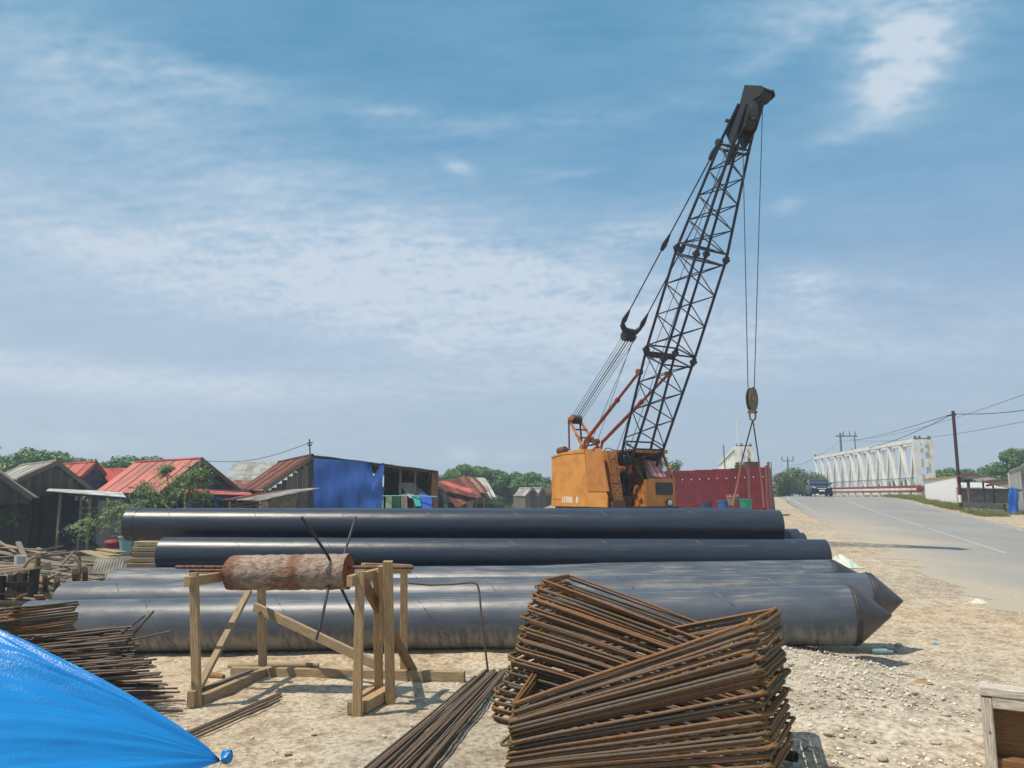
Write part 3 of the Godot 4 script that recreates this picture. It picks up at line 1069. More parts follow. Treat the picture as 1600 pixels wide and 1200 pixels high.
	part("lens", hg, mat(0.5, 0.5, 0.5, 0.1, null, 1.0, true, 0.6), h0)
	var dash := MB.new()
	dash.cbox(Vector3(-0.05, 2.76, 0.3), Vector3(2.1, 0.06, 0.3))
	dash.cbox(Vector3(-0.55, 2.72, 0.5), Vector3(1.0, 0.16, 0.3))
	part("canopy_plate", dash, M.brown_iron, C)

func rounded_rect(w: float, h: float, r: float, seg := 4) -> PackedVector2Array:
	var p := PackedVector2Array()
	for q in [[1, 1, 0.0], [-1, 1, PI / 2], [-1, -1, PI], [1, -1, PI * 1.5]]:
		for k in seg + 1:
			var a: float = q[2] + PI / 2 * k / seg
			p.append(Vector2(q[0] * (w / 2 - r) + cos(a) * r, q[1] * (h / 2 - r) + sin(a) * r))
	return p

func crane_gantry(C: Node3D) -> void:
	var legs := [[Vector3(-0.250, 4.022, -2.326), Vector3(-0.250, 3.036, -2.309), 0.05, M.red_oxide], [Vector3(-0.250, 3.997, -2.272), Vector3(-0.250, 3.138, -1.582), 0.075, M.orange_rusty],
		[Vector3(0.150, 3.996, -2.273), Vector3(0.150, 3.246, -2.183), 0.05, M.grime], [Vector3(0.150, 3.972, -2.238), Vector3(0.150, 3.032, -1.227), 0.075, M.orange_rusty],
		[Vector3(-0.250, 3.140, -1.617), Vector3(-0.250, 2.981, -1.620), 0.12, M.orange_rusty], [Vector3(0.150, 3.383, -1.759), Vector3(-0.100, 3.007, -1.660), 0.07, M.orange_rusty]]
	for e in legs:
		var b := MB.new()
		b.bar(e[0], e[1], e[2], e[2], Vector3(0, 0.2, 1), 0.01)
		part("gantry_leg", b, e[3], C)
	for e in [[Vector3(-0.250, 3.691, -2.026), Vector3(0.150, 3.677, -1.891)], [Vector3(-0.250, 3.413, -1.820), Vector3(0.150, 3.415, -1.621)], [Vector3(-0.100, 3.325, -1.618), Vector3(0.100, 3.256, -1.353)], [Vector3(-0.100, 3.149, -1.691), Vector3(0.100, 3.191, -1.254)]]:
		var b := MB.new()
		b.bar(e[0], e[1], 0.05, 0.05)
		part("gantry_brace", b, M.brown_iron, C)
	var sh := MB.new()
	var p0: Vector3 = Vector3(-0.280, 4.033, -2.227)
	var p1: Vector3 = Vector3(0.180, 4.039, -2.279)
	sh.lathe(p0, p1 - p0, [Vector2(-0.03, 0), Vector2(-0.03, 0.06), Vector2(0.12, 0.06), Vector2(0.12, 0.15), Vector2(0.17, 0.11), Vector2(0.22, 0.15), Vector2(0.27, 0.11), Vector2(0.32, 0.15), Vector2(0.37, 0.11), Vector2(0.42, 0.15), Vector2(0.47, 0.06), Vector2(0.50, 0.06), Vector2(0.50, 0)], 20)
	part("gantry_sheave", sh, M.grime, C)
	var br := MB.new()
	br.bar(p0 + Vector3(0, -0.05, 0), p0 + Vector3(0.08, 0.1, 0.1), 0.09, 0.14)
	part("sheave_bracket", br, M.orange_rusty, C)
	var sm := MB.new()
	for q in [Vector3(0.000, 3.343, -1.517), Vector3(0.000, 3.264, -1.216)]:
		sm.lathe(q - Vector3(0.1, 0, 0), Vector3(1, 0, 0), [Vector2(0, 0), Vector2(0, 0.09), Vector2(0.2, 0.09), Vector2(0.2, 0)], 14)
	part("guide_sheave", sm, M.brown_iron, C)

func crane_boom(C: Node3D) -> void:
	var P0: Vector3 = Vector3(-0.000, 1.417, 0.263)
	var P1: Vector3 = Vector3(0.000, 5.406, 2.259)
	var P2: Vector3 = Vector3(-0.000, 7.923, 3.607)
	var P3: Vector3 = Vector3(0.000, 10.445, 4.944)
	var st := [[P0, 0.98, 0.10], [P0.lerp(P1, 0.4), 1.02, 0.52], [P1, 1.05, 0.80], [P2, 1.05, 0.80], [P3, 0.58, 0.45]]
	var dir := (P3 - P0).normalized()
	var nrmv := Vector3(0, dir.z, -dir.y)     # towards the back (top) face
	var corner := func(s: Array, side: float, face: float) -> Vector3:
		return s[0] + Vector3(side * s[1] * 0.5, 0, 0) + nrmv * (face * s[2] * 0.5)
	# boom feet and joint plates in the boom's own mesh
	var bm := MB.new()
	for s in [-1.0, 1.0]:
		var a: Vector3 = corner.call(st[0], s, 0.0)
		var m1: Vector3 = P0.lerp(P1, 0.22) + Vector3(s * 0.5, 0, 0)
		bm.bar(a - dir * 0.12, m1, 0.05, 0.20, nrmv)
		bm.lathe(a - Vector3(0.08, 0, 0), Vector3(1, 0, 0), [Vector2(0, 0), Vector2(0, 0.12), Vector2(0.16, 0.12), Vector2(0.16, 0)], 16)
	for k in [2, 3]:
		for s in [-1.0, 1.0]:
			for f in [-1.0, 1.0]:
				var c: Vector3 = corner.call(st[k], s, f)
				bm.bar(c - dir * 0.10, c + dir * 0.10, 0.11, 0.11, nrmv, 0.02)
				bm.lathe(c - Vector3(0.09, 0, 0), Vector3(1, 0, 0), [Vector2(0, 0), Vector2(0, 0.055), Vector2(0.18, 0.055), Vector2(0.18, 0)], 12)
	var boom := part("boom", bm, M.crane_blue, C)
	for s in [-1.0, 1.0]:
		for f in [-1.0, 1.0]:
			var pts := []
			for k in st.size():
				pts.append(corner.call(st[k], s, f))
			pts.append(corner.call([Vector3(-0.000, 11.239, 5.437), 0.44, 0.27], s, f))
			var b := MB.new()
			b.tube(pts, 0.038, 10)
			part("chord", b, M.crane_blue, boom)
	# lacing: zigzags on the four faces of each section
	var faces := [[-1.0, 1.0, -1.0, -1.0], [1.0, 1.0, 1.0, -1.0], [-1.0, 1.0, 1.0, 1.0], [-1.0, -1.0, 1.0, -1.0]]
	var sections := [[st[1], st[2], 3, 0.04], [st[0], st[1], 2, 0.30], [st[2], st[3], 3, 0.05], [st[3], st[4], 4, 0.04]]
	for sec in sections:
		var a: Array = sec[0]
		var z: Array = sec[1]
		var nb: int = sec[2]
		for fi in 4:
			var q: Array = faces[fi]
			for k in nb * 2:
				var t0 := lerpf(sec[3], 1.0 - 0.04, float(k) / (nb * 2))
				var t1 := lerpf(sec[3], 1.0 - 0.04, float(k + 1) / (nb * 2))
				var fl := (k + (1 if fi == 1 or fi == 3 else 0)) % 2 == 0
				var s0 := [a[0].lerp(z[0], t0), lerpf(a[1], z[1], t0), lerpf(a[2], z[2], t0)]
				var s1 := [a[0].lerp(z[0], t1), lerpf(a[1], z[1], t1), lerpf(a[2], z[2], t1)]
				var u: Vector3 = corner.call(s0, q[0], q[1]) if fl else corner.call(s0, q[2], q[3])
				var w: Vector3 = corner.call(s1, q[2], q[3]) if fl else corner.call(s1, q[0], q[1])
				var b := MB.new()
				b.tube([u, w], 0.0165, 6)
				part("lacing_bar", b, M.crane_blue, boom)
	for e in [[st[2], -0.16], [st[2], 0.14], [st[3], -0.15], [st[3], 0.15], [st[1], 0.0], [st[4], -0.2], [st[4], -0.08]]:
		var s: Array = [e[0][0] + dir * e[1], e[0][1], e[0][2]]
		for fi in 4:
			var q: Array = faces[fi]
			var b := MB.new()
			b.tube([corner.call(s, q[0], q[1]), corner.call(s, q[2], q[3])], 0.026, 6)
			part("cross_bar", b, M.crane_blue, boom)
	# web plate between the chords at the lower joint, top face
	var web := MB.new()
	var wa: Vector3 = corner.call(st[2], -1.0, 1.0)
	var wz: Vector3 = corner.call(st[2], 1.0, 1.0)
	web.bar(wa - dir * 0.12, wz - dir * 0.12, 0.03, 0.17, dir)
	part("web_plate", web, M.steel_dark, boom)
	# head: two cheek plates, a top cover, sheaves and pins
	var toside := Basis(Vector3(0, 0, 1), Vector3(0, 1, 0), Vector3(-1, 0, 0))
	var tip: Array = [Vector3(-0.200, 11.704, 5.526), Vector3(-0.200, 11.425, 6.060), Vector3(-0.200, 11.262, 6.090), Vector3(-0.200, 11.212, 5.987), Vector3(-0.200, 11.210, 5.745), Vector3(-0.200, 10.666, 5.466), Vector3(-0.200, 10.296, 5.064), Vector3(-0.200, 10.406, 4.962), Vector3(-0.200, 10.739, 4.827), Vector3(-0.200, 11.325, 5.356)]
	var out := PackedVector2Array()
	for p in tip:
		out.append(Vector2(p.z, p.y))
	for s in [-0.2, 0.2]:
		var b := MB.new()
		b.prism(out, Transform3D(toside, Vector3(s, 0, 0)), 0.03)
		part("head_plate", b, M.steel_dark, boom)
	var cov := MB.new()
	var e0: Vector3 = tip[0] + Vector3(0.2, -0.02, 0)
	var e1: Vector3 = tip[8] + Vector3(0.2, 0.0, 0)
	cov.bar(e1, e1.lerp(e0, 0.55), 0.37, 0.03, nrmv)
	var e2: Vector3 = tip[1] + Vector3(0.2, -0.02, 0)
	cov.bar(e0 - Vector3(0, 0.02, 0), e2 - Vector3(0, 0.02, 0), 0.37, 0.03)
	part("head_cover", cov, M.brown_iron, boom)
	for q in [Vector3(-0.160, 11.293, 5.875), Vector3(-0.160, 10.827, 5.353)]:
		var b := MB.new()
		b.lathe(q, Vector3(1, 0, 0), [Vector2(0, 0), Vector2(0, 0.14), Vector2(0.05, 0.17), Vector2(0.1, 0.13), Vector2(0.16, 0.17), Vector2(0.22, 0.13), Vector2(0.30, 0.17), Vector2(0.32, 0)], 20)
		part("head_sheave", b, M.grime, boom)
	for q in [[Vector3(-0.200, 11.031, 4.909), 0.0], [Vector3(0.200, 10.914, 5.441), 0.0]]:
		var b := MB.new()
		b.lathe(q[0] - Vector3(0.05, 0, 0), Vector3(1, 0, 0), [Vector2(0, 0), Vector2(0, 0.05), Vector2(0.1, 0.05), Vector2(0.1, 0)], 12)
		part("head_pin", b, M.steel_dark, boom)
	# back stops: two red tubes that keep the boom from falling back
	for e in [[Vector3(-0.420, 3.249, -1.203), Vector3(-0.460, 5.030, 1.507)], [Vector3(0.340, 3.264, -1.344), Vector3(0.460, 5.010, 1.654)]]:
		var b := MB.new()
		b.tube([e[0], e[0].lerp(e[1], 0.62)], 0.055, 12)
		b.tube([e[0].lerp(e[1], 0.6), e[1]], 0.042, 12)
		b.lathe(e[0].lerp(e[1], 0.6), e[1] - e[0], [Vector2(0, 0.055), Vector2(0, 0.075), Vector2(0.1, 0.075), Vector2(0.1, 0.05)], 12)
		b.lathe(e[1] - Vector3(0.07, 0, 0), Vector3(1, 0, 0), [Vector2(0, 0), Vector2(0, 0.085), Vector2(0.14, 0.085), Vector2(0.14, 0)], 12)
		part("back_stop", b, M.red_oxide, C)
	var foot := MB.new()
	foot.bar(Vector3(0.340, 3.264, -1.344), Vector3(0.340, 3.048, -1.417), 0.06, 0.06)
	foot.bar(Vector3(-0.420, 3.249, -1.203), Vector3(-0.420, 3.018, -1.276), 0.06, 0.06)
	part("back_stop_lug", foot, M.red_oxide, C)
	# brackets that carry the boom feet
	for s in [-1.0, 1.0]:
		var a: Vector3 = corner.call(st[0], s, 0.0)
		for k in [-0.085, 0.085]:
			var b := MB.new()
			b.prism(PackedVector2Array([Vector2(-0.22, -0.30), Vector2(0.26, -0.30), Vector2(0.22, 0.0), Vector2(0.10, 0.20), Vector2(-0.12, 0.24), Vector2(-0.22, 0.05)]), Transform3D(toside, a + Vector3(k, 0.02, 0)), 0.03)
			part("foot_bracket", b, M.orange_rusty, C)
	# bridle and pendants
	var bc: Vector3 = Vector3(0.000, 6.415, 0.615)
	var bl := bc + Vector3(-0.34, 0.16, 0.02)
	var brr := bc + Vector3(0.34, 0.12, 0.02)
	var bd := MB.new()
	bd.tube([bl, bc + Vector3(-0.25, 0.02, 0), bc + Vector3(-0.1, -0.02, 0), bc + Vector3(0.18, -0.02, 0), brr], [0.075, 0.09, 0.09, 0.08, 0.06], 10)
	bd.lathe(bc + Vector3(-0.24, -0.16, -0.06), Vector3(1, 0, 0), [Vector2(0, 0), Vector2(0, 0.14), Vector2(0.07, 0.16), Vector2(0.12, 0.12), Vector2(0.18, 0.16), Vector2(0.24, 0.12), Vector2(0.30, 0.16), Vector2(0.37, 0.14), Vector2(0.37, 0)], 18)
	part("bridle", bd, M.steel_dark, C)
	for s in [-1.0, 1.0]:
		var top: Vector3 = corner.call([P3 - dir * 0.05, 0.58, 0.45], s, 1.0) + nrmv * 0.06
		var low: Vector3 = bl if s < 0 else brr
		var b := MB.new()
		b.tube([low, top], 0.019, 6)
		for t in [0.0, 0.44, 0.915]:
			var c := low.lerp(top, t)
			b.tube([c, c + (top - low).normalized() * 0.16, c + (top - low).normalized() * 0.28, c + (top - low).normalized() * 0.5], [0.05, 0.075, 0.06, 0.025], 8)
		b.lathe(top - Vector3(0.06, 0, 0), Vector3(1, 0, 0), [Vector2(0, 0), Vector2(0, 0.09), Vector2(0.12, 0.09), Vector2(0.12, 0)], 12)
		part("pendant", b, M.steel_dark, C)
	var gs := (p_mid(Vector3(-0.280, 4.033, -2.227), Vector3(0.180, 4.039, -2.279)))
	for k in 8:
		var b := MB.new()
		var x := -0.17 + 0.048 * k
		b.tube([bc + Vector3(x, -0.16, -0.06 + (0.14 if k % 2 else -0.14)), gs + Vector3(x * 0.9 + 0.06, 0.04, 0.12 if k % 2 else -0.12)], 0.0085, 5, false)
		part("boom_hoist_rope", b, M.rope, C)
	for e in [[bc + Vector3(0.10, -0.25, 0), Vector3(0.000, 3.394, -1.380)], [bc + Vector3(0.02, -0.25, 0.05), Vector3(0.100, 3.310, -1.251)]]:
		var b := MB.new()
		b.tube([e[0], e[1]], 0.0085, 5, false)
		part("boom_hoist_rope", b, M.rope, C)
	# load ropes: up inside the boom, over the head, down to the hook block
	var hook: Vector3 = C.transform.affine_inverse() * Vector3(5.664, 4.153, -18.000)
	for e in [[Vector3(0.000, 10.933, 5.208), Vector3(-0.11, 0.03, 0)], [Vector3(-0.000, 11.296, 5.891), Vector3(0.10, 0.03, 0)]]:
		var b := MB.new()
		b.tube([e[0], hook + e[1]], 0.011, 5, false)
		part("load_rope", b, M.rope, C)
	for e in [[Vector3(-0.6, 2.1, 0.1), Vector3(-0.100, 10.875, 5.086)], [Vector3(-0.4, 1.9, 0.3), Vector3(0.050, 10.999, 5.164)]]:
		var b := MB.new()
		b.tube([e[0], e[1]], 0.009, 5, false)
		part("load_rope", b, M.rope, C)
	# hook block, a thing of its own, with the slings that hang from it
	var hw: Vector3 = Vector3(5.665, 4.168, -18.000)
	var H := thing("hook_block", "rusty oval hook block with shackle hanging from the crane ropes", "hook block", hw)
	var cheek := PackedVector2Array()
	for k in 20:
		var a := TAU * k / 20
		cheek.append(Vector2(sin(a) * 0.125, -0.26 + cos(a) * 0.29 * (1.0 if cos(a) > 0 else 0.98)))
	for s in [-1.0, 1.0]:
		var b := MB.new()
		b.prism(cheek, Transform3D(Basis(Vector3.UP, 0.35), Vector3(s * 0.02, 0, s * 0.06)), 0.025)
		b.lathe(Vector3(s * 0.02, -0.26, s * 0.075), Vector3(0, 0, s), [Vector2(0, 0.05), Vector2(0.03, 0.05), Vector2(0.03, 0)], 12)
		part("cheek_plate", b, M.brass, H)
	var sv := MB.new()
	sv.lathe(Vector3(-0.01, -0.2, -0.04), Vector3(0, 0, 1), [Vector2(0, 0), Vector2(0, 0.13), Vector2(0.04, 0.10), Vector2(0.08, 0.13), Vector2(0.08, 0)], 18)
	part("sheave", sv, M.grime, H)
	var sw := MB.new()
	sw.lathe(Vector3(0, -0.46, 0), Vector3.DOWN, [Vector2(0, 0.03), Vector2(0.06, 0.03), Vector2(0.06, 0.09), Vector2(0.12, 0.09), Vector2(0.12, 0.0)], 12)
	sw.bar(Vector3(-0.11, -0.565, 0), Vector3(0.11, -0.565, 0), 0.06, 0.05)
	part("swivel", sw, M.brass, H)
	var shk := MB.new()
	shk.tube([Vector3(-0.06, -0.57, 0), Vector3(-0.07, -0.65, 0), Vector3(-0.055, -0.73, 0), Vector3(0, -0.765, 0), Vector3(0.055, -0.73, 0), Vector3(0.07, -0.65, 0), Vector3(0.06, -0.57, 0)], 0.022, 8)
	part("shackle", shk, M.brass, H)
	var sp := hw + Vector3(0, -0.74, 0)
	var ends := [[Vector3(5.444, 2.446, -18.300), Vector3(5.310, 1.422, -18.700), "left sling rope below the hook block, ending in red webbing"], [Vector3(5.862, 2.446, -18.300), Vector3(6.063, 1.391, -18.700), "right sling rope below the hook block, hanging past the fence corner"]]
	for e in ends:
		var b := MB.new()
		b.tube([sp, e[0]], 0.016, 6)
		var s := part("sling", b, M.rope, self)
		tag(s, e[2], "sling", "slings under the hook block")
		var l := MB.new()
		l.tube([e[0], e[0].lerp(e[1], 0.5) + Vector3(0.01, 0, 0), e[1]], [0.016, 0.02, 0.03], 6)
		part("webbing", l, mat(0.42, 0.16, 0.13, 0.9), s)

func p_mid(a: Vector3, b: Vector3) -> Vector3:
	return (a + b) * 0.5

# ------------------------------------------------------------------ bridges
func side_truss(called: String, label: String, a: Vector3, b: Vector3, h: float, nb: int, thick: Vector3) -> Node3D:
	var o := thing(called, label, "bridge", a)
	var run := b - a
	var up := Vector3.UP
	var f := run.normalized()
	for pl_ in 2:
		var off := thick * float(pl_)
		var tc := MB.new()
		tc.bar(off + up * h, off + run + up * h, 0.34, 0.34)
		part("top_chord", tc, M.bridge_white, o)
		var bc := MB.new()
		bc.bar(off + up * 0.3, off + run + up * 0.3, 0.34, 0.40)
		part("bottom_chord", bc, M.bridge_white, o)
		for k in nb + 1:
			var p := off + run * (float(k) / nb)
			if k > 0:
				var v := MB.new()
				v.bar(p + up * 0.45, p + up * (h - 0.15), 0.11, 0.2, f)
				part("vertical_member", v, M.bridge_white, o)
			if k < nb and pl_ == 0:
				var d := MB.new()
				var q := off + run * ((k + 1.0) / nb)
				d.bar(p + up * (h - 0.2), p.lerp(q, 0.5) + up * 0.5, 0.23, 0.2, thick.normalized())
				part("diagonal_member", d, M.bridge_white, o)
				var d2 := MB.new()
				d2.bar(q + up * (h - 0.2), p.lerp(q, 0.5) + up * 0.5, 0.23, 0.2, thick.normalized())
				part("diagonal_member", d2, M.bridge_white, o)
				if pl_ == 0:
					var gz := MB.new()
					gz.bar(p + up * 1.6 - thick * 0.06, q + up * 1.6 - thick * 0.06, 0.05, 0.05)
					part("hand_rail", gz, M.bridge_grey, o)
	# closing panel across the double truss at the near end, with its openings
	var back := -f * 0.03
	for s in [0.12, 0.88]:
		var c := MB.new()
		c.bar(thick * s + back, thick * s + back + up * (h + 0.1), thick.length() * 0.36, 0.3, f)
		part("end_post", c, M.bridge_white, o)
	for e in [[0.0, 0.55], [1.15, 1.9], [2.5, 3.2], [3.75, 4.1], [4.4, h + 0.12]]:
		var c := MB.new()
		c.bar(thick * 0.5 + back * 1.5 + up * e[0], thick * 0.5 + back * 1.5 + up * e[1], thick.length() * 0.42, 0.26, f)
		part("end_plate", c, M.bridge_white, o)
	for k in nb * 2 + 1:
		if k % 3 == 0 or k < 2:
			var c := MB.new()
			c.bar(run * (k / (nb * 2.0)) + up * (h + 0.2), run * (k / (nb * 2.0)) + up * (h + 0.2) + thick, 0.12, 0.09)
			part("top_strut", c, M.bridge_grey, o)
	for s in [0.1, 0.35, 0.9]:
		var c := MB.new()
		c.bar(thick * s + up * (h + 0.1), thick * s + up * (h + 0.42), 0.16, 0.16)
		part("top_lug", c, M.bridge_grey, o)
	return o

func build_bridges() -> void:
	M.bridge_white = mat(0.76, 0.755, 0.72, 0.6, ntex(81, 0.012, [[0.0, Color8(225, 218, 206)], [0.35, Color8(245, 242, 236)], [0.6, Color8(255, 255, 255)], [1.0, Color8(255, 255, 255)]]), 0.12)
	M.bridge_grey = mat(0.20, 0.19, 0.18, 0.7, T.mottle, 1.0)
	side_truss("truss_bridge_side", "white double steel bridge truss on the right, behind the red guard rail", Vector3(34.501, 1.596, -66.000), Vector3(38.547, 1.650, -98.000), 4.75, 11, Vector3(1.55, 0, -0.15))
	side_truss("truss_bridge_side", "white steel bridge truss rising behind the maroon fence", Vector3(21.247, 1.590, -73.000), Vector3(30.377, 1.650, -113.000), 4.6, 11, Vector3(1.6, 0, -0.2))
	var deck := MB.new()
	ribbon(deck, func(d: float) -> float: return road_left(d) - 0.8, func(d: float) -> float: return road_right(d) + 5.5, 65.5, 104.0, 2.0, 4, -0.06)
	struct("bridge_deck", deck, M.concrete)
	# guard rail before the right truss
	var red := mat(0.36, 0.05, 0.045, 0.6, T.mottle, 0.5)
	var G := thing("guard_rail", "red and white bridge guard rail with round end, left of the car's lane", "guard rail", Vector3(32.181, 1.501, -61.000))
	G.set_meta("label", "red and white steel guard rail in front of the right bridge truss")
	var e: Vector3 = Vector3(37.269, 1.612, -93.000) - Vector3(32.181, 1.501, -61.000)
	for q in [[0.90, 0.20, red], [0.68, 0.17, M.bridge_white], [0.50, 0.15, red]]:
		var b := MB.new()
		b.bar(Vector3(0, q[0], 0), e + Vector3(0, q[0], 0), 0.08, q[1], Vector3.UP, 0.02)
		part("rail", b, q[2], G)
	for k in 13:
		var b := MB.new()
		b.bar(e * (k / 12.0) + Vector3(0.12, -0.1, 0), e * (k / 12.0) + Vector3(0.12, 0.85, 0), 0.14, 0.14, Vector3(0, 0, 1))
		part("post", b, M.bridge_white, G)
	var cap := MB.new()
	cap.lathe(Vector3(-0.1, 0.7, 0.05), Vector3(-0.3, 0, 1), [Vector2(-0.05, 0), Vector2(-0.05, 0.27), Vector2(0.06, 0.27), Vector2(0.06, 0)], 20)
	part("end_cap", cap, red, G)
	# low white wall with an ochre cap at the bridge foot
	var wb: Vector3 = Vector3(28.354, 1.520, -53.000)
	var we2: Vector3 = Vector3(26.429, 1.537, -46.000)
	var W := thing("white_wall", "low white rendered wall with ochre coping at the bridge foot", "wall", wb)
	var m := MB.new()
	var len := we2 - wb
	m.bar(Vector3(0, -0.9, 0) + len * 0.5, Vector3(0, 1.2, 0) + len * 0.5, len.length(), 0.22, len.cross(Vector3.UP))
	part("wall_body", m, mat(0.82, 0.82, 0.80, 0.8, null), W)
	var m2 := MB.new()
	m2.bar(Vector3(-0.05, 1.24, 0), len + Vector3(0.05, 1.24, 0), 0.34, 0.10)
	part("coping", m2, mat(0.55, 0.33, 0.08, 0.8, T.mottle, 0.5), W)
	var m3 := MB.new()
	m3.bar(len * 0.35 + Vector3(0, -0.4, 0.14), len * 1.02 + Vector3(0, -0.4, 0.14), 0.05, 0.85)
	part("dark_base", m3, mat(0.09, 0.10, 0.10, 0.9, T.mottle, 0.6), W)

# ------------------------------------------------------------------ fence and what stands before it
func ribbed_sheet(a: Vector3, b: Vector3, lowv: Vector3, waves: int, amp: float, rows := 1, sag := 0.0) -> MB:
	# a to b along the ribbed edge, lowv the way down the sheet
	var m := MB.new()
	var nn := (b - a).cross(lowv).normalized()
	m.sheet(func(u: float, w: float) -> Vector3:
		return a.lerp(b, u) + lowv * w + nn * (amp * cos(u * TAU * waves) - sag * sin(PI * w)), waves * 6, rows, a.distance_to(b), lowv.length())
	return m

func build_fence_and_yard() -> void:
	M.maroon = mat(0.20, 0.014, 0.026, 0.42, T.mottle, 0.3)
	var L := Vector3(5.6, 0, -37.2)
	var R := Vector3(11.35, 0, -34.4)
	var F := thing("maroon_fence", "maroon ribbed sheet metal hoarding behind the crane", "fence", L)
	var n := 8
	for k in n:
		var a := L.lerp(R, float(k) / n)
		var b := L.lerp(R, (k + 1.0) / n + 0.004)
		var t := lerpf(2.74, 2.93, (k + 0.5) / n)
		var y0 := ground((a.x + b.x) * 0.5, a.z) - 0.03
		var m := ribbed_sheet(Vector3(a.x, t, a.z) - L, Vector3(b.x, t, b.z) - L, Vector3(0, y0 - t, 0), 5, 0.007)
		part("ribbed_sheet", m, M.maroon, F)
		for j in 2:
			var s := MB.new()
			s.lathe(a.lerp(b, 0.25 + 0.5 * j) + Vector3(0, t - 0.42, 0.02) - L, Vector3(-0.3, 0, 1), [Vector2(0, 0.028), Vector2(0.02, 0.022), Vector2(0.02, 0)], 8)
			part("roofing_nail", s, M.white_paint, F)
	# its return at the right end, and posts
	for k in 2:
		var a := R + Vector3(0.35 * k, 0, -0.8 * k)
		var m := ribbed_sheet(Vector3(a.x, 2.95, a.z) - L, Vector3(a.x + 0.36, 2.95, a.z - 0.82) - L, Vector3(0.12, -2.25, 0.1), 4, 0.012)
		part("ribbed_sheet", m, M.maroon, F)
	for e in [[R + Vector3(-0.05, 0, 0.06), 3.0], [R + Vector3(-0.9, 0, 0.28), 2.98], [R + Vector3(0.06, 0, 0.05), 3.15]]:
		var p := MB.new()
		p.bar(Vector3(e[0].x, 0.6, e[0].z) - L, Vector3(e[0].x, e[1], e[0].z) - L, 0.09, 0.09, Vector3(0, 0, 1), 0.01)
		part("fence_post", p, mat(0.30, 0.11, 0.10, 0.8, T.mottle, 1.0), F)
	var tank := MB.new()
	tank.cbox(Vector3(0, 0.32, 0), Vector3(0.55, 0.64, 0.5))
	tank.bar(Vector3(-0.1, 0.64, 0.1), Vector3(-0.1, 0.8, 0.1), 0.06, 0.06, Vector3(0, 0, 1))
	single("rusty_box", tank.mesh(M.brown_iron), "small rust brown box showing over the fence's right corner", "box", Transform3D(Basis(), Vector3(10.9, 2.55, -35.2)))
	# tubs and a basket in front of it
	var spots := [[1099.5, 784.5, 32.0, 0.23, Color(0.035, 0.07, 0.16), "dark blue plastic drum before the maroon fence"], [1126, 781.5, 32.0, 0.22, Color(0.03, 0.16, 0.42), "bright blue plastic drum before the maroon fence"], [1161, 779.5, 31.5, 0.25, Color(0.02, 0.33, 0.22), "teal green tub before the maroon fence"]]
	for s in spots:
		var c := MB.new()
		var r: float = s[3]
		c.lathe(Vector3.ZERO, Vector3.UP, [Vector2(0, 0), Vector2(0, r * 0.8), Vector2(0.25, r * 0.9), Vector2(0.27, r * 0.94), Vector2(0.30, r * 0.9), Vector2(0.60, r), Vector2(0.61, r * 1.08), Vector2(0.66, r * 1.08), Vector2(0.66, r * 0.98), Vector2(0.3, r * 0.88), Vector2(0.06, 0)], 24)
		var px: float = s[0]
		var top := spot(px, s[1], s[2])
		var o := thing("plastic_drum", s[5], "drum", top - Vector3(0, 0.66, 0))
		part("drum_body", c, mat(s[4].r, s[4].g, s[4].b, 0.5, T.mottle, 1.0), o)
		var st := MB.new()
		st.cbox(Vector3(0, -0.12, 0), Vector3(0.5, 0.24, 0.5))
		part("stand_block", st, M.concrete, o)
	var bk := MB.new()
	bk.lathe(Vector3.ZERO, Vector3.UP, [Vector2(0, 0), Vector2(0, 0.2), Vector2(0.3, 0.25), Vector2(0.32, 0.27), Vector2(0.36, 0.26), Vector2(0.33, 0.1), Vector2(0.33, 0.0)], 16)
	for k in 9:
		var a := k * 0.7
		bk.bar(Vector3(cos(a) * 0.2, 0.3, sin(a) * 0.2), Vector3(cos(a) * 0.27, 0.42, sin(a) * 0.1), 0.05, 0.02)
	single("rubble_basket", bk.mesh(mat(0.30, 0.22, 0.15, 0.9, T.speck, 2.0)), "brown basket of rubble between the blue drum and the teal tub", "basket", Transform3D(Basis(), Vector3(9.032, 1.287, -31.800)))

# drums before the fence stand in a row, given by where they are along it
func spot(px: float, py: float, d: float) -> Vector3:
	return Vector3((px - 800.0) / 1200.0 * d * 1.0, 1.65 - (py - 775.0) / 1200.0 * d, -d)

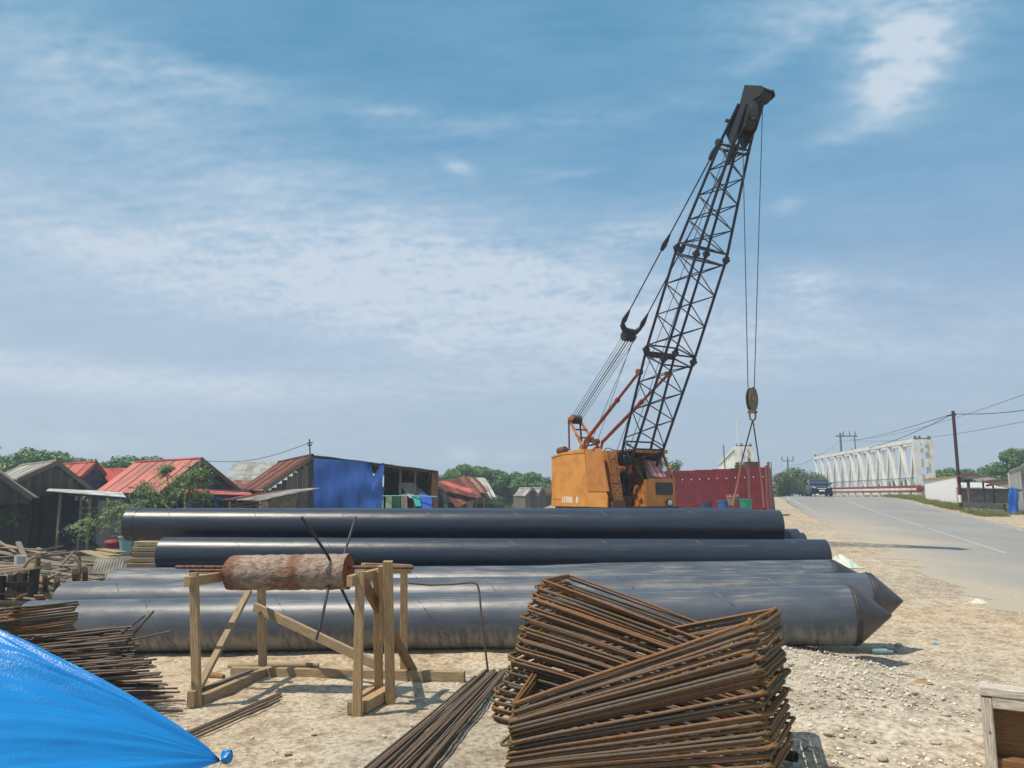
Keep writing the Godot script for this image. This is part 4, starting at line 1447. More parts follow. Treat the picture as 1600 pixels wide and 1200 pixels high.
# ------------------------------------------------------------------ trees
func crown(sd: int, blobs: Array, count: int, leaf: float, droop := 0.0, slim := 0.5, shades := [Vector3(0.045, 0.10, 0.02), Vector3(0.075, 0.14, 0.03)]) -> MB:
	var r := RandomNumberGenerator.new()
	r.seed = sd
	var b := MB.new()
	b.use_col = true
	var vol := 0.0
	for q in blobs:
		vol += q[3] * q[3]
	for q in blobs:
		var c := Vector3(q[0], q[1], q[2])
		var m := int(count * q[3] * q[3] / vol)
		var tint: float = r.randf()
		for k in m:
			var d := Vector3(r.randfn(), r.randfn(), r.randfn()).normalized()
			var rad: float = q[3] * (0.35 + 0.75 * pow(r.randf(), 0.45))
			var p := c + Vector3(d.x, d.y * q[4], d.z) * rad
			var nn := (d + Vector3(r.randfn(), r.randfn() + 0.6, r.randfn()) * 0.55).normalized()
			var t := nn.cross(Vector3(r.randfn(), r.randfn() - droop, r.randfn())).normalized()
			var s := t.cross(nn).normalized()
			var l := leaf * (0.6 + 0.9 * r.randf())
			var g: Vector3 = shades[0].lerp(shades[1], clampf(0.6 * tint + 0.6 * r.randf() - 0.1, 0, 1))
			b.cur = Color(g.x, g.y, g.z)
			var u := Vector2(0, 0)
			var i := b.vert(p - t * l, nn, u)
			b.vert(p + s * l * slim, nn, u)
			b.vert(p + t * l, nn, u)
			b.vert(p - s * l * slim, nn, u)
			b.ix.append_array([i, i + 2, i + 1, i, i + 3, i + 2])
	return b

func leaf_mat() -> StandardMaterial3D:
	var m := StandardMaterial3D.new()
	m.vertex_color_use_as_albedo = true
	m.roughness = 0.55
	m.cull_mode = BaseMaterial3D.CULL_DISABLED
	m.backlight_enabled = true
	m.backlight = Color(0.10, 0.16, 0.03)
	return m

func tree_blobs(r: RandomNumberGenerator, n: int, w: float, h0: float, h1: float) -> Array:
	var a := []
	for k in n:
		var y := lerpf(h0, h1, r.randf())
		var t := (y - h0) / (h1 - h0)
		var sp := w * sqrt(maxf(0.05, 1.0 - pow(t * 1.6 - 0.6, 2)))
		var an := r.randf() * TAU
		a.append([cos(an) * sp * r.randf_range(0.3, 1.0), y, sin(an) * sp * r.randf_range(0.3, 1.0), w * r.randf_range(0.32, 0.55), r.randf_range(0.6, 0.9)])
	a.append([0, h1, 0, w * 0.45, 0.7])
	return a

func trunk(b: MB, h: float, r0: float, blobs: Array) -> void:
	b.tube([Vector3(0, -0.3, 0), Vector3(0.03 * h, h * 0.35, 0), Vector3(0, h * 0.75, 0.03 * h)], [r0, r0 * 0.7, r0 * 0.35], 8)
	for k in mini(7, blobs.size()):
		var q: Array = blobs[k]
		b.tube([Vector3(0.02 * h, h * (0.25 + 0.05 * k), 0), Vector3(q[0] * 0.5, lerpf(h * 0.3, q[1], 0.6), q[2] * 0.5), Vector3(q[0], q[1], q[2])], [r0 * 0.45, r0 * 0.3, r0 * 0.12], 6, false)

func build_trees() -> void:
	M.leaf = leaf_mat()
	M.bark = mat(0.16, 0.13, 0.10, 0.9, T.mottle, 2.0)
	var r := RandomNumberGenerator.new()
	r.seed = 5
	# four forms of mangrove, one unit tall, set out along the creek
	var forms := []
	for k in 4:
		var bl := tree_blobs(r, 15, 0.30, 0.16, 0.84)
		var c := crown(100 + k, bl, 5200, 0.024, 0.0, 0.5, [Vector3(0.05, 0.12, 0.018), Vector3(0.11, 0.22, 0.035)])
		var tb := MB.new()
		trunk(tb, 0.8, 0.03, bl)
		forms.append([c.mesh(M.leaf), tb.mesh(M.bark)])
	# [x, depth, height]; a belt behind the huts, the trees behind the left roofs, those past the bridge
	var spots := []
	var belt := [[690, 85, 738], [705, 89, 728], [722, 85, 722], [742, 88, 725], [757, 86, 726], [775, 90, 731], [790, 85, 734], [806, 88, 732], [822, 85, 736], [838, 89, 735], [853, 86, 741], [868, 90, 745], [676, 89, 742], [715, 93, 727], [768, 95, 729], [830, 95, 733], [885, 91, 752]]
	for e in belt:
		spots.append([e[0], e[1], e[2], 0])
	for e in [[-30, 70, 712], [2, 74, 708], [26, 72, 703], [47, 76, 693], [66, 72, 697], [84, 76, 701], [104, 72, 708], [128, 78, 712], [146, 74, 712], [173, 72, 714], [188, 75, 706], [207, 74, 706], [228, 77, 708], [245, 74, 707], [262, 76, 714], [285, 78, 720]]:
		spots.append([e[0], e[1], e[2], 1])
	for e in [[1392, 112, 748], [1410, 110, 746], [1428, 112, 750], [1462, 92, 731], [1480, 90, 727], [1500, 94, 731], [1520, 92, 733], [1540, 90, 728], [1510, 96, 729], [1531, 95, 726], [1560, 84, 719], [1580, 82, 697], [1602, 80, 695], [1625, 84, 702], [1548, 94, 738], [1365, 116, 753], [1345, 118, 758]]:
		spots.append([e[0], e[1], e[2], 2])
	var kinds := [["mangrove", "mangrove %s from the left in the belt behind the grey huts", "mangroves behind the huts"], ["shade_tree", "dark green tree %s from the left behind the left roofs", "trees behind the left roofs"], ["roadside_tree", "green tree %s from the left beyond the bridge and right sheds", "trees beyond the right sheds"]]
	for s in spots:
		var top := spot(s[0], s[2], s[1])
		var gy := -0.95 if s[3] < 2 else 0.6
		var h: float = (top.y - gy) * 1.0
		var k: Array = kinds[s[3]]
		var rank := 1
		for t in spots:
			if t[3] == s[3] and t[0] < s[0]:
				rank += 1
		var o := thing(k[0], k[1] % ordinal(rank), "tree", Vector3(top.x, gy, top.z), r.randf() * TAU, k[2])
		var fm: Array = forms[r.randi() % 4]
		var w := r.randf_range(0.95, 1.25)
		var cn := inst("crown", fm[0], o)
		cn.scale = Vector3(h * w * 0.85, h / 1.0, h * w * 0.85)
		var tn := inst("trunk", fm[1], o)
		tn.scale = Vector3.ONE * h
	# a rounded bush left of the car, at the bridge's far end
	for e in [[1228, 86, 741, 2.2, "olive green bush left of the dark blue car"], [1248, 88, 734, 2.6, "tallest olive green bush behind the dark blue car"], [1268, 90, 742, 2.0, "olive green bush half behind the dark blue car"], [1212, 92, 756, 1.4, "small palm like bush beside the fence end"]]:
		var top := spot(e[0], e[2], e[1])
		var o := thing("roadside_bush", e[4], "bush", Vector3(top.x, 1.3, top.z))
		var bl := []
		var hh: float = top.y - 1.3
		for k in 9:
			bl.append([r.randf_range(-1, 1) * e[3] * 0.55, hh * r.randf_range(0.2, 0.85), r.randf_range(-1, 1) * e[3] * 0.5, hh * 0.3, 0.8])
		part("crown", crown(130 + int(e[0]), bl, 4200, 0.11, 0.0, 0.5, [Vector3(0.06, 0.10, 0.025), Vector3(0.12, 0.17, 0.05)]), M.leaf, o)
		var tb := MB.new()
		trunk(tb, hh * 0.7, 0.08, bl)
		part("trunk", tb, M.bark, o)
	# broad leaved young plant looking over the fence, and a thin tree behind the crane cab
	var fp: Vector3 = Vector3(11.057, 2.577, -36.500)
	var P := thing("young_almond_tree", "broad leaved green plant looking over the maroon fence", "plant", Vector3(fp.x, 0.75, fp.z))
	var bl2 := []
	for k in 8:
		bl2.append([r.randf_range(-0.42, 0.42), 2.15 + r.randf_range(-0.1, 0.3) - 0.1, r.randf_range(-0.3, 0.3), 0.22, 0.7])
	part("crown", crown(151, bl2, 460, 0.12, 0.5, 0.36, [Vector3(0.07, 0.16, 0.02), Vector3(0.14, 0.26, 0.04)]), M.leaf, P)
	var tb2 := MB.new()
	trunk(tb2, 2.2, 0.04, bl2)
	part("trunk", tb2, M.bark, P)
	var cp: Vector3 = Vector3(8.002, 3.053, -38.000)
	var Q := thing("slender_tree", "slender tree with loose leaves behind the crane cab", "tree", Vector3(cp.x, 0.6, cp.z))
	var bl3 := []
	for k in 9:
		bl3.append([r.randf_range(-0.5, 0.4), r.randf_range(1.7, 2.85) - 0.0, r.randf_range(-0.4, 0.4), 0.28, 0.8])
	part("crown", crown(152, bl3, 420, 0.075, 0.3, 0.4, [Vector3(0.05, 0.10, 0.02), Vector3(0.10, 0.17, 0.04)]), M.leaf, Q)
	var tb3 := MB.new()
	trunk(tb3, 2.6, 0.05, bl3)
	part("trunk", tb3, M.bark, Q)
	# feathery acacia and bushes before the houses
	feather_tree("feathery pale green acacia leaning before the red roofed house", Vector3(-13.3, -0.95, -31.0), [[-3.4, 1.4, 0.2, 0.8], [-2.6, 1.9, 0.0, 0.9], [-1.7, 2.1, 0.3, 0.9], [-0.8, 2.4, 0, 0.85], [0.0, 2.9, 0.2, 0.8], [0.6, 3.5, 0.0, 0.6], [0.3, 3.0, -0.4, 0.8], [-1.2, 1.3, 0.4, 0.9], [-0.2, 1.7, 0.4, 0.9], [0.9, 2.6, 0, 0.5], [-0.6, 3.6, 0, 0.35], [-1.4, 2.9, 0, 0.4]], 26000, 7)
	feather_tree("small bright green bush before the grey roofed house", Vector3(-21.8, -0.95, -32.5), [[-1.0, 1.9, 0, 0.55], [-0.4, 2.3, 0, 0.5], [0.3, 2.1, 0.2, 0.6], [0.9, 1.8, 0, 0.5], [-0.2, 1.6, 0.2, 0.6], [0.5, 2.6, 0, 0.35]], 5200, 8)
	var cs := thing("casuarina_tree", "wispy casuarina tree at the left edge", "tree", Vector3(-30.6, -0.95, -44.0))
	var bl4 := []
	for k in 14:
		bl4.append([r.randf_range(-1.0, 1.1), r.randf_range(3.0, 6.9), r.randf_range(-1.0, 1.0), 0.42, 0.35])
	part("crown", crown(171, bl4, 2600, 0.09, -1.0, 0.12, [Vector3(0.04, 0.07, 0.035), Vector3(0.06, 0.09, 0.04)]), M.leaf, cs)
	var tb4 := MB.new()
	trunk(tb4, 6.6, 0.12, bl4)
	part("trunk", tb4, M.bark, cs)

# feathery foliage: arching twigs set with small leaflets
func fronds(sd: int, blobs: Array, count: int, leaf: float, _d: float, slim: float, shades: Array) -> MB:
	var r := RandomNumberGenerator.new()
	r.seed = sd
	var b := MB.new()
	b.use_col = true
	var per := 40
	var twigs := int(count / float(per * blobs.size()))
	for q in blobs:
		for k in twigs:
			var c: Vector3 = Vector3(q[0], q[1], q[2]) + Vector3(r.randfn(), r.randfn() * 0.7, r.randfn()) * q[3] * 0.35
			var d := Vector3(r.randfn(), r.randfn() * 0.5 + 0.35, r.randfn()).normalized()
			var l: float = q[3] * r.randf_range(0.5, 1.1)
			var tint := r.randf()
			for j in per:
				var t := j / float(per)
				var p: Vector3 = c + d * l * t + Vector3(0, -0.38 * l * t * t, 0) + Vector3(r.randfn(), r.randfn(), r.randfn()) * 0.03
				var nn := (Vector3(0, 1, 0) + d * 0.4 + Vector3(r.randfn(), r.randfn(), r.randfn()) * 0.5).normalized()
				var tt := nn.cross(Vector3(r.randfn(), 0.2 * r.randfn(), r.randfn())).normalized()
				var s := tt.cross(nn).normalized()
				var z := leaf * r.randf_range(0.7, 1.5)
				var g: Vector3 = shades[0].lerp(shades[1], clampf(0.55 * tint + 0.5 * r.randf(), 0, 1))
				b.cur = Color(g.x, g.y, g.z)
				var i := b.vert(p - tt * z, nn, Vector2.ZERO)
				b.vert(p + s * z * slim, nn, Vector2.ZERO)
				b.vert(p + tt * z, nn, Vector2.ZERO)
				b.vert(p - s * z * slim, nn, Vector2.ZERO)
				b.ix.append_array([i, i + 2, i + 1, i, i + 3, i + 2])
	return b

func feather_tree(label: String, at: Vector3, blobs: Array, count: int, sd: int) -> void:
	var o := thing("acacia" if count > 9000 else "leafy_bush", label, "tree" if count > 9000 else "bush", at)
	var bl := []
	var r := RandomNumberGenerator.new()
	r.seed = sd
	for q in blobs:
		for k in 9:
			bl.append([q[0] + r.randfn() * q[3] * 0.55, q[1] + r.randfn() * q[3] * 0.42, q[2] + r.randfn() * q[3] * 0.5, q[3] * r.randf_range(0.16, 0.36), 0.5])
	part("crown", fronds(sd * 31, blobs, count, 0.04, 0.6, 0.3, [Vector3(0.12, 0.19, 0.05), Vector3(0.24, 0.33, 0.12)] if count > 9000 else [Vector3(0.09, 0.18, 0.03), Vector3(0.18, 0.30, 0.06)]), M.leaf, o)
	var tb := MB.new()
	tb.tube([Vector3(0, 0, 0), Vector3(-0.15, 0.8, 0), Vector3(0.0, 1.7, 0)], [0.09, 0.07, 0.05], 8)
	for q in blobs:
		tb.tube([Vector3(-0.1, 0.9, 0), Vector3(q[0] * 0.5, q[1] * 0.7, q[2] * 0.5), Vector3(q[0], q[1], q[2])], [0.05, 0.035, 0.012], 6, false)
	part("trunk", tb, M.bark, o)

# ------------------------------------------------------------------ the hamlet
func roof_slope(parent: Node, r0: Vector3, r1: Vector3, e0: Vector3, e1: Vector3, n: int, mats: Array, waves := 6) -> void:
	for k in n:
		var a := r0.lerp(r1, float(k) / n)
		var b := r0.lerp(r1, (k + 1.06) / n)
		var low := e0.lerp(e1, (k + 0.5) / n) - r0.lerp(r1, (k + 0.5) / n)
		low *= 1.0 + 0.03 * sin(k * 2.3)
		var m := ribbed_sheet(a + Vector3.UP * 0.012 * (k % 2), b + Vector3.UP * 0.012 * (k % 2), low, waves, 0.016, 3, 0.02)
		part("roof_sheet", m, mats[k % mats.size()], parent)

func plank_wall(parent: Node, p0: Vector3, p1: Vector3, tops: Array, base_y: float, n: int, mats: Array) -> void:
	var run := p1 - p0
	var side := Vector3(run.x, 0, run.z).normalized()
	var w := Vector3(run.x, 0, run.z).length() / n
	for k in n:
		var t := (k + 0.5) / n
		var ty := 0.0
		for q in tops.size() - 1:
			if t >= tops[q][0] and t <= tops[q + 1][0]:
				ty = lerpf(tops[q][1], tops[q + 1][1], (t - tops[q][0]) / (tops[q + 1][0] - tops[q][0]))
		var p := p0 + run * t
		var b := MB.new()
		var j := rng.randf_range(-0.015, 0.015)
		var nn := side.cross(Vector3.UP) * j
		if ty - base_y < 0.05:
			continue
		b.bar(Vector3(p.x, base_y, p.z) + nn, Vector3(p.x, ty, p.z) + nn, w * 0.985, 0.025, side.cross(Vector3.UP), 0.004)
		part("wall_plank", b, mats[rng.randi() % mats.size()], parent)

func post(parent: Node, called: String, top: Vector3, base_y: float, w: float, m: Material) -> void:
	var b := MB.new()
	b.bar(Vector3(top.x, base_y, top.z), top, w, w, Vector3(0, 0, 1), w * 0.08)
	part(called, b, m, parent)

func slab(parent: Node, called: String, a: Vector3, b: Vector3, c: Vector3, d: Vector3, th: float, m: Material) -> void:
	var s := MB.new()
	var dn := Vector3.DOWN * th
	s.quad(a, b, c, d)
	s.quad(d + dn, c + dn, b + dn, a + dn)
	for e in [[a, b], [b, c], [c, d], [d, a]]:
		s.quad(e[1], e[0], e[0] + dn, e[1] + dn)
	part(called, s, m, parent)

func gable_house(called: String, label: String, A: Vector3, E0: Vector3, E1: Vector3, back: Vector3, n: int, roofm: Array, wallm: Array, base_y: float, barge: Material, porch := 0.0) -> Node3D:
	var o := thing(called, label, "house", Vector3(A.x, base_y, A.z))
	var s := -o.position
	var dirx := (E1 - E0)
	dirx.y = 0
	var out := Vector3(-dirx.z, 0, dirx.x).normalized() * -1.0
	if out.z < 0:
		out = -out
	var lip := out * 0.25
	roof_slope(o, A + s + lip, A + s + back, E0 + s + lip, E0 + s + back, n, roofm)
	roof_slope(o, A + s + back, A + s + lip, E1 + s + back, E1 + s + lip, n, roofm)
	for e in [E0, E1]:
		var b := MB.new()
		b.bar(A + s + lip * 1.15 + Vector3(0, -0.06, 0), e + s + lip * 1.15 + Vector3(0, -0.06, 0), 0.03, 0.20, Vector3.UP, 0.004)
		part("barge_board", b, barge, o)
	var rc := MB.new()
	rc.tube([A + s + lip + Vector3(0, 0.02, 0), A + s + back + Vector3(0, 0.02, 0)], 0.07, 6)
	part("ridge_cap", rc, roofm[0], o)
	var ta := (A - E0).dot(dirx.normalized()) / dirx.length()
	var i0 := E0.lerp(E1, 0.06)
	var i1 := E0.lerp(E1, 0.94)
	plank_wall(o, i0 + s, i1 + s, [[0.0, lerpf(E0.y, A.y, 0.08) + s.y - 0.14], [clampf(ta, 0.1, 0.9), A.y + s.y - 0.16], [1.0, lerpf(E1.y, A.y, 0.08) + s.y - 0.14]], (minf(E0.y, E1.y) + s.y - 0.25) if porch > 0.0 else 0.0, maxi(8, int(dirx.length() / 0.24)), wallm)
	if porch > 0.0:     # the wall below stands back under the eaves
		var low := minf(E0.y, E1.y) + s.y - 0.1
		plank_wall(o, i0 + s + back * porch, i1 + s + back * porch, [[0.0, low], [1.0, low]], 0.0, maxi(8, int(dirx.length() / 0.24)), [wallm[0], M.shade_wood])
	# flank walls, closed behind
	for e in [i0, i1]:
		var b := MB.new()
		b.bar(Vector3(e.x, base_y + 0.0, e.z) + s + back * (0.5 + porch * 0.5), Vector3(e.x, minf(e.y, A.y) - 0.05, e.z) + s + back * (0.5 + porch * 0.5), 0.06, Vector3(back.x, 0, back.z).length() * (1.0 - porch), Vector3(back.x, 0, back.z))
		part("side_wall", b, wallm[0], o)
	return o

func build_houses() -> void:
	T.sheet = ntex(91, 0.008, [[0.0, Color8(140, 120, 105)], [0.35, Color8(205, 198, 190)], [0.6, Color8(245, 243, 240)], [1.0, Color8(255, 255, 255)]], 512, 6)
	T.rusted = ntex(92, 0.012, [[0.0, Color8(120, 62, 48)], [0.42, Color8(150, 84, 66)], [0.58, Color8(175, 140, 125)], [1.0, Color8(215, 205, 196)]], 512, 6)
	M.roof_grey = mat(0.34, 0.33, 0.29, 0.6, T.sheet, 0.25)
	M.roof_pale = mat(0.44, 0.45, 0.44, 0.55, T.sheet, 0.2)
	M.roof_red = mat(0.50, 0.085, 0.058, 0.55, T.sheet, 0.12)
	M.roof_red2 = mat(0.46, 0.078, 0.055, 0.55, T.sheet, 0.14)
	M.roof_rust = mat(0.42, 0.26, 0.22, 0.75, T.rusted, 0.35)
	M.roof_rust2 = mat(0.24, 0.10, 0.075, 0.8, T.rusted, 0.5)
	M.roof_strip = mat(0.62, 0.55, 0.52, 0.7, T.rusted, 0.5)
	M.salmon = mat(0.55, 0.12, 0.08, 0.6, T.sheet, 0.3)
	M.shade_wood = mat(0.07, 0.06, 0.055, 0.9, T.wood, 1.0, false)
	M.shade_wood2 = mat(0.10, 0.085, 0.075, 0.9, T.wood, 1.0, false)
	M.blue_wall = mat(0.07, 0.09, 0.13, 0.8, T.mottle, 0.5)
	M.blue_paint = mat(0.05, 0.13, 0.27, 0.7, T.mottle, 0.5)
	M.cream = mat(0.42, 0.38, 0.29, 0.85, T.mottle, 0.6)
	M.tarp_blue = mat(0.008, 0.07, 0.30, 0.5)
	bump(M.tarp_blue, T.bumpy, 0.35)
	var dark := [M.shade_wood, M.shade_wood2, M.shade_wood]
	var by := -0.95
	# far left, mostly out of view
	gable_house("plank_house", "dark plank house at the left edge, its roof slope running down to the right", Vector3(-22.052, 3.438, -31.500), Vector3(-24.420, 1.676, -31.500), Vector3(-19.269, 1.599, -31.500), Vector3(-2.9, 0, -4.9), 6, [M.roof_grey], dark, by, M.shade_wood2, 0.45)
	# grey roofed house with the white porch
	var h1 := gable_house("plank_house", "grey roofed plank house with a white porch roof on thin posts", Vector3(-21.333, 3.247, -36.000), Vector3(-22.209, 2.386, -34.600), Vector3(-20.142, 1.893, -37.200), Vector3(-5.2, 0, -5.6), 8, [M.roof_grey, M.roof_grey, M.roof_pale], [M.grey_wood_2, M.shade_wood2, M.grey_wood_1, M.grey_wood_2], by, M.grey_wood_1, 0.3)
	var s := -h1.position
	slab(h1, "porch_roof", Vector3(-20.191, 1.883, -33.600) + s, Vector3(-17.003, 1.608, -34.200) + s, Vector3(-18.625, 1.831, -37.000) + s, Vector3(-21.586, 2.035, -36.200) + s, 0.03, mat(0.62, 0.63, 0.62, 0.5, T.sheet, 0.3))
	for q in [Vector3(-19.720, 1.788, -33.900), Vector3(-19.011, 1.706, -34.300), Vector3(-18.613, 1.678, -34.300), Vector3(-17.727, 1.622, -34.400)]:
		post(h1, "porch_post", q + s, 0.0, 0.09, M.grey_wood_3)
	var dw := MB.new()
	dw.cbox(Vector3(-21.179, 0.435, -37.400) + s, Vector3(0.85, 2.0, 0.06))
	part("door", dw, M.blue_wall, h1)
	# red roof behind it
	gable_house("plank_house", "small red roofed house with blue grey gable behind the grey roof", Vector3(-22.864, 3.478, -42.000), Vector3(-22.929, 2.686, -40.800), Vector3(-22.133, 1.863, -43.400), Vector3(-4.0, 0, -3.8), 5, [M.roof_red, M.roof_red2], [M.blue_wall], by, M.roof_red2)
	# large red roof
	var h3 := gable_house("plank_house", "large red roofed house with dark gable behind the feathery acacia", Vector3(-15.398, 3.461, -38.000), Vector3(-16.641, 1.828, -36.400), Vector3(-13.957, 1.909, -39.600), Vector3(-5.2, 0, -4.2), 8, [M.roof_red, M.roof_red, M.roof_red2], [M.blue_wall, M.shade_wood2, M.brown_iron], by, M.grey_wood_1, 0.25)
	s = -h3.position
	roof_slope(h3, Vector3(-23.328, 3.184, -43.500) + s, Vector3(-20.927, 3.184, -42.500) + s, Vector3(-20.723, 1.882, -40.500) + s, Vector3(-18.025, 1.873, -39.000) + s, 3, [M.roof_red, M.roof_red2])
	slab(h3, "porch_roof", Vector3(-14.589, 1.790, -34.400) + s, Vector3(-11.720, 1.693, -35.000) + s, Vector3(-12.629, 1.895, -37.500) + s, Vector3(-15.583, 2.013, -37.000) + s, 0.04, M.salmon)
	slab(h3, "fascia", Vector3(-14.612, 1.706, -34.600) + s, Vector3(-11.841, 1.621, -35.200) + s, Vector3(-11.876, 1.636, -35.300) + s, Vector3(-14.655, 1.721, -34.700) + s, 0.2, M.blue_paint)
	for q in [Vector3(-14.307, 1.650, -34.700), Vector3(-13.334, 1.650, -35.000), Vector3(-12.422, 1.621, -35.200)]:
		post(h3, "porch_post", q + s, 0.0, 0.10, M.blue_paint)
	var bw := MB.new()
	bw.cbox(Vector3(-13.834, 0.757, -36.600) + s, Vector3(3.2, 2.4, 0.08))
	part("back_wall", bw, M.blue_wall, h3)
	# far pale roof and a striped one
	var h4 := thing("low_house", "pale grey zinc roof far behind the blue tarpaulin house", "house", Vector3(-17.0, by, -48))
	s = -h4.position
	roof_slope(h4, Vector3(-18.728, 3.913, -52.000) + s, Vector3(-14.328, 3.956, -52.000) + s, Vector3(-17.490, 2.573, -47.000) + s, Vector3(-12.668, 2.496, -47.000) + s, 9, [M.roof_pale, M.roof_pale, M.roof_grey], 5)
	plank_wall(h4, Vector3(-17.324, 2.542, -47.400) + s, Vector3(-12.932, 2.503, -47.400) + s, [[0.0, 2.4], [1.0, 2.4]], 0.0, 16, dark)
	var h4b := thing("low_house", "low house with rust streaked white roof beside the dark red gable", "house", Vector3(-15.2, by, -44))
	s = -h4b.position
	roof_slope(h4b, Vector3(-16.854, 2.591, -46.000) + s, Vector3(-14.608, 2.553, -46.000) + s, Vector3(-15.217, 1.789, -42.500) + s, Vector3(-13.883, 1.754, -42.500) + s, 6, [M.roof_strip, M.roof_rust, M.roof_strip], 4)
	plank_wall(h4b, Vector3(-15.394, 1.755, -43.000) + s, Vector3(-14.045, 1.720, -43.000) + s, [[0.0, 2.0], [1.0, 2.0]], 0.0, 8, dark)
	# the house clad in blue tarpaulin, with the open shed along its right side
	var A: Vector3 = Vector3(-8.814, 3.411, -34.000)
	var h5 := gable_house("plank_house", "weathered plank house with dark red roof edge, half clad in blue tarpaulin", A, Vector3(-10.636, 1.948, -33.200), Vector3(-5.714, 1.961, -34.600), Vector3(-3.6, 0, -7.0), 7, [M.roof_rust2, M.roof_rust], [M.grey_wood_0, M.grey_wood_1, M.grey_wood_2, M.grey_wood_0], by, M.grey_wood_3)
	s = -h5.position
	roof_slope(h5, Vector3(-8.767, 3.432, -33.600) + s, Vector3(-3.018, 2.667, -31.400) + s, Vector3(-9.665, 3.239, -39.500) + s, Vector3(-3.843, 2.233, -37.500) + s, 9, [M.roof_rust2, M.grey_wood_2, M.roof_rust2], 5)
	var beam := MB.new()
	beam.bar(Vector3(-8.678, 3.354, -33.700) + s, Vector3(-3.062, 2.608, -31.600) + s, 0.07, 0.10)
	part("eaves_beam", beam, M.grey_wood_2, h5)
	for q in [[627, 733, 32.4, 0.09], [650, 736, 32.1, 0.08]]:
		post(h5, "shed_post", spot(q[0], q[1], q[2]) + s, 0.0, q[3], M.grey_wood_1)
	post(h5, "corner_post", Vector3(-3.151, 2.611, -31.700) + s, 0.0, 0.26, M.brown_iron)
	for k in 5:
		var b := MB.new()
		b.bar(Vector3(-6.611, 3.040, -33.200).lerp(Vector3(-3.382, 2.617, -31.900), k / 4.0) + s, Vector3(-7.237, 2.740, -38.000).lerp(Vector3(-4.036, 2.195, -37.000), k / 4.0) + s, 0.05, 0.08)
		part("rafter", b, M.grey_wood_2, h5)
	plank_wall(h5, Vector3(-6.047, 2.099, -36.600) + s, Vector3(-3.626, 2.084, -35.400) + s, [[0.0, 3.75], [1.0, 3.35]], 0.0, 14, dark)
	plank_wall(h5, Vector3(-3.997, 2.062, -33.600) + s, Vector3(-3.139, 2.045, -32.200) + s, [[0.0, 2.95], [1.0, 3.0]], 0.0, 7, dark)
	# the tarpaulin with its torn corner
	var tt := [[0.0, 716.5], [0.5, 719.5], [0.78, 722.5], [0.82, 728.0], [0.86, 747.0], [0.93, 731.0], [0.965, 724.0], [1.0, 723.0]]
	var tl: Vector3 = Vector3(-8.597, 3.272, -33.450)
	var tr: Vector3 = Vector3(-5.377, 3.033, -32.400)
	var bl: Vector3 = Vector3(-8.446, 0.973, -33.300)
	var br: Vector3 = Vector3(-5.364, 0.993, -32.300)
	var tb := MB.new()
	tb.sheet(func(u: float, w: float) -> Vector3:
		var py := 0.0
		for q in tt.size() - 1:
			if u >= tt[q][0] and u <= tt[q + 1][0]:
				py = lerpf(tt[q][1], tt[q + 1][1], (u - tt[q][0]) / (tt[q + 1][0] - tt[q][0]))
		var f := (py - 716.0 - 7.0 * u) / 84.0
		var yy := lerpf(f, 1.0, w)
		var p := tl.lerp(tr, u).lerp(bl.lerp(br, u), yy)
		p.z += 0.05 + 0.05 * sin(u * 21.0 + w * 2.0) * (0.3 + 0.7 * w) + 0.025 * sin(u * 47.0 - w * 3.0) + 0.03 * sin(w * 9.0 + u * 5.0)
		p.x += 0.03 * sin(w * 12.0) * u
		return p + Vector3(0, 0, 0), 70, 24, 3.0, 2.2)
	var tp := part("blue_tarpaulin", tb, M.tarp_blue, self)
	tag(tp, "large deep blue tarpaulin hung over the plank house wall, torn at its top right", "tarpaulin")
	var fl := MB.new()
	fl.tri(Vector3(-6.168, 3.069, -32.600), Vector3(-5.916, 2.422, -32.500), Vector3(-5.925, 3.082, -32.900))
	part("torn_flap", fl, M.tarp_blue, tp)
	# odds and ends in the open shed
	var odd := [["leaning_sheet", "grey metal sheet leaning inside the open shed", "sheet", [Vector3(-4.826, 2.213, -32.800), Vector3(-4.177, 2.210, -32.600), Vector3(-3.377, 1.598, -32.000), Vector3(-4.247, 1.571, -32.200)], M.roof_grey],
		["teal_cloth", "teal cloth hanging on the shed line", "cloth", [Vector3(-4.078, 1.650, -31.600), Vector3(-3.778, 1.650, -31.600), Vector3(-3.670, 1.241, -31.400), Vector3(-3.877, 1.241, -31.400)], mat(0.02, 0.34, 0.30, 0.8)],
		["blue_cloth", "bright blue plastic sheet bundled in the shed beside the teal cloth", "plastic sheet", [Vector3(-3.793, 1.779, -31.700), Vector3(-3.283, 1.624, -31.600), Vector3(-3.201, 1.011, -31.400), Vector3(-3.614, 1.011, -31.400)], mat(0.01, 0.09, 0.50, 0.5)],
		["green_door", "dark green panel inside the shed", "panel", [Vector3(-4.960, 1.624, -32.000), Vector3(-4.591, 1.624, -32.000), Vector3(-4.571, 0.688, -32.000), Vector3(-4.939, 0.688, -32.000)], mat(0.012, 0.085, 0.06, 0.7)],
		["cream_board", "cream board standing between the green panel and the teal cloth", "board", [Vector3(-4.552, 1.728, -31.900), Vector3(-4.316, 1.754, -31.900), Vector3(-4.269, 0.691, -31.900), Vector3(-4.531, 0.691, -31.900)], M.cream],
		["light_board", "pale board standing at the tarpaulin's right foot", "board", [Vector3(-5.183, 1.676, -31.900), Vector3(-4.946, 1.676, -31.900), Vector3(-4.924, 0.691, -31.900), Vector3(-5.186, 0.691, -31.900)], mat(0.30, 0.42, 0.22, 0.8)]]
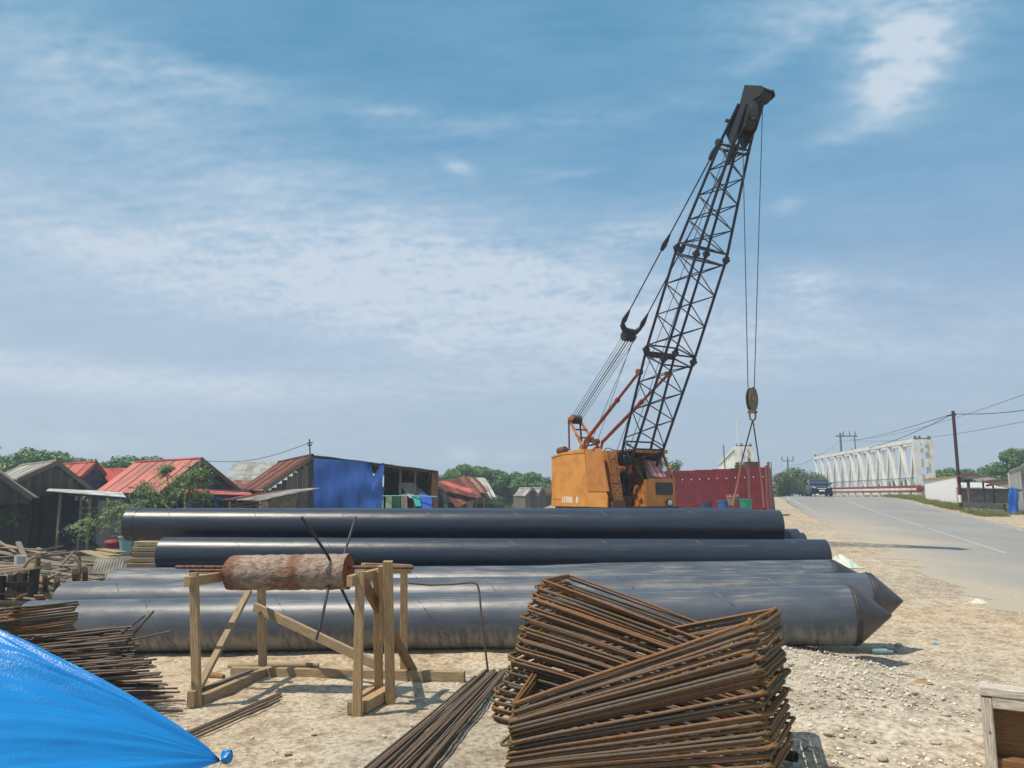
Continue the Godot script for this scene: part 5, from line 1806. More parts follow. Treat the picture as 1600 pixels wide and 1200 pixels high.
	for e in odd:
		var b := MB.new()
		var q: Array = e[3]
		var nz := Vector3(0, 0, -0.03)
		b.quad(q[3], q[2], q[1], q[0])
		b.quad(q[0] + nz, q[1] + nz, q[2] + nz, q[3] + nz)
		for k in 4:
			b.quad(q[k], q[(k + 1) % 4], q[(k + 1) % 4] + nz, q[k] + nz)
		single(e[0], b.mesh(e[4]), e[1], e[2])
	var ln := MB.new()
	ln.tube([Vector3(-5.314, 1.650, -31.900), Vector3(-4.169, 1.663, -31.600), Vector3(-3.019, 1.624, -31.300)], 0.022, 6)
	single("washing_line", ln.mesh(mat(0.10, 0.42, 0.42, 0.6)), "turquoise pole strung across the open shed", "pole")
	# rusty lean-to before it
	var lt := thing("lean_to", "low lean-to with rusty tin roof before the blue tarpaulin house", "shed", Vector3(-9.5, by, -30.5))
	s = -lt.position
	roof_slope(lt, Vector3(-9.902, 1.863, -32.600) + s, Vector3(-7.954, 1.977, -32.000) + s, Vector3(-10.699, 1.510, -28.600) + s, Vector3(-9.243, 1.488, -28.400) + s, 7, [M.roof_rust, M.roof_rust2, M.roof_rust, M.roof_grey, M.roof_grey, M.roof_pale, M.roof_grey], 4)
	var lw := MB.new()
	lw.bar(Vector3(-10.184, 1.007, -31.600) + s, Vector3(-8.865, 1.001, -31.900) + s, 0.06, 1.3)
	part("cream_wall", lw, M.cream, lt)
	for q in [Vector3(-9.651, 1.506, -29.500), Vector3(-10.585, 1.460, -29.200), Vector3(-9.220, 1.505, -29.600), Vector3(-8.588, 1.551, -30.200)]:
		post(lt, "lean_to_post", q + s, 0.0, 0.08, M.grey_wood_3)
	for e in [[Vector3(-10.599, 1.296, -29.000) + s, Vector3(-9.055, 1.531, -29.300) + s], [Vector3(-10.451, 1.201, -29.000) + s, Vector3(-9.408, 1.340, -29.300) + s]]:
		var b := MB.new()
		b.bar(e[0], e[1], 0.07, 0.05)
		part("loose_batten", b, M.grey_wood_3, lt)
	# patched tin shacks right of the shed
	var h6 := thing("tin_shack", "patched tin shack with rust red, striped and grey roof sheets", "house", Vector3(-2.4, by, -38))
	s = -h6.position
	roof_slope(h6, Vector3(-3.638, 2.313, -38.600) + s, Vector3(-2.516, 2.666, -40.000) + s, Vector3(-2.520, 1.140, -34.800) + s, Vector3(-1.449, 1.650, -36.600) + s, 5, [M.roof_rust2, M.roof_rust, M.roof_rust2], 5)
	roof_slope(h6, Vector3(-2.582, 2.666, -40.000) + s, Vector3(-1.934, 2.624, -41.000) + s, Vector3(-1.657, 1.802, -37.200) + s, Vector3(-1.160, 1.836, -38.000) + s, 3, [M.roof_rust2, M.roof_strip, M.roof_rust2], 4)
	roof_slope(h6, Vector3(-1.943, 2.628, -41.200) + s, Vector3(-1.459, 2.613, -42.000) + s, Vector3(-1.433, 1.496, -37.800) + s, Vector3(-0.739, 1.586, -39.000) + s, 3, [M.roof_pale, M.roof_pale], 4)
	slab(h6, "salmon_sheet", Vector3(-1.899, 1.795, -35.400) + s, Vector3(-1.664, 1.915, -36.000) + s, Vector3(-3.305, 2.377, -37.000) + s, Vector3(-3.551, 2.305, -36.400) + s, 0.02, M.salmon)
	for e in [[720, 777, 36.4, 0.28, M.roof_pale], [735, 783, 36.2, 0.32, M.cream], [690, 765, 36.2, 0.3, M.blue_wall]]:
		var b := MB.new()
		var p := spot(e[0], e[1], e[2]) + s
		b.bar(Vector3(p.x, 0, p.z), p, e[3], 0.04, Vector3(0, 0, 1))
		part("wall_panel", b, e[4], h6)
	plank_wall(h6, Vector3(-3.082, 1.498, -37.400) + s, Vector3(-0.900, 1.491, -39.000) + s, [[0.0, 2.3], [1.0, 2.2]], 0.0, 14, dark)
	for q in [Vector3(-1.708, 1.590, -37.000), Vector3(-1.360, 1.558, -37.500), Vector3(-2.227, 1.620, -36.500)]:
		post(h6, "shack_post", q + s, 0.0, 0.08, M.grey_wood_3)
	# grey huts far back by the mangroves
	for e in [[831, 762.5, 820, 841, 775, "left grey gabled hut by the mangroves"], [846, 762.5, 838, 854, 775, "right grey gabled hut by the mangroves, next to the crane"]]:
		var a := spot(e[0], e[1], 78)
		var hh := gable_house("grey_hut", e[5], a, spot(e[2], e[4], 78), spot(e[3], e[4], 78.3), Vector3(-1.2, 0, -2.5), 3, [M.roof_pale, M.roof_grey], [M.grey_wood_1, M.grey_wood_2], by, M.grey_wood_1)
		hh.set_meta("category", "hut")
	var hr := thing("red_hut", "small hut with red roof squeezed behind the crane", "hut", Vector3(4.1, by, -80))
	s = -hr.position
	roof_slope(hr, Vector3(3.546, 2.511, -81.000) + s, Vector3(4.683, 2.511, -81.000) + s, Vector3(3.281, 1.841, -78.000) + s, Vector3(4.633, 1.841, -78.000) + s, 2, [M.roof_rust2], 4)
	plank_wall(hr, Vector3(3.363, 1.778, -78.400) + s, Vector3(4.591, 1.778, -78.400) + s, [[0.0, 2.6], [1.0, 2.6]], 0.0, 6, dark)
	# aerial mast on the ridge, and the wire to it
	var mm := MB.new()
	var mb: Vector3 = Vector3(-9.173, 3.434, -35.000)
	mm.tube([mb, Vector3(-9.232, 4.219, -35.000)], 0.03, 6)
	mm.bar(Vector3(-9.328, 4.044, -35.000), Vector3(-9.066, 4.059, -35.000), 0.04, 0.04)
	mm.bar(Vector3(-9.294, 3.928, -35.000), Vector3(-9.120, 3.957, -35.000), 0.10, 0.06)
	single("roof_mast", mm.mesh(M.steel_dark), "thin aerial mast standing on the tarpaulin house ridge", "mast")
	var wr := MB.new()
	var w0: Vector3 = Vector3(-15.203, 3.367, -38.000)
	var w1: Vector3 = Vector3(-9.240, 4.044, -35.000)
	var wp := []
	for k in 13:
		var t := k / 12.0
		wp.append(w0.lerp(w1, t) - Vector3(0, 0.35 * sin(PI * t), 0))
	wr.tube(wp, 0.014, 5, false)
	single("overhead_wire", wr.mesh(M.rope), "sagging wire from the red roof to the mast on the tarpaulin house", "wire")
	motorbike(Vector3(-23.482, -0.950, -41.770))
	tub_and_bin()

func motorbike(at: Vector3) -> void:
	var o := thing("motorbike", "dark motorbike with pale fairing parked under the white porch", "motorbike", at + Vector3(-0.2, 0, -2.0), 0.5)
	for x in [-0.6, 0.6]:
		var b := MB.new()
		var ring := []
		for k in 21:
			ring.append(Vector3(x + cos(TAU * k / 20) * 0.26, 0.3 + sin(TAU * k / 20) * 0.26, 0))
		b.tube(ring, 0.045, 6, false)
		b.lathe(Vector3(x, 0.3, -0.04), Vector3(0, 0, 1), [Vector2(0, 0), Vector2(0, 0.05), Vector2(0.08, 0.05), Vector2(0.08, 0)], 8)
		for k in 5:
			b.bar(Vector3(x, 0.3, 0), Vector3(x + cos(k * 1.257) * 0.24, 0.3 + sin(k * 1.257) * 0.24, 0), 0.02, 0.02)
		part("wheel", b, M.black, o)
	var f := MB.new()
	f.tube([Vector3(-0.6, 0.3, 0), Vector3(-0.35, 0.6, 0), Vector3(0.1, 0.55, 0), Vector3(0.42, 0.85, 0), Vector3(0.6, 0.3, 0)], [0.05, 0.09, 0.11, 0.05, 0.03], 8)
	part("frame", f, M.black, o)
	var s := MB.new()
	s.tube([Vector3(-0.75, 0.80, 0), Vector3(-0.4, 0.76, 0), Vector3(0.02, 0.72, 0)], [0.06, 0.11, 0.08], 8)
	part("saddle", s, M.black, o)
	var fa := MB.new()
	fa.tube([Vector3(0.30, 0.45, 0), Vector3(0.42, 0.7, 0), Vector3(0.42, 0.98, 0)], [0.12, 0.14, 0.07], 8)
	part("fairing", fa, M.white, o)
	var h := MB.new()
	h.tube([Vector3(0.3, 1.02, -0.32), Vector3(0.42, 0.98, 0), Vector3(0.3, 1.02, 0.32)], 0.02, 6)
	part("handlebar", h, M.steel_dark, o)

func tub_and_bin() -> void:
	var b := MB.new()
	b.lathe(Vector3.ZERO, Vector3.UP, [Vector2(0, 0), Vector2(0, 0.13), Vector2(0.46, 0.17), Vector2(0.46, 0.195), Vector2(0.50, 0.195), Vector2(0.50, 0.16), Vector2(0.05, 0.1), Vector2(0.05, 0)], 24)
	single("plastic_bin", b.mesh(mat(0.20, 0.38, 0.38, 0.5)), "pale turquoise plastic bin beside the stacked boards", "bin", Transform3D(Basis(), Vector3(-10.867, 0.034, -22.000)))
	var r := MB.new()
	r.lathe(Vector3.ZERO, Vector3.UP, [Vector2(0, 0), Vector2(0, 0.17), Vector2(0.04, 0.22), Vector2(0.16, 0.24), Vector2(0.20, 0.22), Vector2(0.24, 0.15), Vector2(0.25, 0.0)], 20)
	r.tube([Vector3(-0.14, 0.22, 0), Vector3(-0.1, 0.33, 0), Vector3(0.1, 0.33, 0), Vector3(0.14, 0.22, 0)], 0.02, 6)
	single("red_can", r.mesh(mat(0.20, 0.018, 0.022, 0.5)), "dark red plastic can lying left of the turquoise bin", "can", Transform3D(Basis(), Vector3(-11.211, 0.192, -22.000)))

# ------------------------------------------------------------------ scrap timber heap on the low side
func build_scrap() -> void:
	var woods := [M.grey_wood_0, M.grey_wood_1, M.grey_wood_2, M.grey_wood_3, M.pine_old]
	var r := RandomNumberGenerator.new()
	r.seed = 404
	var protos := []
	for k in 15:
		var b := MB.new()
		var l: float = [3.6, 3.0, 2.4, 2.0, 2.8][k % 5]
		b.bar(Vector3(-l / 2, 0, 0), Vector3(l / 2, 0, 0), [0.16, 0.10, 0.20, 0.07, 0.13][k % 5], [0.03, 0.05, 0.03, 0.06, 0.03][(k * 2) % 5], Vector3.UP, 0.004)
		protos.append(b.mesh(woods[(k * 3 + k / 5) % 4]))
	for k in 120:
		var d := r.randf_range(14.6, 25.5)
		var px := r.randf_range(-30, 215) - (d - 15.0) * 2.0
		var x := (px - 800.0) / 1200.0 * d
		var rise := 0.10 + 0.95 * smoothstep(14.5, 25.0, d) * smoothstep(230, 40, px) * r.randf_range(0.4, 1.0)
		var yaw := r.randfn() * 0.5 - 0.55 if r.randf() < 0.75 else r.randf() * PI
		var f := Basis(Vector3.UP, yaw) * Basis(Vector3.BACK, r.randfn() * 0.09 - 0.08) * Basis(Vector3.RIGHT, r.randfn() * 0.3)
		single("scrap_plank", protos[r.randi() % 15], "weathered grey plank lying in the scrap timber heap at the left", "plank", Transform3D(f, Vector3(x, ground(x, -d) + rise, -d)), "planks in the scrap timber heap")
	var chips := []
	for k in 6:
		var b := MB.new()
		b.bar(Vector3(-0.22, 0, 0), Vector3(0.2 + 0.05 * k, 0, 0), 0.10 + 0.03 * (k % 3), 0.025, Vector3.UP, 0.003)
		chips.append(b.mesh([M.pine_old, M.grey_wood_3, mat(0.42, 0.27, 0.17, 0.85, T.wood, 1.0, false)][k % 3]))
	for k in 110:
		var d := r.randf_range(14.2, 19.0)
		var px := r.randf_range(20, 190)
		var x := (px - 800.0) / 1200.0 * d
		var f := Basis(Vector3.UP, r.randf() * TAU) * Basis(Vector3.BACK, r.randfn() * 0.3)
		single("wood_offcut", chips[r.randi() % 6], "short pale offcut littering the ground before the scrap heap", "offcut", Transform3D(f, Vector3(x, ground(x, -d) + r.randf_range(0.03, 0.3), -d)), "offcuts before the scrap heap")
	# upright stakes and bent sticks among it
	for e in [[Vector3(-8.812, 0.554, -14.600), Vector3(-9.981, -0.528, -16.500), 0.05, "tallest grey stake in the scrap heap, leaning right, beside the work table"], [Vector3(-8.199, 0.167, -14.200), Vector3(-9.501, -0.528, -16.500), 0.06, "shortest thick grey stake in the scrap heap"], [Vector3(-8.156, 0.492, -14.800), Vector3(-11.216, -0.802, -20.390), 0.035, "thin stake under the bent stick in the scrap heap"], [Vector3(-7.922, 0.298, -14.600), Vector3(-11.051, -0.802, -20.390), 0.06, "thick stake farthest right in the scrap heap"], [Vector3(-8.484, 0.235, -14.300), Vector3(-9.755, -0.528, -16.500), 0.05, "low stake just right of the tallest stake"], [Vector3(-7.998, 0.283, -14.400), Vector3(-10.433, -0.686, -18.810), 0.06, "thick stake just left of the thin stake in the scrap heap"]]:
		var b := MB.new()
		b.tube([e[1] - Vector3(0, 0.1, 0), e[1].lerp(e[0], 0.5) + Vector3(0.02, 0, 0), e[0]], [e[2], e[2] * 0.95, e[2] * 0.85], 8)
		single("wooden_stake", b.mesh(M.grey_wood_1), e[3], "stake", Transform3D(), "stakes in the scrap heap")
	for e in [[[Vector3(-8.305, 0.539, -14.800), Vector3(-8.203, 0.480, -14.800), Vector3(-8.134, 0.374, -14.800), Vector3(-8.124, 0.104, -14.800)], "thin bent stick arching over the scrap heap"], [[Vector3(-9.325, 0.285, -15.000), Vector3(-9.217, 0.440, -15.000), Vector3(-9.077, 0.524, -15.000)], "thin bent stick leaning on the tall stake in the scrap heap"]]:
		var b := MB.new()
		b.tube(e[0], 0.03, 7)
		single("bent_stick", b.mesh(M.grey_wood_3), e[1], "stick")
	for e in [[Vector3(-10.873, 0.261, -20.000), Vector3(-9.316, 0.211, -18.200), "pale yellow fresh board on the scrap heap, nearest of three"], [Vector3(-10.610, 0.245, -20.000), Vector3(-9.405, 0.254, -18.600), "pale yellow fresh board between two others on the scrap heap"], [Vector3(-10.694, 0.282, -20.400), Vector3(-9.458, 0.300, -19.000), "pale yellow fresh board on the scrap heap, closest to the red can"]]:
		var b := MB.new()
		b.bar(e[0], e[1], 0.26, 0.03, Vector3.UP, 0.004)
		single("fresh_board", b.mesh(mat(0.46, 0.37, 0.20, 0.8, T.wood, 1.0, false)), e[2], "board", Transform3D(), "fresh boards near the red can")
	# corrugated sheet leaning on the heap
	var cs := ribbed_sheet(Vector3(-8.796, 0.351, -16.600), Vector3(-8.074, 0.354, -16.400), Vector3(-7.636, 0.139, -15.400) - Vector3(-8.074, 0.354, -16.400), 11, 0.02, 1)
	single("corrugated_sheet", cs.mesh(M.roof_grey), "grey corrugated sheet leaning in the scrap, left of the stacked boards", "sheet")
	# stack of short boards beside the piles
	var base: Vector3 = Vector3(-8.232, 0.130, -17.000)
	for k in 5:
		var b := MB.new()
		var l: float = [0.82, 0.56, 0.74, 0.80, 0.78][k]
		b.bar(Vector3.ZERO, Vector3(l, 0, -0.08), 0.5, 0.095, Vector3.UP, 0.008)
		single("stacked_board", b.mesh([M.grey_wood_3, M.pine_old, M.grey_wood_0, M.pine_old, mat(0.55, 0.47, 0.33, 0.85, T.wood, 1.0, false)][k]), ["bottom board of the short stack left of the middle pile", "second board up in the short stack, shorter than the rest", "middle board of the short stack left of the middle pile", "fourth board up in the short stack left of the middle pile", "palest board, topmost of the short stack left of the middle pile"][k], "board", Transform3D(Basis(Vector3.UP, 0.02 * (k % 3)), base + Vector3([0.0, 0.02, 0.03, 0.04, 0.05][k], 0.05 + 0.112 * k, -0.03 * k)))
	for x in [0.1, 0.65]:
		var b := MB.new()
		b.bar(Vector3(base.x + x, ground(base.x, base.z) - 0.05, base.z), Vector3(base.x + x, base.y, base.z), 0.16, 0.4)
		single("bearer_block", b.mesh(M.grey_wood_1), "dark timber block carrying the short board stack", "block", Transform3D(), "blocks under the board stack")
	# rough work table at the left edge
	var t0: Vector3 = Vector3(-10.392, 0.163, -15.400)
	var tt := thing("work_table", "rough plank work table with pale top at the left edge", "table", Vector3(t0.x, ground(t0.x, t0.z), t0.z))
	var s := -tt.position
	for k in 3:
		var b := MB.new()
		b.bar(Vector3(-11.208, 0.145, -16.400).lerp(Vector3(-10.101, 0.163, -14.800), k / 2.0) + s, Vector3(-9.682, 0.253, -16.200).lerp(Vector3(-8.841, 0.327, -14.800), k / 2.0) + s, 0.5, 0.045, Vector3.UP, 0.004)
		part("table_board", b, [M.grey_wood_3, M.pine_old, mat(0.48, 0.44, 0.33, 0.85, T.wood, 1.0, false)][k], tt)
	for q in [Vector3(-9.726, 0.142, -15.000), Vector3(-10.143, 0.067, -16.000), Vector3(-9.441, 0.183, -15.200), Vector3(-9.103, 0.261, -15.000)]:
		post(tt, "leg", q + s, 0.0, 0.13, M.shade_wood2)
	var br := MB.new()
	br.bar(Vector3(-10.043, -0.047, -15.100) + s, Vector3(-9.140, -0.011, -15.100) + s, 0.05, 0.09)
	part("stretcher", br, M.grey_wood_2, tt)
	for e in [["pale paint bucket on the scrap heap by the left edge", Vector3(-12.216, 0.031, -19.500), 0.13, mat(0.5, 0.5, 0.5, 0.6)]]:
		var b := MB.new()
		b.lathe(Vector3.ZERO, Vector3.UP, [Vector2(0, 0), Vector2(0, e[2] * 0.85), Vector2(0.3, e[2]), Vector2(0.3, e[2] * 0.9), Vector2(0.05, 0)], 18)
		single("paint_bucket", b.mesh(e[3]), e[0], "bucket", Transform3D(Basis(), e[1] - Vector3(0, 0.15, 0)))

# ------------------------------------------------------------------ timber stand with the palm log winch
func build_stand() -> void:
	var S := thing("timber_stand", "raw timber trestle stand carrying the palm log on its axle", "stand", Vector3(-1.8, 0, -7.0))
	var s := -S.position
	var U := Vector3(0, 0, 1)
	var list := [
		["post", Vector3(-2.634, 1.021, -6.520), Vector3(-2.545, -0.043, -6.520), 0.068, 0.05, M.pine],
		["post", Vector3(-2.500, 0.861, -7.850), Vector3(-2.469, -0.089, -7.950), 0.075, 0.055, M.pine_old],
		["post", Vector3(-1.205, 1.057, -6.250), Vector3(-1.195, -0.020, -6.230), 0.07, 0.05, M.pine],
		["post", Vector3(-1.119, 1.033, -6.550), Vector3(-1.136, -0.031, -6.870), 0.07, 0.05, M.pine],
		["post", Vector3(-1.019, 1.120, -6.450), Vector3(-0.999, -0.024, -6.620), 0.075, 0.055, M.pine],
		["post", Vector3(-1.044, 0.928, -7.600), Vector3(-1.037, -0.043, -7.690), 0.065, 0.06, M.pine],
		["brace", Vector3(-2.564, 0.736, -7.700), Vector3(-2.681, -0.052, -6.750), 0.06, 0.04, M.pine_old],
		["brace", Vector3(-2.533, 0.571, -7.800), Vector3(-1.166, 0.140, -7.150), 0.04, 0.085, M.pine_old],
		["brace", Vector3(-1.195, 0.975, -6.320), Vector3(-0.910, -0.036, -7.600), 0.045, 0.085, M.pine_dark],
		["ground_rail", Vector3(-2.535, -0.044, -6.560), Vector3(-2.368, -0.082, -7.810), 0.06, 0.09, M.pine_old],
		["ground_rail", Vector3(-2.651, -0.057, -6.890), Vector3(-2.494, -0.088, -7.890), 0.05, 0.07, M.grey_wood_1],
		["ground_rail", Vector3(-1.167, -0.021, -6.290), Vector3(-1.038, -0.028, -6.800), 0.085, 0.09, M.pine],
		["ground_rail", Vector3(-1.257, -0.025, -6.490), Vector3(-1.164, -0.033, -6.970), 0.06, 0.06, M.pine],
		["long_rail", Vector3(-2.725, -0.092, -7.800), Vector3(-0.431, -0.024, -7.300), 0.06, 0.10, M.pine_old],
		["top_beam", Vector3(-2.647, 0.959, -6.420), Vector3(-2.473, 0.909, -8.000), 0.05, 0.08, M.pine],
		["top_beam", Vector3(-2.902, 0.979, -7.250), Vector3(-2.507, 0.983, -7.200), 0.06, 0.07, M.pine],
		["top_beam", Vector3(-1.268, 0.993, -6.150), Vector3(-1.059, 1.010, -6.850), 0.05, 0.085, M.pine],
		["top_beam", Vector3(-1.337, 1.014, -7.050), Vector3(-0.970, 0.966, -7.450), 0.06, 0.085, M.pine],
		["cleat", Vector3(-1.074, 1.079, -6.500), Vector3(-1.060, 0.470, -6.600), 0.06, 0.05, M.pine],
		["foot", Vector3(-2.575, -0.042, -6.480) + Vector3(0, 0.02, 0), Vector3(-2.575, -0.042, -6.480) + Vector3(0, 0.14, 0), 0.06, 0.06, M.pine_old],
		["foot", Vector3(-1.247, -0.021, -6.270) + Vector3(0, 0.0, 0), Vector3(-1.247, -0.021, -6.270) + Vector3(0, 0.09, 0), 0.06, 0.06, M.pine_old]]
	for e in list:
		var b := MB.new()
		var up := U if e[0] in ["post", "cleat", "foot"] else Vector3.UP
		var lift := Vector3(0, 0.045, 0) if e[0] in ["ground_rail", "long_rail"] else Vector3.ZERO
		b.bar(e[1] + s + lift, e[2] + s + lift - (Vector3(0, 0.02, 0) if e[0] == "post" else Vector3.ZERO), e[3], e[4], up, 0.004)
		part(e[0], b, e[5], S)
	# palm log on a steel axle, two bent bars through it as handles
	var a: Vector3 = Vector3(-2.486, 0.979, -6.950)
	var z: Vector3 = Vector3(-1.410, 1.004, -6.800)
	var L := thing("palm_log", "peeling palm log with bent steel bars through it, mounted on the timber stand", "log", (a + z) * 0.5)
	s = -L.position
	var n := fnl(301, 3.0, 4)
	var len := a.distance_to(z)
	var bas := look_basis(z - a)
	var lb := MB.new()
	lb.sheet(func(u: float, w: float) -> Vector3:
		var an := -w * TAU
		var rr := 0.150 + 0.008 * n.get_noise_3d(u * 3.0, cos(an) * 0.5, sin(an) * 0.5) + 0.0025 * n.get_noise_3d(u * 26.0, cos(an), sin(an)) - 0.012 * smoothstep(0.07, 0.0, u) * absf(sin(an * 2.0 + 1.0)) + 0.002 * sin(u * 60.0)
		return bas * Vector3((u - 0.5) * len, cos(an) * rr, sin(an) * rr), 120, 48, 1.0, 1.0)
	var n2 := fnl(302, 1.0, 4)
	M.palm = mat(1, 1, 1, 0.9, picture(512, 256, func(u: float, v: float) -> Color:
		var c := cos(v * TAU)
		var sn := sin(v * TAU)
		var k := 0.7 * n2.get_noise_3d(u * 12.0, c * 3.0, sn * 3.0)
		var f := n2.get_noise_3d(u * 3.0, c * 22.0, sn * 22.0)
		var slit := smoothstep(0.28, 0.38, n2.get_noise_3d(u * 16.0, c * 13.0 + 7.0, sn * 13.0))
		var grey := Color8(166, 150, 134).lerp(Color8(122, 103, 88), clampf(0.5 + k + f * 0.4, 0, 1))
		var red := Color8(140, 104, 80).lerp(Color8(104, 74, 56), clampf(0.5 + k, 0, 1))
		var band := smoothstep(0.15, 0.05, u + 0.07 * f) + smoothstep(0.07, 0.03, absf(u - 0.575 + 0.05 * f)) + smoothstep(0.25, 0.6, n2.get_noise_3d(u * 4.0, c, sn + 3.0) - 0.3 * c)
		var o := grey.lerp(red, clampf(band, 0, 1))
		return o.lerp(Color8(66, 46, 34), slit * 0.85)), 1.0, false)
	bump(M.palm, nrm(303, 0.03, 6.0), 0.3)
	part("bark", lb, M.palm, L)
	var endm := mat(0.27, 0.085, 0.035, 0.95, T.rust, 3.0)
	for e in [-1.0, 1.0]:
		var b := MB.new()
		b.sheet(func(u: float, w: float) -> Vector3:
			var an: float = w * TAU * -e
			var rr: float = u * (0.147 + 0.004 * sin(an * 5.0) - (0.010 * absf(sin(-an * 2.0 + 1.0)) if e < 0 else 0.0))
			return bas * Vector3(e * len * 0.5 + e * 0.012 * n.get_noise_3d(cos(an) * u * 2.0, sin(an) * u * 2.0, e), cos(an) * rr, sin(an) * rr), 8, 40)
		part("cut_end", b, endm, L)
	var ax := MB.new()
	ax.tube([Vector3(-2.999, 1.022, -7.020) + s, Vector3(-0.842, 1.047, -6.720) + s], 0.016, 8)
	part("axle", ax, M.brown_iron, L)
	var ax2 := MB.new()
	ax2.tube([Vector3(-2.853, 0.995, -6.960) + s, Vector3(-2.472, 1.002, -6.940) + s], 0.014, 8)
	part("axle_stub", ax2, M.brown_iron, L)
	for e in [[Vector3(-1.778, 1.474, -6.580), Vector3(-1.669, 1.312, -6.620), Vector3(-1.575, 1.159, -6.680), Vector3(-1.515, 0.994, -6.800), Vector3(-1.492, 0.840, -6.920), Vector3(-1.397, 0.568, -7.100)], [Vector3(-1.463, 1.454, -7.300), Vector3(-1.502, 1.259, -7.200), Vector3(-1.518, 1.128, -7.100), Vector3(-1.543, 0.995, -6.900), Vector3(-1.559, 0.900, -6.720), Vector3(-1.576, 0.683, -6.620), Vector3(-1.610, 0.479, -6.550)]]:
		var pts := []
		for p in e:
			pts.append(p + s)
		var b := MB.new()
		b.tube(pts, 0.012, 8)
		part("handle_bar", b, M.steel_dark if e.size() == 6 else M.rope, L)
	# thin rod bent from the stand down to the ground
	var wb := MB.new()
	wb.tube([Vector3(-0.960, 0.853, -7.300), Vector3(-0.768, 0.824, -7.400), Vector3(-0.578, 0.819, -7.500), Vector3(-0.380, 0.831, -7.550), Vector3(-0.331, 0.814, -7.550), Vector3(-0.312, 0.742, -7.550), Vector3(-0.278, 0.425, -7.500), Vector3(-0.226, -0.021, -7.640)], 0.010, 7)
	single("bent_rod", wb.mesh(M.rebar_1), "thin rusty rod bent from the stand down to the rod bundle", "rod")
	for e in [[Vector3(-2.902, -0.106, -8.200), Vector3(-1.955, -0.071, -8.100), 0.03, "pale bamboo pole lying behind the timber stand", M.pine_old], [Vector3(-2.910, -0.093, -7.700), Vector3(-2.736, -0.085, -7.610), 0.035, "small reddish brown wood block behind the stand's left post", M.pine_dark]]:
		var b := MB.new()
		b.tube([e[0] + Vector3(0, e[2], 0), (e[0] + e[1]) * 0.5 + Vector3(0, e[2] * 1.2, 0), e[1] + Vector3(0, e[2], 0)], [e[2], e[2] * 0.9, e[2] * 0.7], 9)
		single("loose_pole" if e[2] < 0.033 else "wood_block", b.mesh(e[4]), e[3], "pole" if e[2] < 0.033 else "wood block")

# ------------------------------------------------------------------ rebar: stirrups, bundles
func ribbed_bar(b: MB, pts: Array, r: float, sides := 6, pitch := 0.0058) -> void:
	# resample and let the radius swell at each rib
	var out := []
	var rad := []
	var alt := 0
	for k in pts.size() - 1:
		var l: float = pts[k].distance_to(pts[k + 1])
		var m := maxi(1, int(l / pitch))
		for j in m:
			out.append(pts[k].lerp(pts[k + 1], float(j) / m))
			rad.append(r * (1.13 if alt % 2 == 0 else 0.84))
			alt += 1
	out.append(pts[-1])
	rad.append(r)
	b.tube(out, rad, sides)

func stirrup_mesh(l: float, w: float, r: float, sd: int, m: Material, warp := 0.0) -> ArrayMesh:
	var q := RandomNumberGenerator.new()
	q.seed = sd
	var bend := 0.035
	var pts := []
	var cs := [Vector2(l / 2, w / 2), Vector2(l / 2, -w / 2), Vector2(-l / 2, -w / 2), Vector2(-l / 2, w / 2)]
	var arc := [PI / 2, 0.0, -PI / 2, -PI]
	pts.append(Vector3(-l / 2 + 0.10, -0.004, w / 2 - 0.02))
	for k in 4:
		var c := Vector2(cs[k].x - signf(cs[k].x) * bend, cs[k].y - signf(cs[k].y) * bend)
		for j in 5:
			var a: float = arc[k] - PI / 2 * j / 4.0
			pts.append(Vector3(c.x + cos(a) * bend, q.randfn() * 0.0025, c.y + sin(a) * bend))
		if k < 3:
			var n: Vector2 = cs[k + 1]
			for t in [0.33, 0.66]:
				pts.append(Vector3(lerpf(cs[k].x, n.x, t) + q.randfn() * 0.003, q.randfn() * 0.004, lerpf(cs[k].y, n.y, t) + q.randfn() * 0.004))
	pts.append(Vector3(-l / 2 + 0.3, 0.004, w / 2))
	pts.append(Vector3(l / 2 - 0.5, 0.002, w / 2 + 0.002))
	pts.append(Vector3(l / 2 - 0.045, 0.004, w / 2 + 0.001))
	# hooked tail turned in at the closing corner
	pts.append(Vector3(l / 2 - 0.01, 0.010, w / 2 - 0.015))
	pts.append(Vector3(l / 2 - 0.035, 0.014, w / 2 - 0.09))
	var b := MB.new()
	ribbed_bar(b, pts, r)
	# bends and cut ends rust orange first; the frame may be sprung out of its plane
	b.use_col = true
	var nz := fnl(sd, 9.0, 3)
	for k in b.v.size():
		var p := b.v[k]
		var e := smoothstep(0.10, 0.0, l / 2 - absf(p.x)) * 0.9 + smoothstep(0.12, 0.5, nz.get_noise_3dv(p))
		var c := Vector3.ONE.lerp(Vector3(1.9, 0.86, 0.30), clampf(e, 0, 1) * 0.85)
		b.col[k] = Color(c.x, c.y, c.z)
		b.v[k].y += warp * (0.5 - p.x / l) * (0.5 - p.z / w)
	return b.mesh(m)

func lay_stirrup(mesh: Mesh, left: Vector3, right: Vector3, pitch_back: float, w: float, label: String, group: String) -> void:
	# left and right are the ends of its near long side
	var f := (right - left).normalized()
	var acr := f.cross(Vector3.UP).normalized()          # away from the viewer
	acr = (acr + Vector3.UP * pitch_back).normalized()
	var up := acr.cross(f).normalized()
	var bas := Basis(f, up, f.cross(up).normalized())
	if bas.z.z < 0:
		bas = Basis(f, up, -bas.z)
	var o := single("stirrup", mesh, label, "stirrup", Transform3D(bas, (left + right) * 0.5 - bas.z * (w * 0.5)), group)
	o.name = o.name

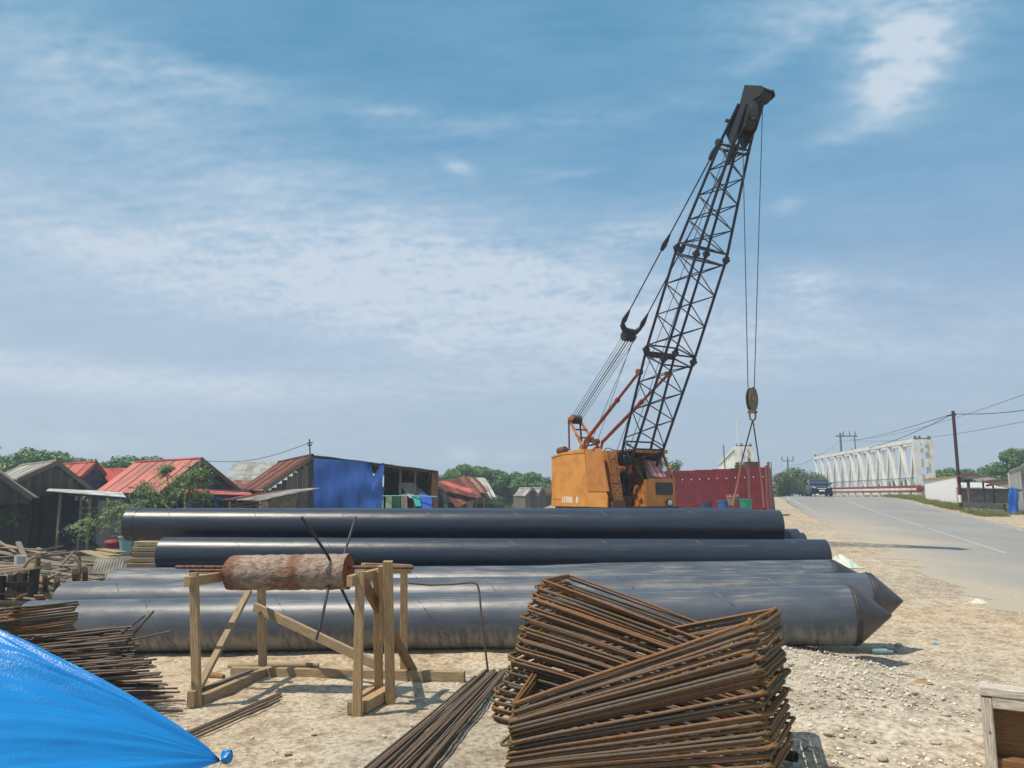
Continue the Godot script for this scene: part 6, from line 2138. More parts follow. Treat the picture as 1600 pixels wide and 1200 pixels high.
func build_rebar() -> void:
	var r := RandomNumberGenerator.new()
	r.seed = 91
	var front := []
	for k in 10:
		front.append(stirrup_mesh(1.50 + 0.012 * (k % 3), 0.66, 0.0088, 500 + k, M["rebar_%d" % (k % 5)]))
	var sprung := []
	for k in 12:
		sprung.append(stirrup_mesh(1.50, 0.66, 0.0088, 530 + k, M["rebar_%d" % (k % 5)], 0.05 + 0.05 * (k / 3)))
	# front stack: the right ends ride high on the stack behind
	var n := 42
	for k in n:
		var t := float(k) / (n - 1)
		var j := Vector3(r.randfn() * 0.014, r.randfn() * 0.003, r.randfn() * 0.012)
		var wob := r.randfn() * 0.016
		var left := Vector3(-0.035 + 0.02 * t + 0.012 * sin(k * 1.9), 0.015 + 0.43 * t, -4.68)
		var right := Vector3(1.26 + 0.012 * sin(k * 1.3) - 0.015 * t, 0.30 + 0.735 * t, -4.00)
		var up_k := int(clampf((t - 0.25) / 0.75, 0.0, 0.99) * 4.0)
		lay_stirrup(sprung[up_k * 3 + r.randi() % 3] if t > 0.25 else front[r.randi() % 10], left + j + Vector3(-wob, 0, 0), right + j + Vector3(wob * 0.3, 0, wob), 0.02, 0.66, "rusty ribbed stirrup in the front stack, %s from its top" % ordinal(n - k), "stirrups of the front stack")
	# rear stack: the left ends ride high
	n = 50
	for k in n:
		var t := float(k) / (n - 1)
		var j := Vector3(r.randfn() * 0.016, r.randfn() * 0.003, r.randfn() * 0.012)
		var left := Vector3(-0.095 + 0.32 * pow(t, 1.15) + 0.02 * sin(k * 1.7), 0.255 + 0.845 * t, -5.05)
		var right := Vector3(1.24 + 0.26 * t, 0.06 + 0.62 * t, -4.60)
		lay_stirrup(front[r.randi() % 10], left + j, right + j, 0.05, 0.66, "rusty ribbed stirrup in the rear stack, %s from its top" % ordinal(n - k), "stirrups of the rear stack")
	# third stack at the left edge, behind the blue tarpaulin
	for k in 26:
		var j := Vector3(r.randfn() * 0.02, 0, r.randfn() * 0.015)
		lay_stirrup(front[(k * 2 + 3) % 10], Vector3(-5.45, 0.02 + 0.021 * k, -6.75) + j, Vector3(-4.02 + 0.03 * sin(k * 1.1), 0.16 + 0.024 * k, -6.35) + j, 0.05, 0.66, "dark rusty stirrup in the small stack at the left edge, %s from its top" % ordinal(26 - k), "stirrups of the left stack")
	# straight bars on the ground, running from the stack towards the viewer
	var rods := []
	for k in 5:
		var b := MB.new()
		ribbed_bar(b, [Vector3(-1.9, 0, 0), Vector3(-0.6, 0.004 * (k % 2), 0.008), Vector3(0.7, 0, -0.006), Vector3(1.9, 0.003, 0)], 0.0085, 6, 0.009)
		rods.append(b.mesh(M["rebar_%d" % [0, 1, 3, 1, 0][k]]))
	for k in 26:
		var t := k / 25.0
		var far: Vector3 = Vector3(-0.299, -0.023, -7.490).lerp(Vector3(-0.018, -0.014, -7.610), t)
		var near: Vector3 = Vector3(-0.889, -0.003, -4.850).lerp(Vector3(-0.502, -0.002, -4.850), t)
		var dir := (near - far).normalized()
		var layer := 0.012 + (0.017 if k % 2 else 0.0) + (0.015 if k % 5 == 0 else 0.0)
		var l := far.distance_to(near)
		var c := far + dir * (1.9 + r.randf_range(-0.12, 0.2)) + Vector3(r.randfn() * 0.01, 0, r.randfn() * 0.01)
		var e0 := on_ground(c.x - dir.x * 1.9, c.z - dir.z * 1.9, layer)
		var e1 := on_ground(c.x + dir.x * 1.9, c.z + dir.z * 1.9, layer)
		var o := single("straight_rebar", rods[r.randi() % 5], "rusty bar, %s from the left in the bundle on the sand beside the stirrups" % ordinal(k + 1), "rebar", Transform3D(look_basis(e1 - e0), (e0 + e1) * 0.5 + Vector3(0, 0.018, 0)), "bars of the ground bundle")
		o.rotate_object_local(Vector3.RIGHT, r.randf() * TAU)
	for k in 5:
		var a: Vector3 = Vector3(-1.983, -0.045, -6.890)
		var z: Vector3 = Vector3(-2.295, -0.019, -5.700)
		var sh := Vector3(0.03 * k, 0, 0.022 * k) + Vector3(r.randfn() * 0.01, 0, 0)
		var d := (z - a).normalized()
		var c := a + d * (1.9 + 0.05 * k) + sh
		var e0 := on_ground(c.x - d.x * 1.9, c.z - d.z * 1.9, 0.014)
		var e1 := on_ground(c.x + d.x * 1.9, c.z + d.z * 1.9, 0.014)
		single("straight_rebar", rods[k], "rusty bar on the sand between tarpaulin and stand, %s from the left" % ordinal(k + 1), "rebar", Transform3D(look_basis(e1 - e0), (e0 + e1) * 0.5 + Vector3(0, 0.016, 0)), "bars beside the tarpaulin")
	# heap of bar ends fanning out behind the tarpaulin
	var ends := []
	for k in 5:
		var b := MB.new()
		b.tube([Vector3(-2.4, 0, 0), Vector3(-0.8, 0.01, 0.01), Vector3(0, 0, 0)], 0.0085, 6)
		ends.append(b.mesh(M["rebar_%d" % [1, 3, 0, 1, 3][k]]))
	for k in 130:
		var t := r.randf()
		var py := lerpf(968, 1092, t)
		var px := lerpf(232, 296, smoothstep(0.0, 0.9, t)) - absf(r.randfn()) * 34.0 + (18.0 if r.randf() < 0.12 else 0.0)
		var d := lerpf(6.7, 6.35, t) + r.randfn() * 0.14
		var h := 1.65 - (py - 775.0) / 1200.0 * d
		var e := Vector3((px - 800.0) / 1200.0 * d, 0, -d)
		e.y = maxf(h, ground(e.x, e.z) + 0.02)
		var root := Vector3(-5.1 + r.randfn() * 0.2, ground(-5.0, -6.1) + 0.05 + 0.30 * (1.0 - t) + absf(r.randfn()) * 0.05, -6.0 - 0.5 * (1.0 - t) + r.randfn() * 0.18)
		single("rebar_offcut", ends[r.randi() % 5], "rusty bar in the fanned out heap behind the blue tarpaulin", "rebar", Transform3D(look_basis(e - root), e), "bars of the fanned heap")
	for e in [[Vector3(-3.112, 0.547, -6.600), Vector3(-2.939, 0.715, -6.500)], [Vector3(-3.162, 0.583, -6.600), Vector3(-3.033, 0.672, -6.550)], [Vector3(-3.130, 0.479, -6.550), Vector3(-2.739, 0.575, -6.400)]]:
		var b := MB.new()
		b.tube([e[0] - (e[1] - e[0]) * 1.5, e[0], e[1]], 0.0085, 6)
		single("rebar_offcut", b.mesh(M.rebar_3), "bent bar end sticking up out of the fanned heap", "rebar", Transform3D(), "bar ends sticking up from the heap")
	# loose ends at the stack's right foot
	for e in [[Vector3(1.868, 0.112, -5.670), Vector3(1.585, 0.337, -4.600), "short dark steel tube on the ground right of the front stack"], [Vector3(1.636, 0.053, -4.980), Vector3(1.713, 0.052, -4.890), "dark pipe stub lying at the front stack's right foot"]]:
		var b := MB.new()
		b.lathe(e[0] + Vector3(-0.1, 0.035, -0.1), e[1] - e[0] + Vector3(0.05, 0.01, 0.06), [Vector2(0, 0.0), Vector2(0, 0.032), Vector2(0.26, 0.032), Vector2(0.26, 0.024), Vector2(0.02, 0.024)], 14)
		single("steel_stub", b.mesh(M.grime), e[2], "steel tube")

# ------------------------------------------------------------------ blue tarpaulin in front, timber box at the right
func catmull(p: Array, t: float) -> Vector3:
	var m := p.size() - 1
	var k := clampi(int(t * m), 0, m - 1)
	var f := t * m - k
	var a: Vector3 = p[maxi(k - 1, 0)]
	var b: Vector3 = p[k]
	var c: Vector3 = p[k + 1]
	var d: Vector3 = p[mini(k + 2, m)]
	return b.cubic_interpolate(c, a, d, f)

func build_tarp_and_crate() -> void:
	M.tarp = mat(0.002, 0.195, 0.53, 0.30, null)
	bump(M.tarp, nrm(401, 0.02, 8.0, 1024, 5), 0.42)
	M.tarp.uv1_scale = Vector3(2.4, 2.4, 1)
	var K: Vector3 = Vector3(-1.623, 0.185, -4.550)
	var rim := [Vector3(-4.7, 0.0, -5.9), Vector3(-5.0, 0.75, -5.45), Vector3(-5.15, 1.42, -4.95), Vector3(-5.0, 1.30, -4.35), Vector3(-4.6, 0.98, -3.5), Vector3(-4.0, 0.5, -2.6), Vector3(-3.2, 0.0, -1.9)]
	var b := MB.new()
	var nn := fnl(402, 1.6, 3)
	b.sheet(func(u: float, w: float) -> Vector3:
		var e := catmull(rim, w)
		var uu := pow(u, 0.85)
		var p := K.lerp(e, uu)
		# pulled tight to the knot: belly out along the way, folds running into the tie
		p.y += 0.20 * sin(PI * pow(uu, 0.7)) * sin(PI * clampf(w * 1.05, 0, 1)) * 0.9
		var fold := 0.5 + 0.5 * sin(w * 46.0 + 1.6 * sin(w * 13.0))
		var fold2 := sin(w * 23.0 + 2.0)
		var amp := 0.048 * pow(uu, 0.8) * exp(-uu * 1.5) * 3.0
		p.y += amp * (fold - 0.5) + 0.10 * pow(uu, 0.7) * exp(-pow((w - 0.45) / 0.018, 2)) * -1.0 + 0.03 * pow(uu, 0.6) * (1.0 - absf(sin(w * 31.0 + 1.2 * sin(w * 9.0 + uu * 2.0)))) + 0.02 * fold2 * uu
		for c in [[0.30, 0.035], [0.50, 0.05], [0.57, 0.04], [0.66, 0.05], [0.75, 0.04]]:
			p.y += c[1] * pow(uu, 0.65) * maxf(0.0, 1.0 - absf(w - c[0] + 0.02 * sin(uu * 7.0)) / 0.022)
		p += Vector3(0.02, 0.035, 0.02) * nn.get_noise_2d(u * 3.0, w * 9.0) * uu
		return p, 90, 260, 3.0, 4.0)
	var T0 := part("ground_tarpaulin", b, M.tarp, self)
	tag(T0, "glossy bright blue tarpaulin in the left foreground, gathered to a tied corner", "tarpaulin")
	var kn := MB.new()
	kn.sheet(func(u: float, w: float) -> Vector3:
		var a := u * TAU
		var rr := 0.036 * pow(sin(PI * (0.06 + 0.9 * w)), 0.7) * (1.0 + 0.22 * sin(a * 4.0 + w * 3.0))
		return K + Vector3(0.006 + 0.05 * w, 0.0 + 0.055 * w, 0.01) + Vector3(-sin(0.7), cos(0.7), 0) * sin(a) * rr * 0.9 + Vector3(0, 0, 1) * cos(a) * rr, 36, 14)
	part("tied_corner", kn, M.tarp, T0)
	var st := MB.new()
	for q in 3:
		var ring := []
		for k in 13:
			var a := TAU * k / 12
			ring.append(K + Vector3(0.004 + 0.006 * q, 0.002 + 0.004 * q, 0.0) + Vector3(-sin(0.7), cos(0.7), 0) * sin(a) * 0.015 + Vector3(0, 0, 1) * cos(a) * 0.016)
		st.tube(ring, 0.0035, 5, false)
	st.tube([K, K + Vector3(-0.01, -0.06, 0.03), on_ground(K.x + 0.02, K.z + 0.06)], 0.003, 5)
	part("string", st, M.white_paint, T0)
	# timber box with whitened rim and brown inside
	var bp: Vector3 = Vector3(2.803, 0.059, -4.820)
	var B := thing("timber_box", "whitened timber box with brown plywood inside at the right edge", "box", bp, deg_to_rad(-30))
	var wht := mat(0.74, 0.70, 0.65, 0.8, T.wood, 1.0, false)
	wht.uv1_scale = Vector3(0.8, 3, 1)
	var ply := mat(0.27, 0.135, 0.045, 0.7, T.wood, 1.0, false)
	ply.uv1_scale = Vector3(0.8, 3, 1)
	var h := 0.465
	for e in [["side_board", Vector3(0.03, 0, 0), Vector3(0.03, h - 0.06, 0), 0.06, 0.05, wht, Vector3(0, 0, 1)], ["side_board", Vector3(0.97, 0, 0), Vector3(0.97, h - 0.06, 0), 0.06, 0.05, wht, Vector3(0, 0, 1)],
		["top_board", Vector3(0, h - 0.025, -0.04), Vector3(1.0, h - 0.025, -0.04), 0.14, 0.05, wht, Vector3.UP], ["rail", Vector3(0.06, h - 0.085, 0.002), Vector3(0.94, h - 0.085, 0.002), 0.045, 0.066, wht, Vector3.UP],
		["back_panel", Vector3(0.06, 0.2, -0.12), Vector3(0.94, 0.2, -0.12), 0.02, 0.44, ply, Vector3.UP], ["end_panel", Vector3(0.03, 0.2, -0.44), Vector3(0.03, 0.2, -0.03), 0.05, 0.42, wht, Vector3.UP], ["end_panel", Vector3(0.97, 0.2, -0.44), Vector3(0.97, 0.2, -0.03), 0.05, 0.42, wht, Vector3.UP], ["bottom_rail", Vector3(0.06, 0.03, -0.06), Vector3(0.94, 0.03, -0.06), 0.1, 0.06, ply, Vector3.UP]]:
		var m := MB.new()
		m.bar(e[1], e[2], e[3], e[4], e[6], 0.006)
		part(e[0], m, e[5], B)
	var nail := MB.new()
	nail.lathe(Vector3(0.035, 0.21, 0.024), Vector3(0, 0, 1), [Vector2(0, 0.007), Vector2(0.004, 0.006), Vector2(0.004, 0)], 8)
	part("nail_head", nail, M.brown_iron, B)

# ------------------------------------------------------------------ car, poles, right hand sheds, stones and litter
func build_small() -> void:
	car(Vector3(26.1, ground(26.1, -66.0) + 0.01, -66.0))
	poles()
	right_sheds()
	stones()
	verge_grass()
	litter()

func loft(b: MB, rings: Array) -> void:      # rings of equal length, joined in order
	var m: int = rings[0].size()
	for k in rings.size() - 1:
		for j in m:
			var j1 := (j + 1) % m
			b.quad(rings[k][j], rings[k][j1], rings[k + 1][j1], rings[k + 1][j])
	for e in [0, rings.size() - 1]:
		for j in range(1, m - 1):
			if e == 0:
				b.tri(rings[e][0], rings[e][j + 1], rings[e][j])
			else:
				b.tri(rings[e][0], rings[e][j], rings[e][j + 1])

func car(at: Vector3) -> void:
	var o := thing("parked_car", "dark blue hatchback car coming off the bridge towards the yard", "car", at, deg_to_rad(-14))
	o.name = "dark_car"
	var paint := mat(0.006, 0.012, 0.032, 0.3, null)
	paint.metallic_specular = 0.35
	var ring := func(z: float, w0: float, w1: float, y0: float, y1: float, inset: float) -> Array:
		return [Vector3(-w0, y0, z), Vector3(-w1, (y0 + y1) * 0.5, z), Vector3(-w1 + inset, y1, z), Vector3(w1 - inset, y1, z), Vector3(w1, (y0 + y1) * 0.5, z), Vector3(w0, y0, z)]
	var b := MB.new()
	loft(b, [ring.call(1.98, 0.66, 0.70, 0.30, 0.62, 0.08), ring.call(1.85, 0.80, 0.82, 0.24, 0.78, 0.07), ring.call(1.3, 0.84, 0.87, 0.24, 0.92, 0.06), ring.call(0.75, 0.85, 0.87, 0.24, 0.99, 0.05), ring.call(-1.5, 0.85, 0.87, 0.24, 1.02, 0.05), ring.call(-1.95, 0.78, 0.82, 0.30, 0.95, 0.07)])
	part("body", b, paint, o)
	var c := MB.new()
	loft(c, [ring.call(0.85, 0.76, 0.77, 0.97, 1.02, 0.02), ring.call(0.1, 0.76, 0.72, 0.98, 1.42, 0.10), ring.call(-0.3, 0.76, 0.72, 0.98, 1.47, 0.12), ring.call(-1.4, 0.76, 0.72, 0.98, 1.44, 0.12), ring.call(-1.85, 0.74, 0.72, 0.98, 1.05, 0.06)])
	part("cabin", c, paint, o)
	var ws := MB.new()
	ws.quad(Vector3(-0.66, 1.06, 0.80), Vector3(0.66, 1.06, 0.80), Vector3(0.56, 1.38, 0.17), Vector3(-0.56, 1.38, 0.17))
	part("windscreen", ws, mat(0.02, 0.03, 0.05, 0.04), o)
	for s in [-1.0, 1.0]:
		var sw := MB.new()
		var q := [Vector3(s * 0.765, 1.04, 0.55), Vector3(s * 0.70, 1.36, 0.08), Vector3(s * 0.70, 1.36, -1.3), Vector3(s * 0.765, 1.04, -1.5)]
		if s < 0:
			q.reverse()
		sw.quad(q[3], q[2], q[1], q[0])
		part("side_window", sw, M.dark_glass, o)
		var hl := MB.new()
		hl.bar(Vector3(s * 0.48, 0.70, 1.90), Vector3(s * 0.76, 0.76, 1.76), 0.10, 0.14, Vector3.UP, 0.03)
		part("headlight", hl, mat(0.55, 0.57, 0.6, 0.1), o)
		var mr := MB.new()
		mr.bar(Vector3(s * 0.86, 1.06, 0.55), Vector3(s * 1.02, 1.08, 0.52), 0.10, 0.13, Vector3.UP, 0.03)
		part("wing_mirror", mr, paint, o)
		for z in [1.2, -1.2]:
			var wh := MB.new()
			wh.lathe(Vector3(s * 0.70, 0.29, z), Vector3(s, 0, 0), [Vector2(0, 0.0), Vector2(0, 0.29), Vector2(0.17, 0.29), Vector2(0.19, 0.26), Vector2(0.19, 0.18), Vector2(0.16, 0.0)], 20)
			part("wheel", wh, M.black, o)
	var gr := MB.new()
	gr.bar(Vector3(-0.34, 0.66, 1.955), Vector3(0.34, 0.66, 1.955), 0.06, 0.07, Vector3.UP, 0.01)
	part("chrome_grille", gr, mat(0.6, 0.6, 0.62, 0.25), o)
	var lo := MB.new()
	lo.bar(Vector3(-0.55, 0.36, 1.95), Vector3(0.55, 0.36, 1.95), 0.06, 0.12)
	part("lower_grille", lo, M.black, o)
	var np := MB.new()
	np.bar(Vector3(-0.22, 0.48, 1.995), Vector3(0.22, 0.48, 1.995), 0.02, 0.12)
	part("number_plate", np, M.white_paint, o)

func wire(a: Vector3, b: Vector3, sag: float, r: float, label: String) -> void:
	var m := MB.new()
	var pts := []
	for k in 17:
		var t := k / 16.0
		pts.append(a.lerp(b, t) - Vector3(0, sag * 4.0 * t * (1.0 - t), 0))
	m.tube(pts, r, 5, false)
	single("power_line", m.mesh(M.rope), label, "power line", Transform3D(), "power lines over the bridge road")

func poles() -> void:
	var top: Vector3 = Vector3(23.092, 6.061, -40.000)
	var P := thing("utility_pole", "dark maroon pole with a red and white band beside the white wall", "pole", Vector3(top.x, 0.55, top.z))
	var s := -P.position
	var dk := mat(0.07, 0.022, 0.026, 0.6, T.mottle, 1.0)
	for e in [[0.0, 0.14, 0.085, dk], [0.14, 0.21, 0.084, M.white_paint], [0.21, 0.30, 0.084, M.maroon], [0.30, 1.0, 0.08, dk]]:
		var b := MB.new()
		var h := top.y - 0.55
		b.tube([Vector3(0, h * e[0], 0), Vector3(0, h * e[1], 0)], e[2], 12)
		part("pole_section", b, e[3], P)
	P.get_child(0).position.y = 0.0
	var br := MB.new()
	br.bar(Vector3(-0.3, top.y + s.y - 0.25, 0), Vector3(0.15, top.y + s.y - 0.2, 0), 0.05, 0.06)
	part("bracket", br, M.steel_dark, P)
	# double pole with crossarm beyond the bridge
	var q: Vector3 = Vector3(55.615, 11.734, -130.000)
	var D := thing("double_pole", "grey double electricity pole with crossarm behind the right truss", "pole", Vector3(q.x, 0.5, q.z))
	s = -D.position
	for x in [0.0, 2.4]:
		var b := MB.new()
		b.tube([Vector3(x, 0, 0), Vector3(x, q.y - 0.5 + (0.5 if x == 0.0 else 0.0), 0)], 0.17 if x == 0.0 else 0.1, 10)
		part("pole_shaft", b, M.bridge_grey, D)
	var ca := MB.new()
	ca.bar(Vector3(-0.8, q.y - 0.55, 0), Vector3(2.9, q.y - 0.55, 0), 0.14, 0.2)
	part("crossarm", ca, M.bridge_grey, D)
	for x in [0.5, 1.6, 2.5]:
		var b := MB.new()
		b.tube([Vector3(x, q.y - 0.5, 0), Vector3(x, q.y + 0.3, 0)], [0.12, 0.07], 8)
		part("insulator", b, M.bridge_grey, D)
	for e in [[1272, 711, 110, 0.13, "grey electricity pole left of the right truss's far end", false], [1229, 719, 125, 0.13, "thin grey pole with insulators above the olive bushes", true], [1203, 722, 100, 0.07, "thin pale lamp post at the maroon fence end", false], [1130, 696, 72, 0.06, "thin dark rod leaning left of the far bridge truss", false]]:
		var t := spot(e[0], e[1], e[2])
		var o := thing("thin_pole", e[4], "pole", Vector3(t.x, 0.4, t.z))
		var b := MB.new()
		b.tube([Vector3(0.15 if e[0] == 1130 else 0.0, 0, 0), Vector3(0, t.y - 0.4, 0)], e[3], 8)
		part("pole_shaft", b, M.bridge_grey, o)
		if e[5]:
			var c := MB.new()
			c.bar(Vector3(-1.0, t.y - 0.6, 0), Vector3(1.0, t.y - 0.6, 0), 0.1, 0.12)
			part("crossarm", c, M.bridge_grey, o)
			for x in [-0.9, 0.0, 0.9]:
				var i := MB.new()
				i.tube([Vector3(x, t.y - 0.5, 0), Vector3(x, t.y + 0.1, 0)], 0.09, 8)
				part("insulator", i, M.bridge_grey, o)
	var mt := spot(1152, 656, 72)
	var mo := MB.new()
	mo.tube([Vector3(mt.x + 0.15, 0.8, mt.z), mt], [0.06, 0.04], 8)
	single("white_mast", mo.mesh(M.white_paint), "tall thin white mast beside the far bridge truss", "mast")
	var pt: Vector3 = top - Vector3(0, 0.15, 0)
	wire(pt, Vector3(41.883, 7.358, -95.000), 0.5, 0.022, "upper cable from the maroon pole down along the bridge")
	wire(pt, Vector3(55.020, 10.619, -128.000), 0.3, 0.02, "lower cable from the maroon pole to the double pole")
	wire(pt, Vector3(26.066, 5.980, -37.000), 0.15, 0.020, "cable running level from the maroon pole out to the right")
	wire(Vector3(57.410, 10.975, -130.000), Vector3(42.188, 7.862, -60.000), 0.8, 0.022, "long cable from the double pole rising to the right edge")
	wire(Vector3(57.200, 11.084, -130.000), Vector3(33.947, 8.568, -48.000), 0.8, 0.018, "highest cable from the double pole to the right edge")
	wire(Vector3(45.205, 6.677, -125.000), Vector3(43.122, 7.074, -110.000), 0.4, 0.022, "short cable between the two far poles")
	wire(Vector3(43.127, 7.165, -110.000), Vector3(55.569, 10.975, -130.000), 0.3, 0.022, "cable from the far pole to the double pole")

func right_sheds() -> void:
	var o := thing("roadside_stall", "open roadside stall with sloping dark tin roof on thin posts", "stall", Vector3(24.6, 0.8, -39.0))
	var s := -o.position
	roof_slope(o, Vector3(25.236, 2.904, -42.500) + s, Vector3(27.086, 2.042, -40.000) + s, Vector3(22.372, 2.672, -39.000) + s, Vector3(23.415, 1.885, -36.000) + s, 7, [M.roof_rust2, M.grey_wood_2, M.roof_grey], 4)
	for q in [[1507, 752, 38.5, 0.11, M.grey_wood_1], [1530, 750, 38.6, 0.07, M.grey_wood_3], [1572, 762, 36.8, 0.14, M.brown_iron], [1597, 758, 37.5, 0.1, M.grey_wood_1], [1545, 747, 42, 0.08, M.grey_wood_1]]:
		post(o, "stall_post", spot(q[0], q[1], q[2]) + s, -0.2, q[3], q[4])
	for k in 3:
		var b := MB.new()
		b.bar(Vector3(22.499, 2.345, -38.600).lerp(Vector3(23.376, 1.947, -36.300), k / 2.0) + s, Vector3(25.193, 2.613, -42.000).lerp(Vector3(26.089, 1.973, -39.500), k / 2.0) + s, 0.06, 0.08)
		part("rafter", b, M.grey_wood_2, o)
	var cn := MB.new()
	cn.bar(Vector3(22.141, 1.124, -38.000) + s, Vector3(23.181, 1.024, -36.600) + s, 0.3, 0.5)
	part("counter", cn, mat(0.10, 0.10, 0.10, 0.9, T.mottle, 0.8), o)
	for k in 5:
		var b := MB.new()
		var p: Vector3 = Vector3(22.142, 0.977, -37.600).lerp(Vector3(22.804, 0.910, -36.400), k / 4.0)
		b.cbox(p + s, Vector3(0.34, 0.22, 0.2))
		part("concrete_block", b, M.concrete, o)
	var st := MB.new()
	st.bar(Vector3(22.344, 1.401, -38.200) + s, Vector3(23.139, 1.742, -37.500) + s, 0.04, 0.04)
	part("pole_rail", st, M.grey_wood_2, o)
	# long low building behind it
	var g := thing("low_building", "long low grey walled building with white roof edge behind the stall", "building", Vector3(28.0, 0.6, -46))
	s = -g.position
	var w := MB.new()
	w.bar(Vector3(26.429, 1.537, -46.000) + s, Vector3(29.771, 1.510, -43.000) + s, 0.2, 1.15)
	part("wall", w, mat(0.26, 0.25, 0.24, 0.9, T.mottle, 0.4), g)
	slab(g, "roof_edge", Vector3(26.140, 2.172, -45.600) + s, Vector3(29.550, 2.068, -42.600) + s, Vector3(32.641, 2.496, -47.000) + s, Vector3(28.686, 2.509, -50.000) + s, 0.06, M.white)
	# pale roofed house cut by the right edge
	gable_house("roadside_house", "pale grey roofed house cut off by the right edge", Vector3(25.598, 3.468, -37.500), Vector3(23.284, 2.790, -36.600), Vector3(28.055, 2.754, -38.500), Vector3(4.2, 0, -4.6), 6, [M.roof_pale], [M.roof_pale, M.bridge_white], 0.9, M.roof_pale)
	# blue sheet hung on a stall post
	var b2 := MB.new()
	var c: Vector3 = Vector3(23.213, 2.002, -35.900)
	b2.sheet(func(u: float, w2: float) -> Vector3:
		var a := u * TAU
		var rr := (0.13 + 0.14 * w2 + 0.05 * sin(w2 * 7.0)) * (1.0 + 0.22 * sin(a * 4.0 + w2 * 3.0) + 0.1 * sin(a * 7.0))
		return c + Vector3(cos(a) * rr - 0.08 * w2, -1.33 * w2, -sin(a) * rr * 0.8), 48, 12)
	var tp := part("blue_sheet", b2, mat(0.004, 0.09, 0.38, 0.4), self)
	tag(tp, "bright blue plastic sheet hanging bunched on the stall's right post", "plastic sheet")

func pebble(sd: int, r: float, flat: float) -> MB:
	var n := fnl(sd, 1.3, 2)
	var b := MB.new()
	b.sheet(func(u: float, w: float) -> Vector3:
		var a := -u * TAU
		var e := (w - 0.5) * PI
		var d := Vector3(cos(a) * cos(e), sin(e) * flat, sin(a) * cos(e))
		return d * r * (1.0 + 0.45 * n.get_noise_3dv(d * 1.2)), 9, 6)
	return b

func stones() -> void:
	var r := RandomNumberGenerator.new()
	r.seed = 12
	var sm := mat(0.52, 0.44, 0.34, 0.95, T.speck, 3.0)
	var sm2 := mat(0.44, 0.35, 0.25, 0.95, T.speck, 3.0)
	# gravel: everything too small to count
	var all := []
	var tints := [mat(0.54, 0.47, 0.37, 0.95), mat(0.62, 0.57, 0.49, 0.95), mat(0.54, 0.46, 0.36, 0.95), mat(0.50, 0.45, 0.39, 0.95)]
	for k in 4:
		var mm := MultiMesh.new()
		mm.transform_format = MultiMesh.TRANSFORM_3D
		mm.mesh = pebble(600 + k, 1.0, 0.6).mesh(tints[k])
		var ts := []
		for q in 3900:
			var d := 3.8 + 11.0 * pow(r.randf(), 1.6)
			var x := r.randf_range(-0.62, 0.95) * d
			if r.randf() < 0.4:
				x = 2.6 + r.randfn() * 1.1
				d = 6.2 + r.randfn() * 1.8
			if d < 3.5 or (x < -3.0 and d > 8.0):
				continue
			var dens := exp(-pow((x - 2.7) / 1.6, 2)) + 0.35 + 0.3 * sin(x * 2.1 + d) * sin(d * 1.3)
			if r.randf() > dens:
				continue
			var sz := 0.003 + 0.009 * pow(r.randf(), 3.0) + (0.014 * pow(r.randf(), 9.0))
			ts.append(Transform3D(Basis.from_euler(Vector3(r.randfn() * 0.3, r.randf() * TAU, r.randfn() * 0.3)).scaled(Vector3.ONE * sz), on_ground(x, -d, sz * 0.25)))
		mm.instance_count = ts.size()
		for q in ts.size():
			mm.set_instance_transform(q, ts[q])
		var g := MultiMeshInstance3D.new()
		g.multimesh = mm
		g.name = numbered("gravel")
		add_child(g, true)
		tag(g, ["buff gravel strewn over the sandy yard", "pale chalky gravel strewn over the sandy yard", "brown gravel strewn over the sandy yard", "grey gravel strewn over the sandy yard"][k], "gravel")
		g.set_meta("kind", "stuff")
	# stones one could pick up
	var shapes := []
	for k in 4:
		shapes.append(pebble(620 + k, 0.05, 0.65).mesh(sm if k % 2 else sm2))
	for e in [[Vector3(4.293, -0.002, -8.860), 1.3], [Vector3(4.095, -0.004, -8.730), 0.9], [Vector3(3.460, 0.110, -6.780), 1.0], [Vector3(4.112, -0.007, -8.540), 0.8], [Vector3(3.056, 0.113, -5.690), 1.1], [Vector3(3.001, 0.095, -5.390), 1.2], [Vector3(2.405, 0.205, -6.900), 0.9], [Vector3(2.163, 0.141, -5.790), 0.9], [Vector3(2.075, 0.098, -5.310), 1.0], [Vector3(2.435, 0.137, -5.640), 0.8], [Vector3(3.101, 0.141, -6.190), 0.8], [Vector3(3.444, 0.088, -5.950), 0.9], [Vector3(-1.390, -0.013, -5.680), 0.7], [Vector3(-1.448, -0.008, -5.260), 0.8], [Vector3(2.952, 0.139, -5.920), 0.7], [Vector3(2.432, 0.167, -6.000), 0.7], [Vector3(2.287, 0.094, -5.180), 1.1], [Vector3(2.681, 0.089, -5.140), 0.9], [Vector3(1.834, 0.072, -5.130), 0.8], [Vector3(2.233, 0.071, -4.900), 1.0]]:
		single("loose_stone", shapes[r.randi() % 4], "pale limestone lump lying loose on the sand", "stone", Transform3D(Basis(Vector3.UP, r.randf() * TAU).scaled(Vector3(1.0, 0.75, 0.8) * e[1] * 0.68), e[0] + Vector3(0, 0.012, 0)), "loose stones on the sand")

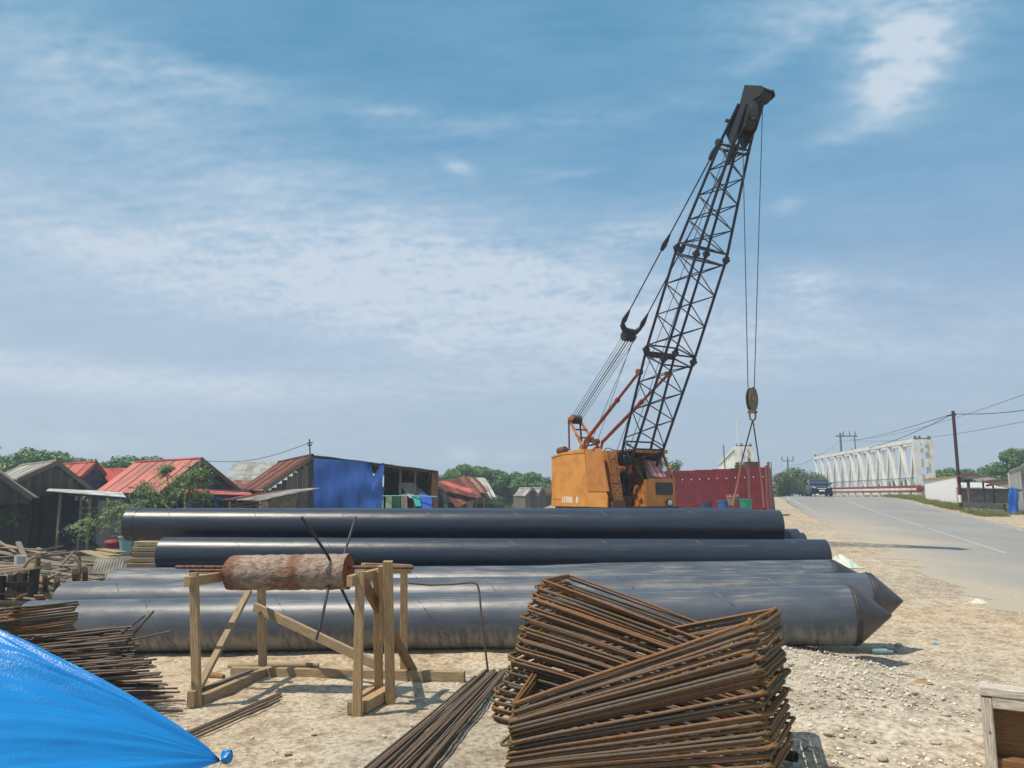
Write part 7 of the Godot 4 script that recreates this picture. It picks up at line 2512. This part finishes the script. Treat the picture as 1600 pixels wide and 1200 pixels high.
# grass on the verge right of the road
func verge_grass() -> void:
	var r := RandomNumberGenerator.new()
	r.seed = 33
	var b := MB.new()
	b.use_col = true
	for k in 9:
		var a := r.randf() * TAU
		var o := Vector3(r.randfn(), 0, r.randfn()) * 0.09
		var d := Vector3(cos(a), 0, sin(a))
		var h := r.randf_range(0.10, 0.26)
		var g := r.randf_range(0.7, 1.3)
		b.cur = Color(0.17 * g, 0.19 * g, 0.05 * g)
		var i := b.vert(o - d * 0.012, d.cross(Vector3.UP), Vector2.ZERO)
		b.vert(o + d * 0.012, d.cross(Vector3.UP), Vector2.ZERO)
		b.vert(o + Vector3(r.randfn() * 0.05, h, r.randfn() * 0.05), d.cross(Vector3.UP), Vector2.ZERO)
		b.ix.append_array([i, i + 2, i + 1])
	var mm := MultiMesh.new()
	mm.transform_format = MultiMesh.TRANSFORM_3D
	mm.mesh = b.mesh(M.leaf)
	var ts := []
	for k in 4200:
		var d := r.randf_range(34.0, 66.0)
		var x := road_right(d) + 0.5 + absf(r.randfn()) * 1.5
		if sin(d * 0.9) + sin(x * 1.7 + d * 0.3) < -0.6:
			continue
		ts.append(Transform3D(Basis(Vector3.UP, r.randf() * TAU).scaled(Vector3.ONE * r.randf_range(0.6, 1.2)), on_ground(x, -d)))
	mm.instance_count = ts.size()
	for k in ts.size():
		mm.set_instance_transform(k, ts[k])
	var g := MultiMeshInstance3D.new()
	g.multimesh = mm
	g.name = "verge_grass"
	add_child(g)
	tag(g, "yellow green grass on the verge right of the road", "grass")
	g.set_meta("kind", "stuff")

func crumple(sd: int, w: float, d: float, h: float) -> MB:
	var n := fnl(sd, 5.0, 4)
	var b := MB.new()
	b.sheet(func(u: float, v: float) -> Vector3:
		var e := sin(PI * u) * sin(PI * v)
		return Vector3((u - 0.5) * w * (1.0 + 0.3 * n.get_noise_2d(v, 3.0)), e * h * (0.6 + 1.2 * absf(n.get_noise_2d(u * 1.4, v * 1.4))), (0.5 - v) * d * (1.0 + 0.3 * n.get_noise_2d(u, 8.0))), 22, 16)
	return b

func litter() -> void:
	single("crumpled_plastic", crumple(701, 0.62, 0.8, 0.22).mesh(mat(0.50, 0.56, 0.48, 0.4)), "crumpled pale green plastic sheet beside the pile shoes", "plastic", Transform3D(Basis(), Vector3(6.773, 0.216, -16.190)))
	single("crumpled_plastic", crumple(702, 0.22, 0.2, 0.06).mesh(mat(0.55, 0.52, 0.48, 0.5)), "white scrap of wrapping on the road edge at the right", "plastic", Transform3D(Basis(), Vector3(6.920, 0.083, -11.740)))
	var bt := MB.new()
	bt.lathe(Vector3.ZERO, Vector3(1, 0, 0.3), [Vector2(0, 0), Vector2(0, 0.03), Vector2(0.14, 0.032), Vector2(0.17, 0.012), Vector2(0.20, 0.012), Vector2(0.20, 0)], 14)
	single("plastic_bottle", bt.mesh(mat(0.16, 0.30, 0.36, 0.2)), "flattened light blue plastic bottle below the cone shoes", "bottle", Transform3D(Basis(), Vector3(3.820, -0.007, -8.470) + Vector3(0, 0.032, 0)))
	single("blue_scrap", crumple(703, 0.11, 0.08, 0.03).mesh(mat(0.08, 0.2, 0.34, 0.4)), "scrap of blue plastic on the sand beside the road", "plastic", Transform3D(Basis(), Vector3(4.720, -0.002, -8.900)))
	single("cardboard_scrap", crumple(704, 0.22, 0.14, 0.02).mesh(mat(0.32, 0.2, 0.1, 0.9)), "brown cardboard scrap on the sand below the shadows of the pile shoes", "cardboard", Transform3D(Basis(Vector3.UP, 0.4), Vector3(3.365, 0.122, -6.640)))
	single("fallen_paper", crumple(705, 0.16, 0.1, 0.02).mesh(mat(0.6, 0.58, 0.54, 0.8)), "pale paper scrap lying on the sand behind the stand", "paper", Transform3D(Basis(Vector3.UP, 0.8), Vector3(-2.700, -0.064, -8.690)))
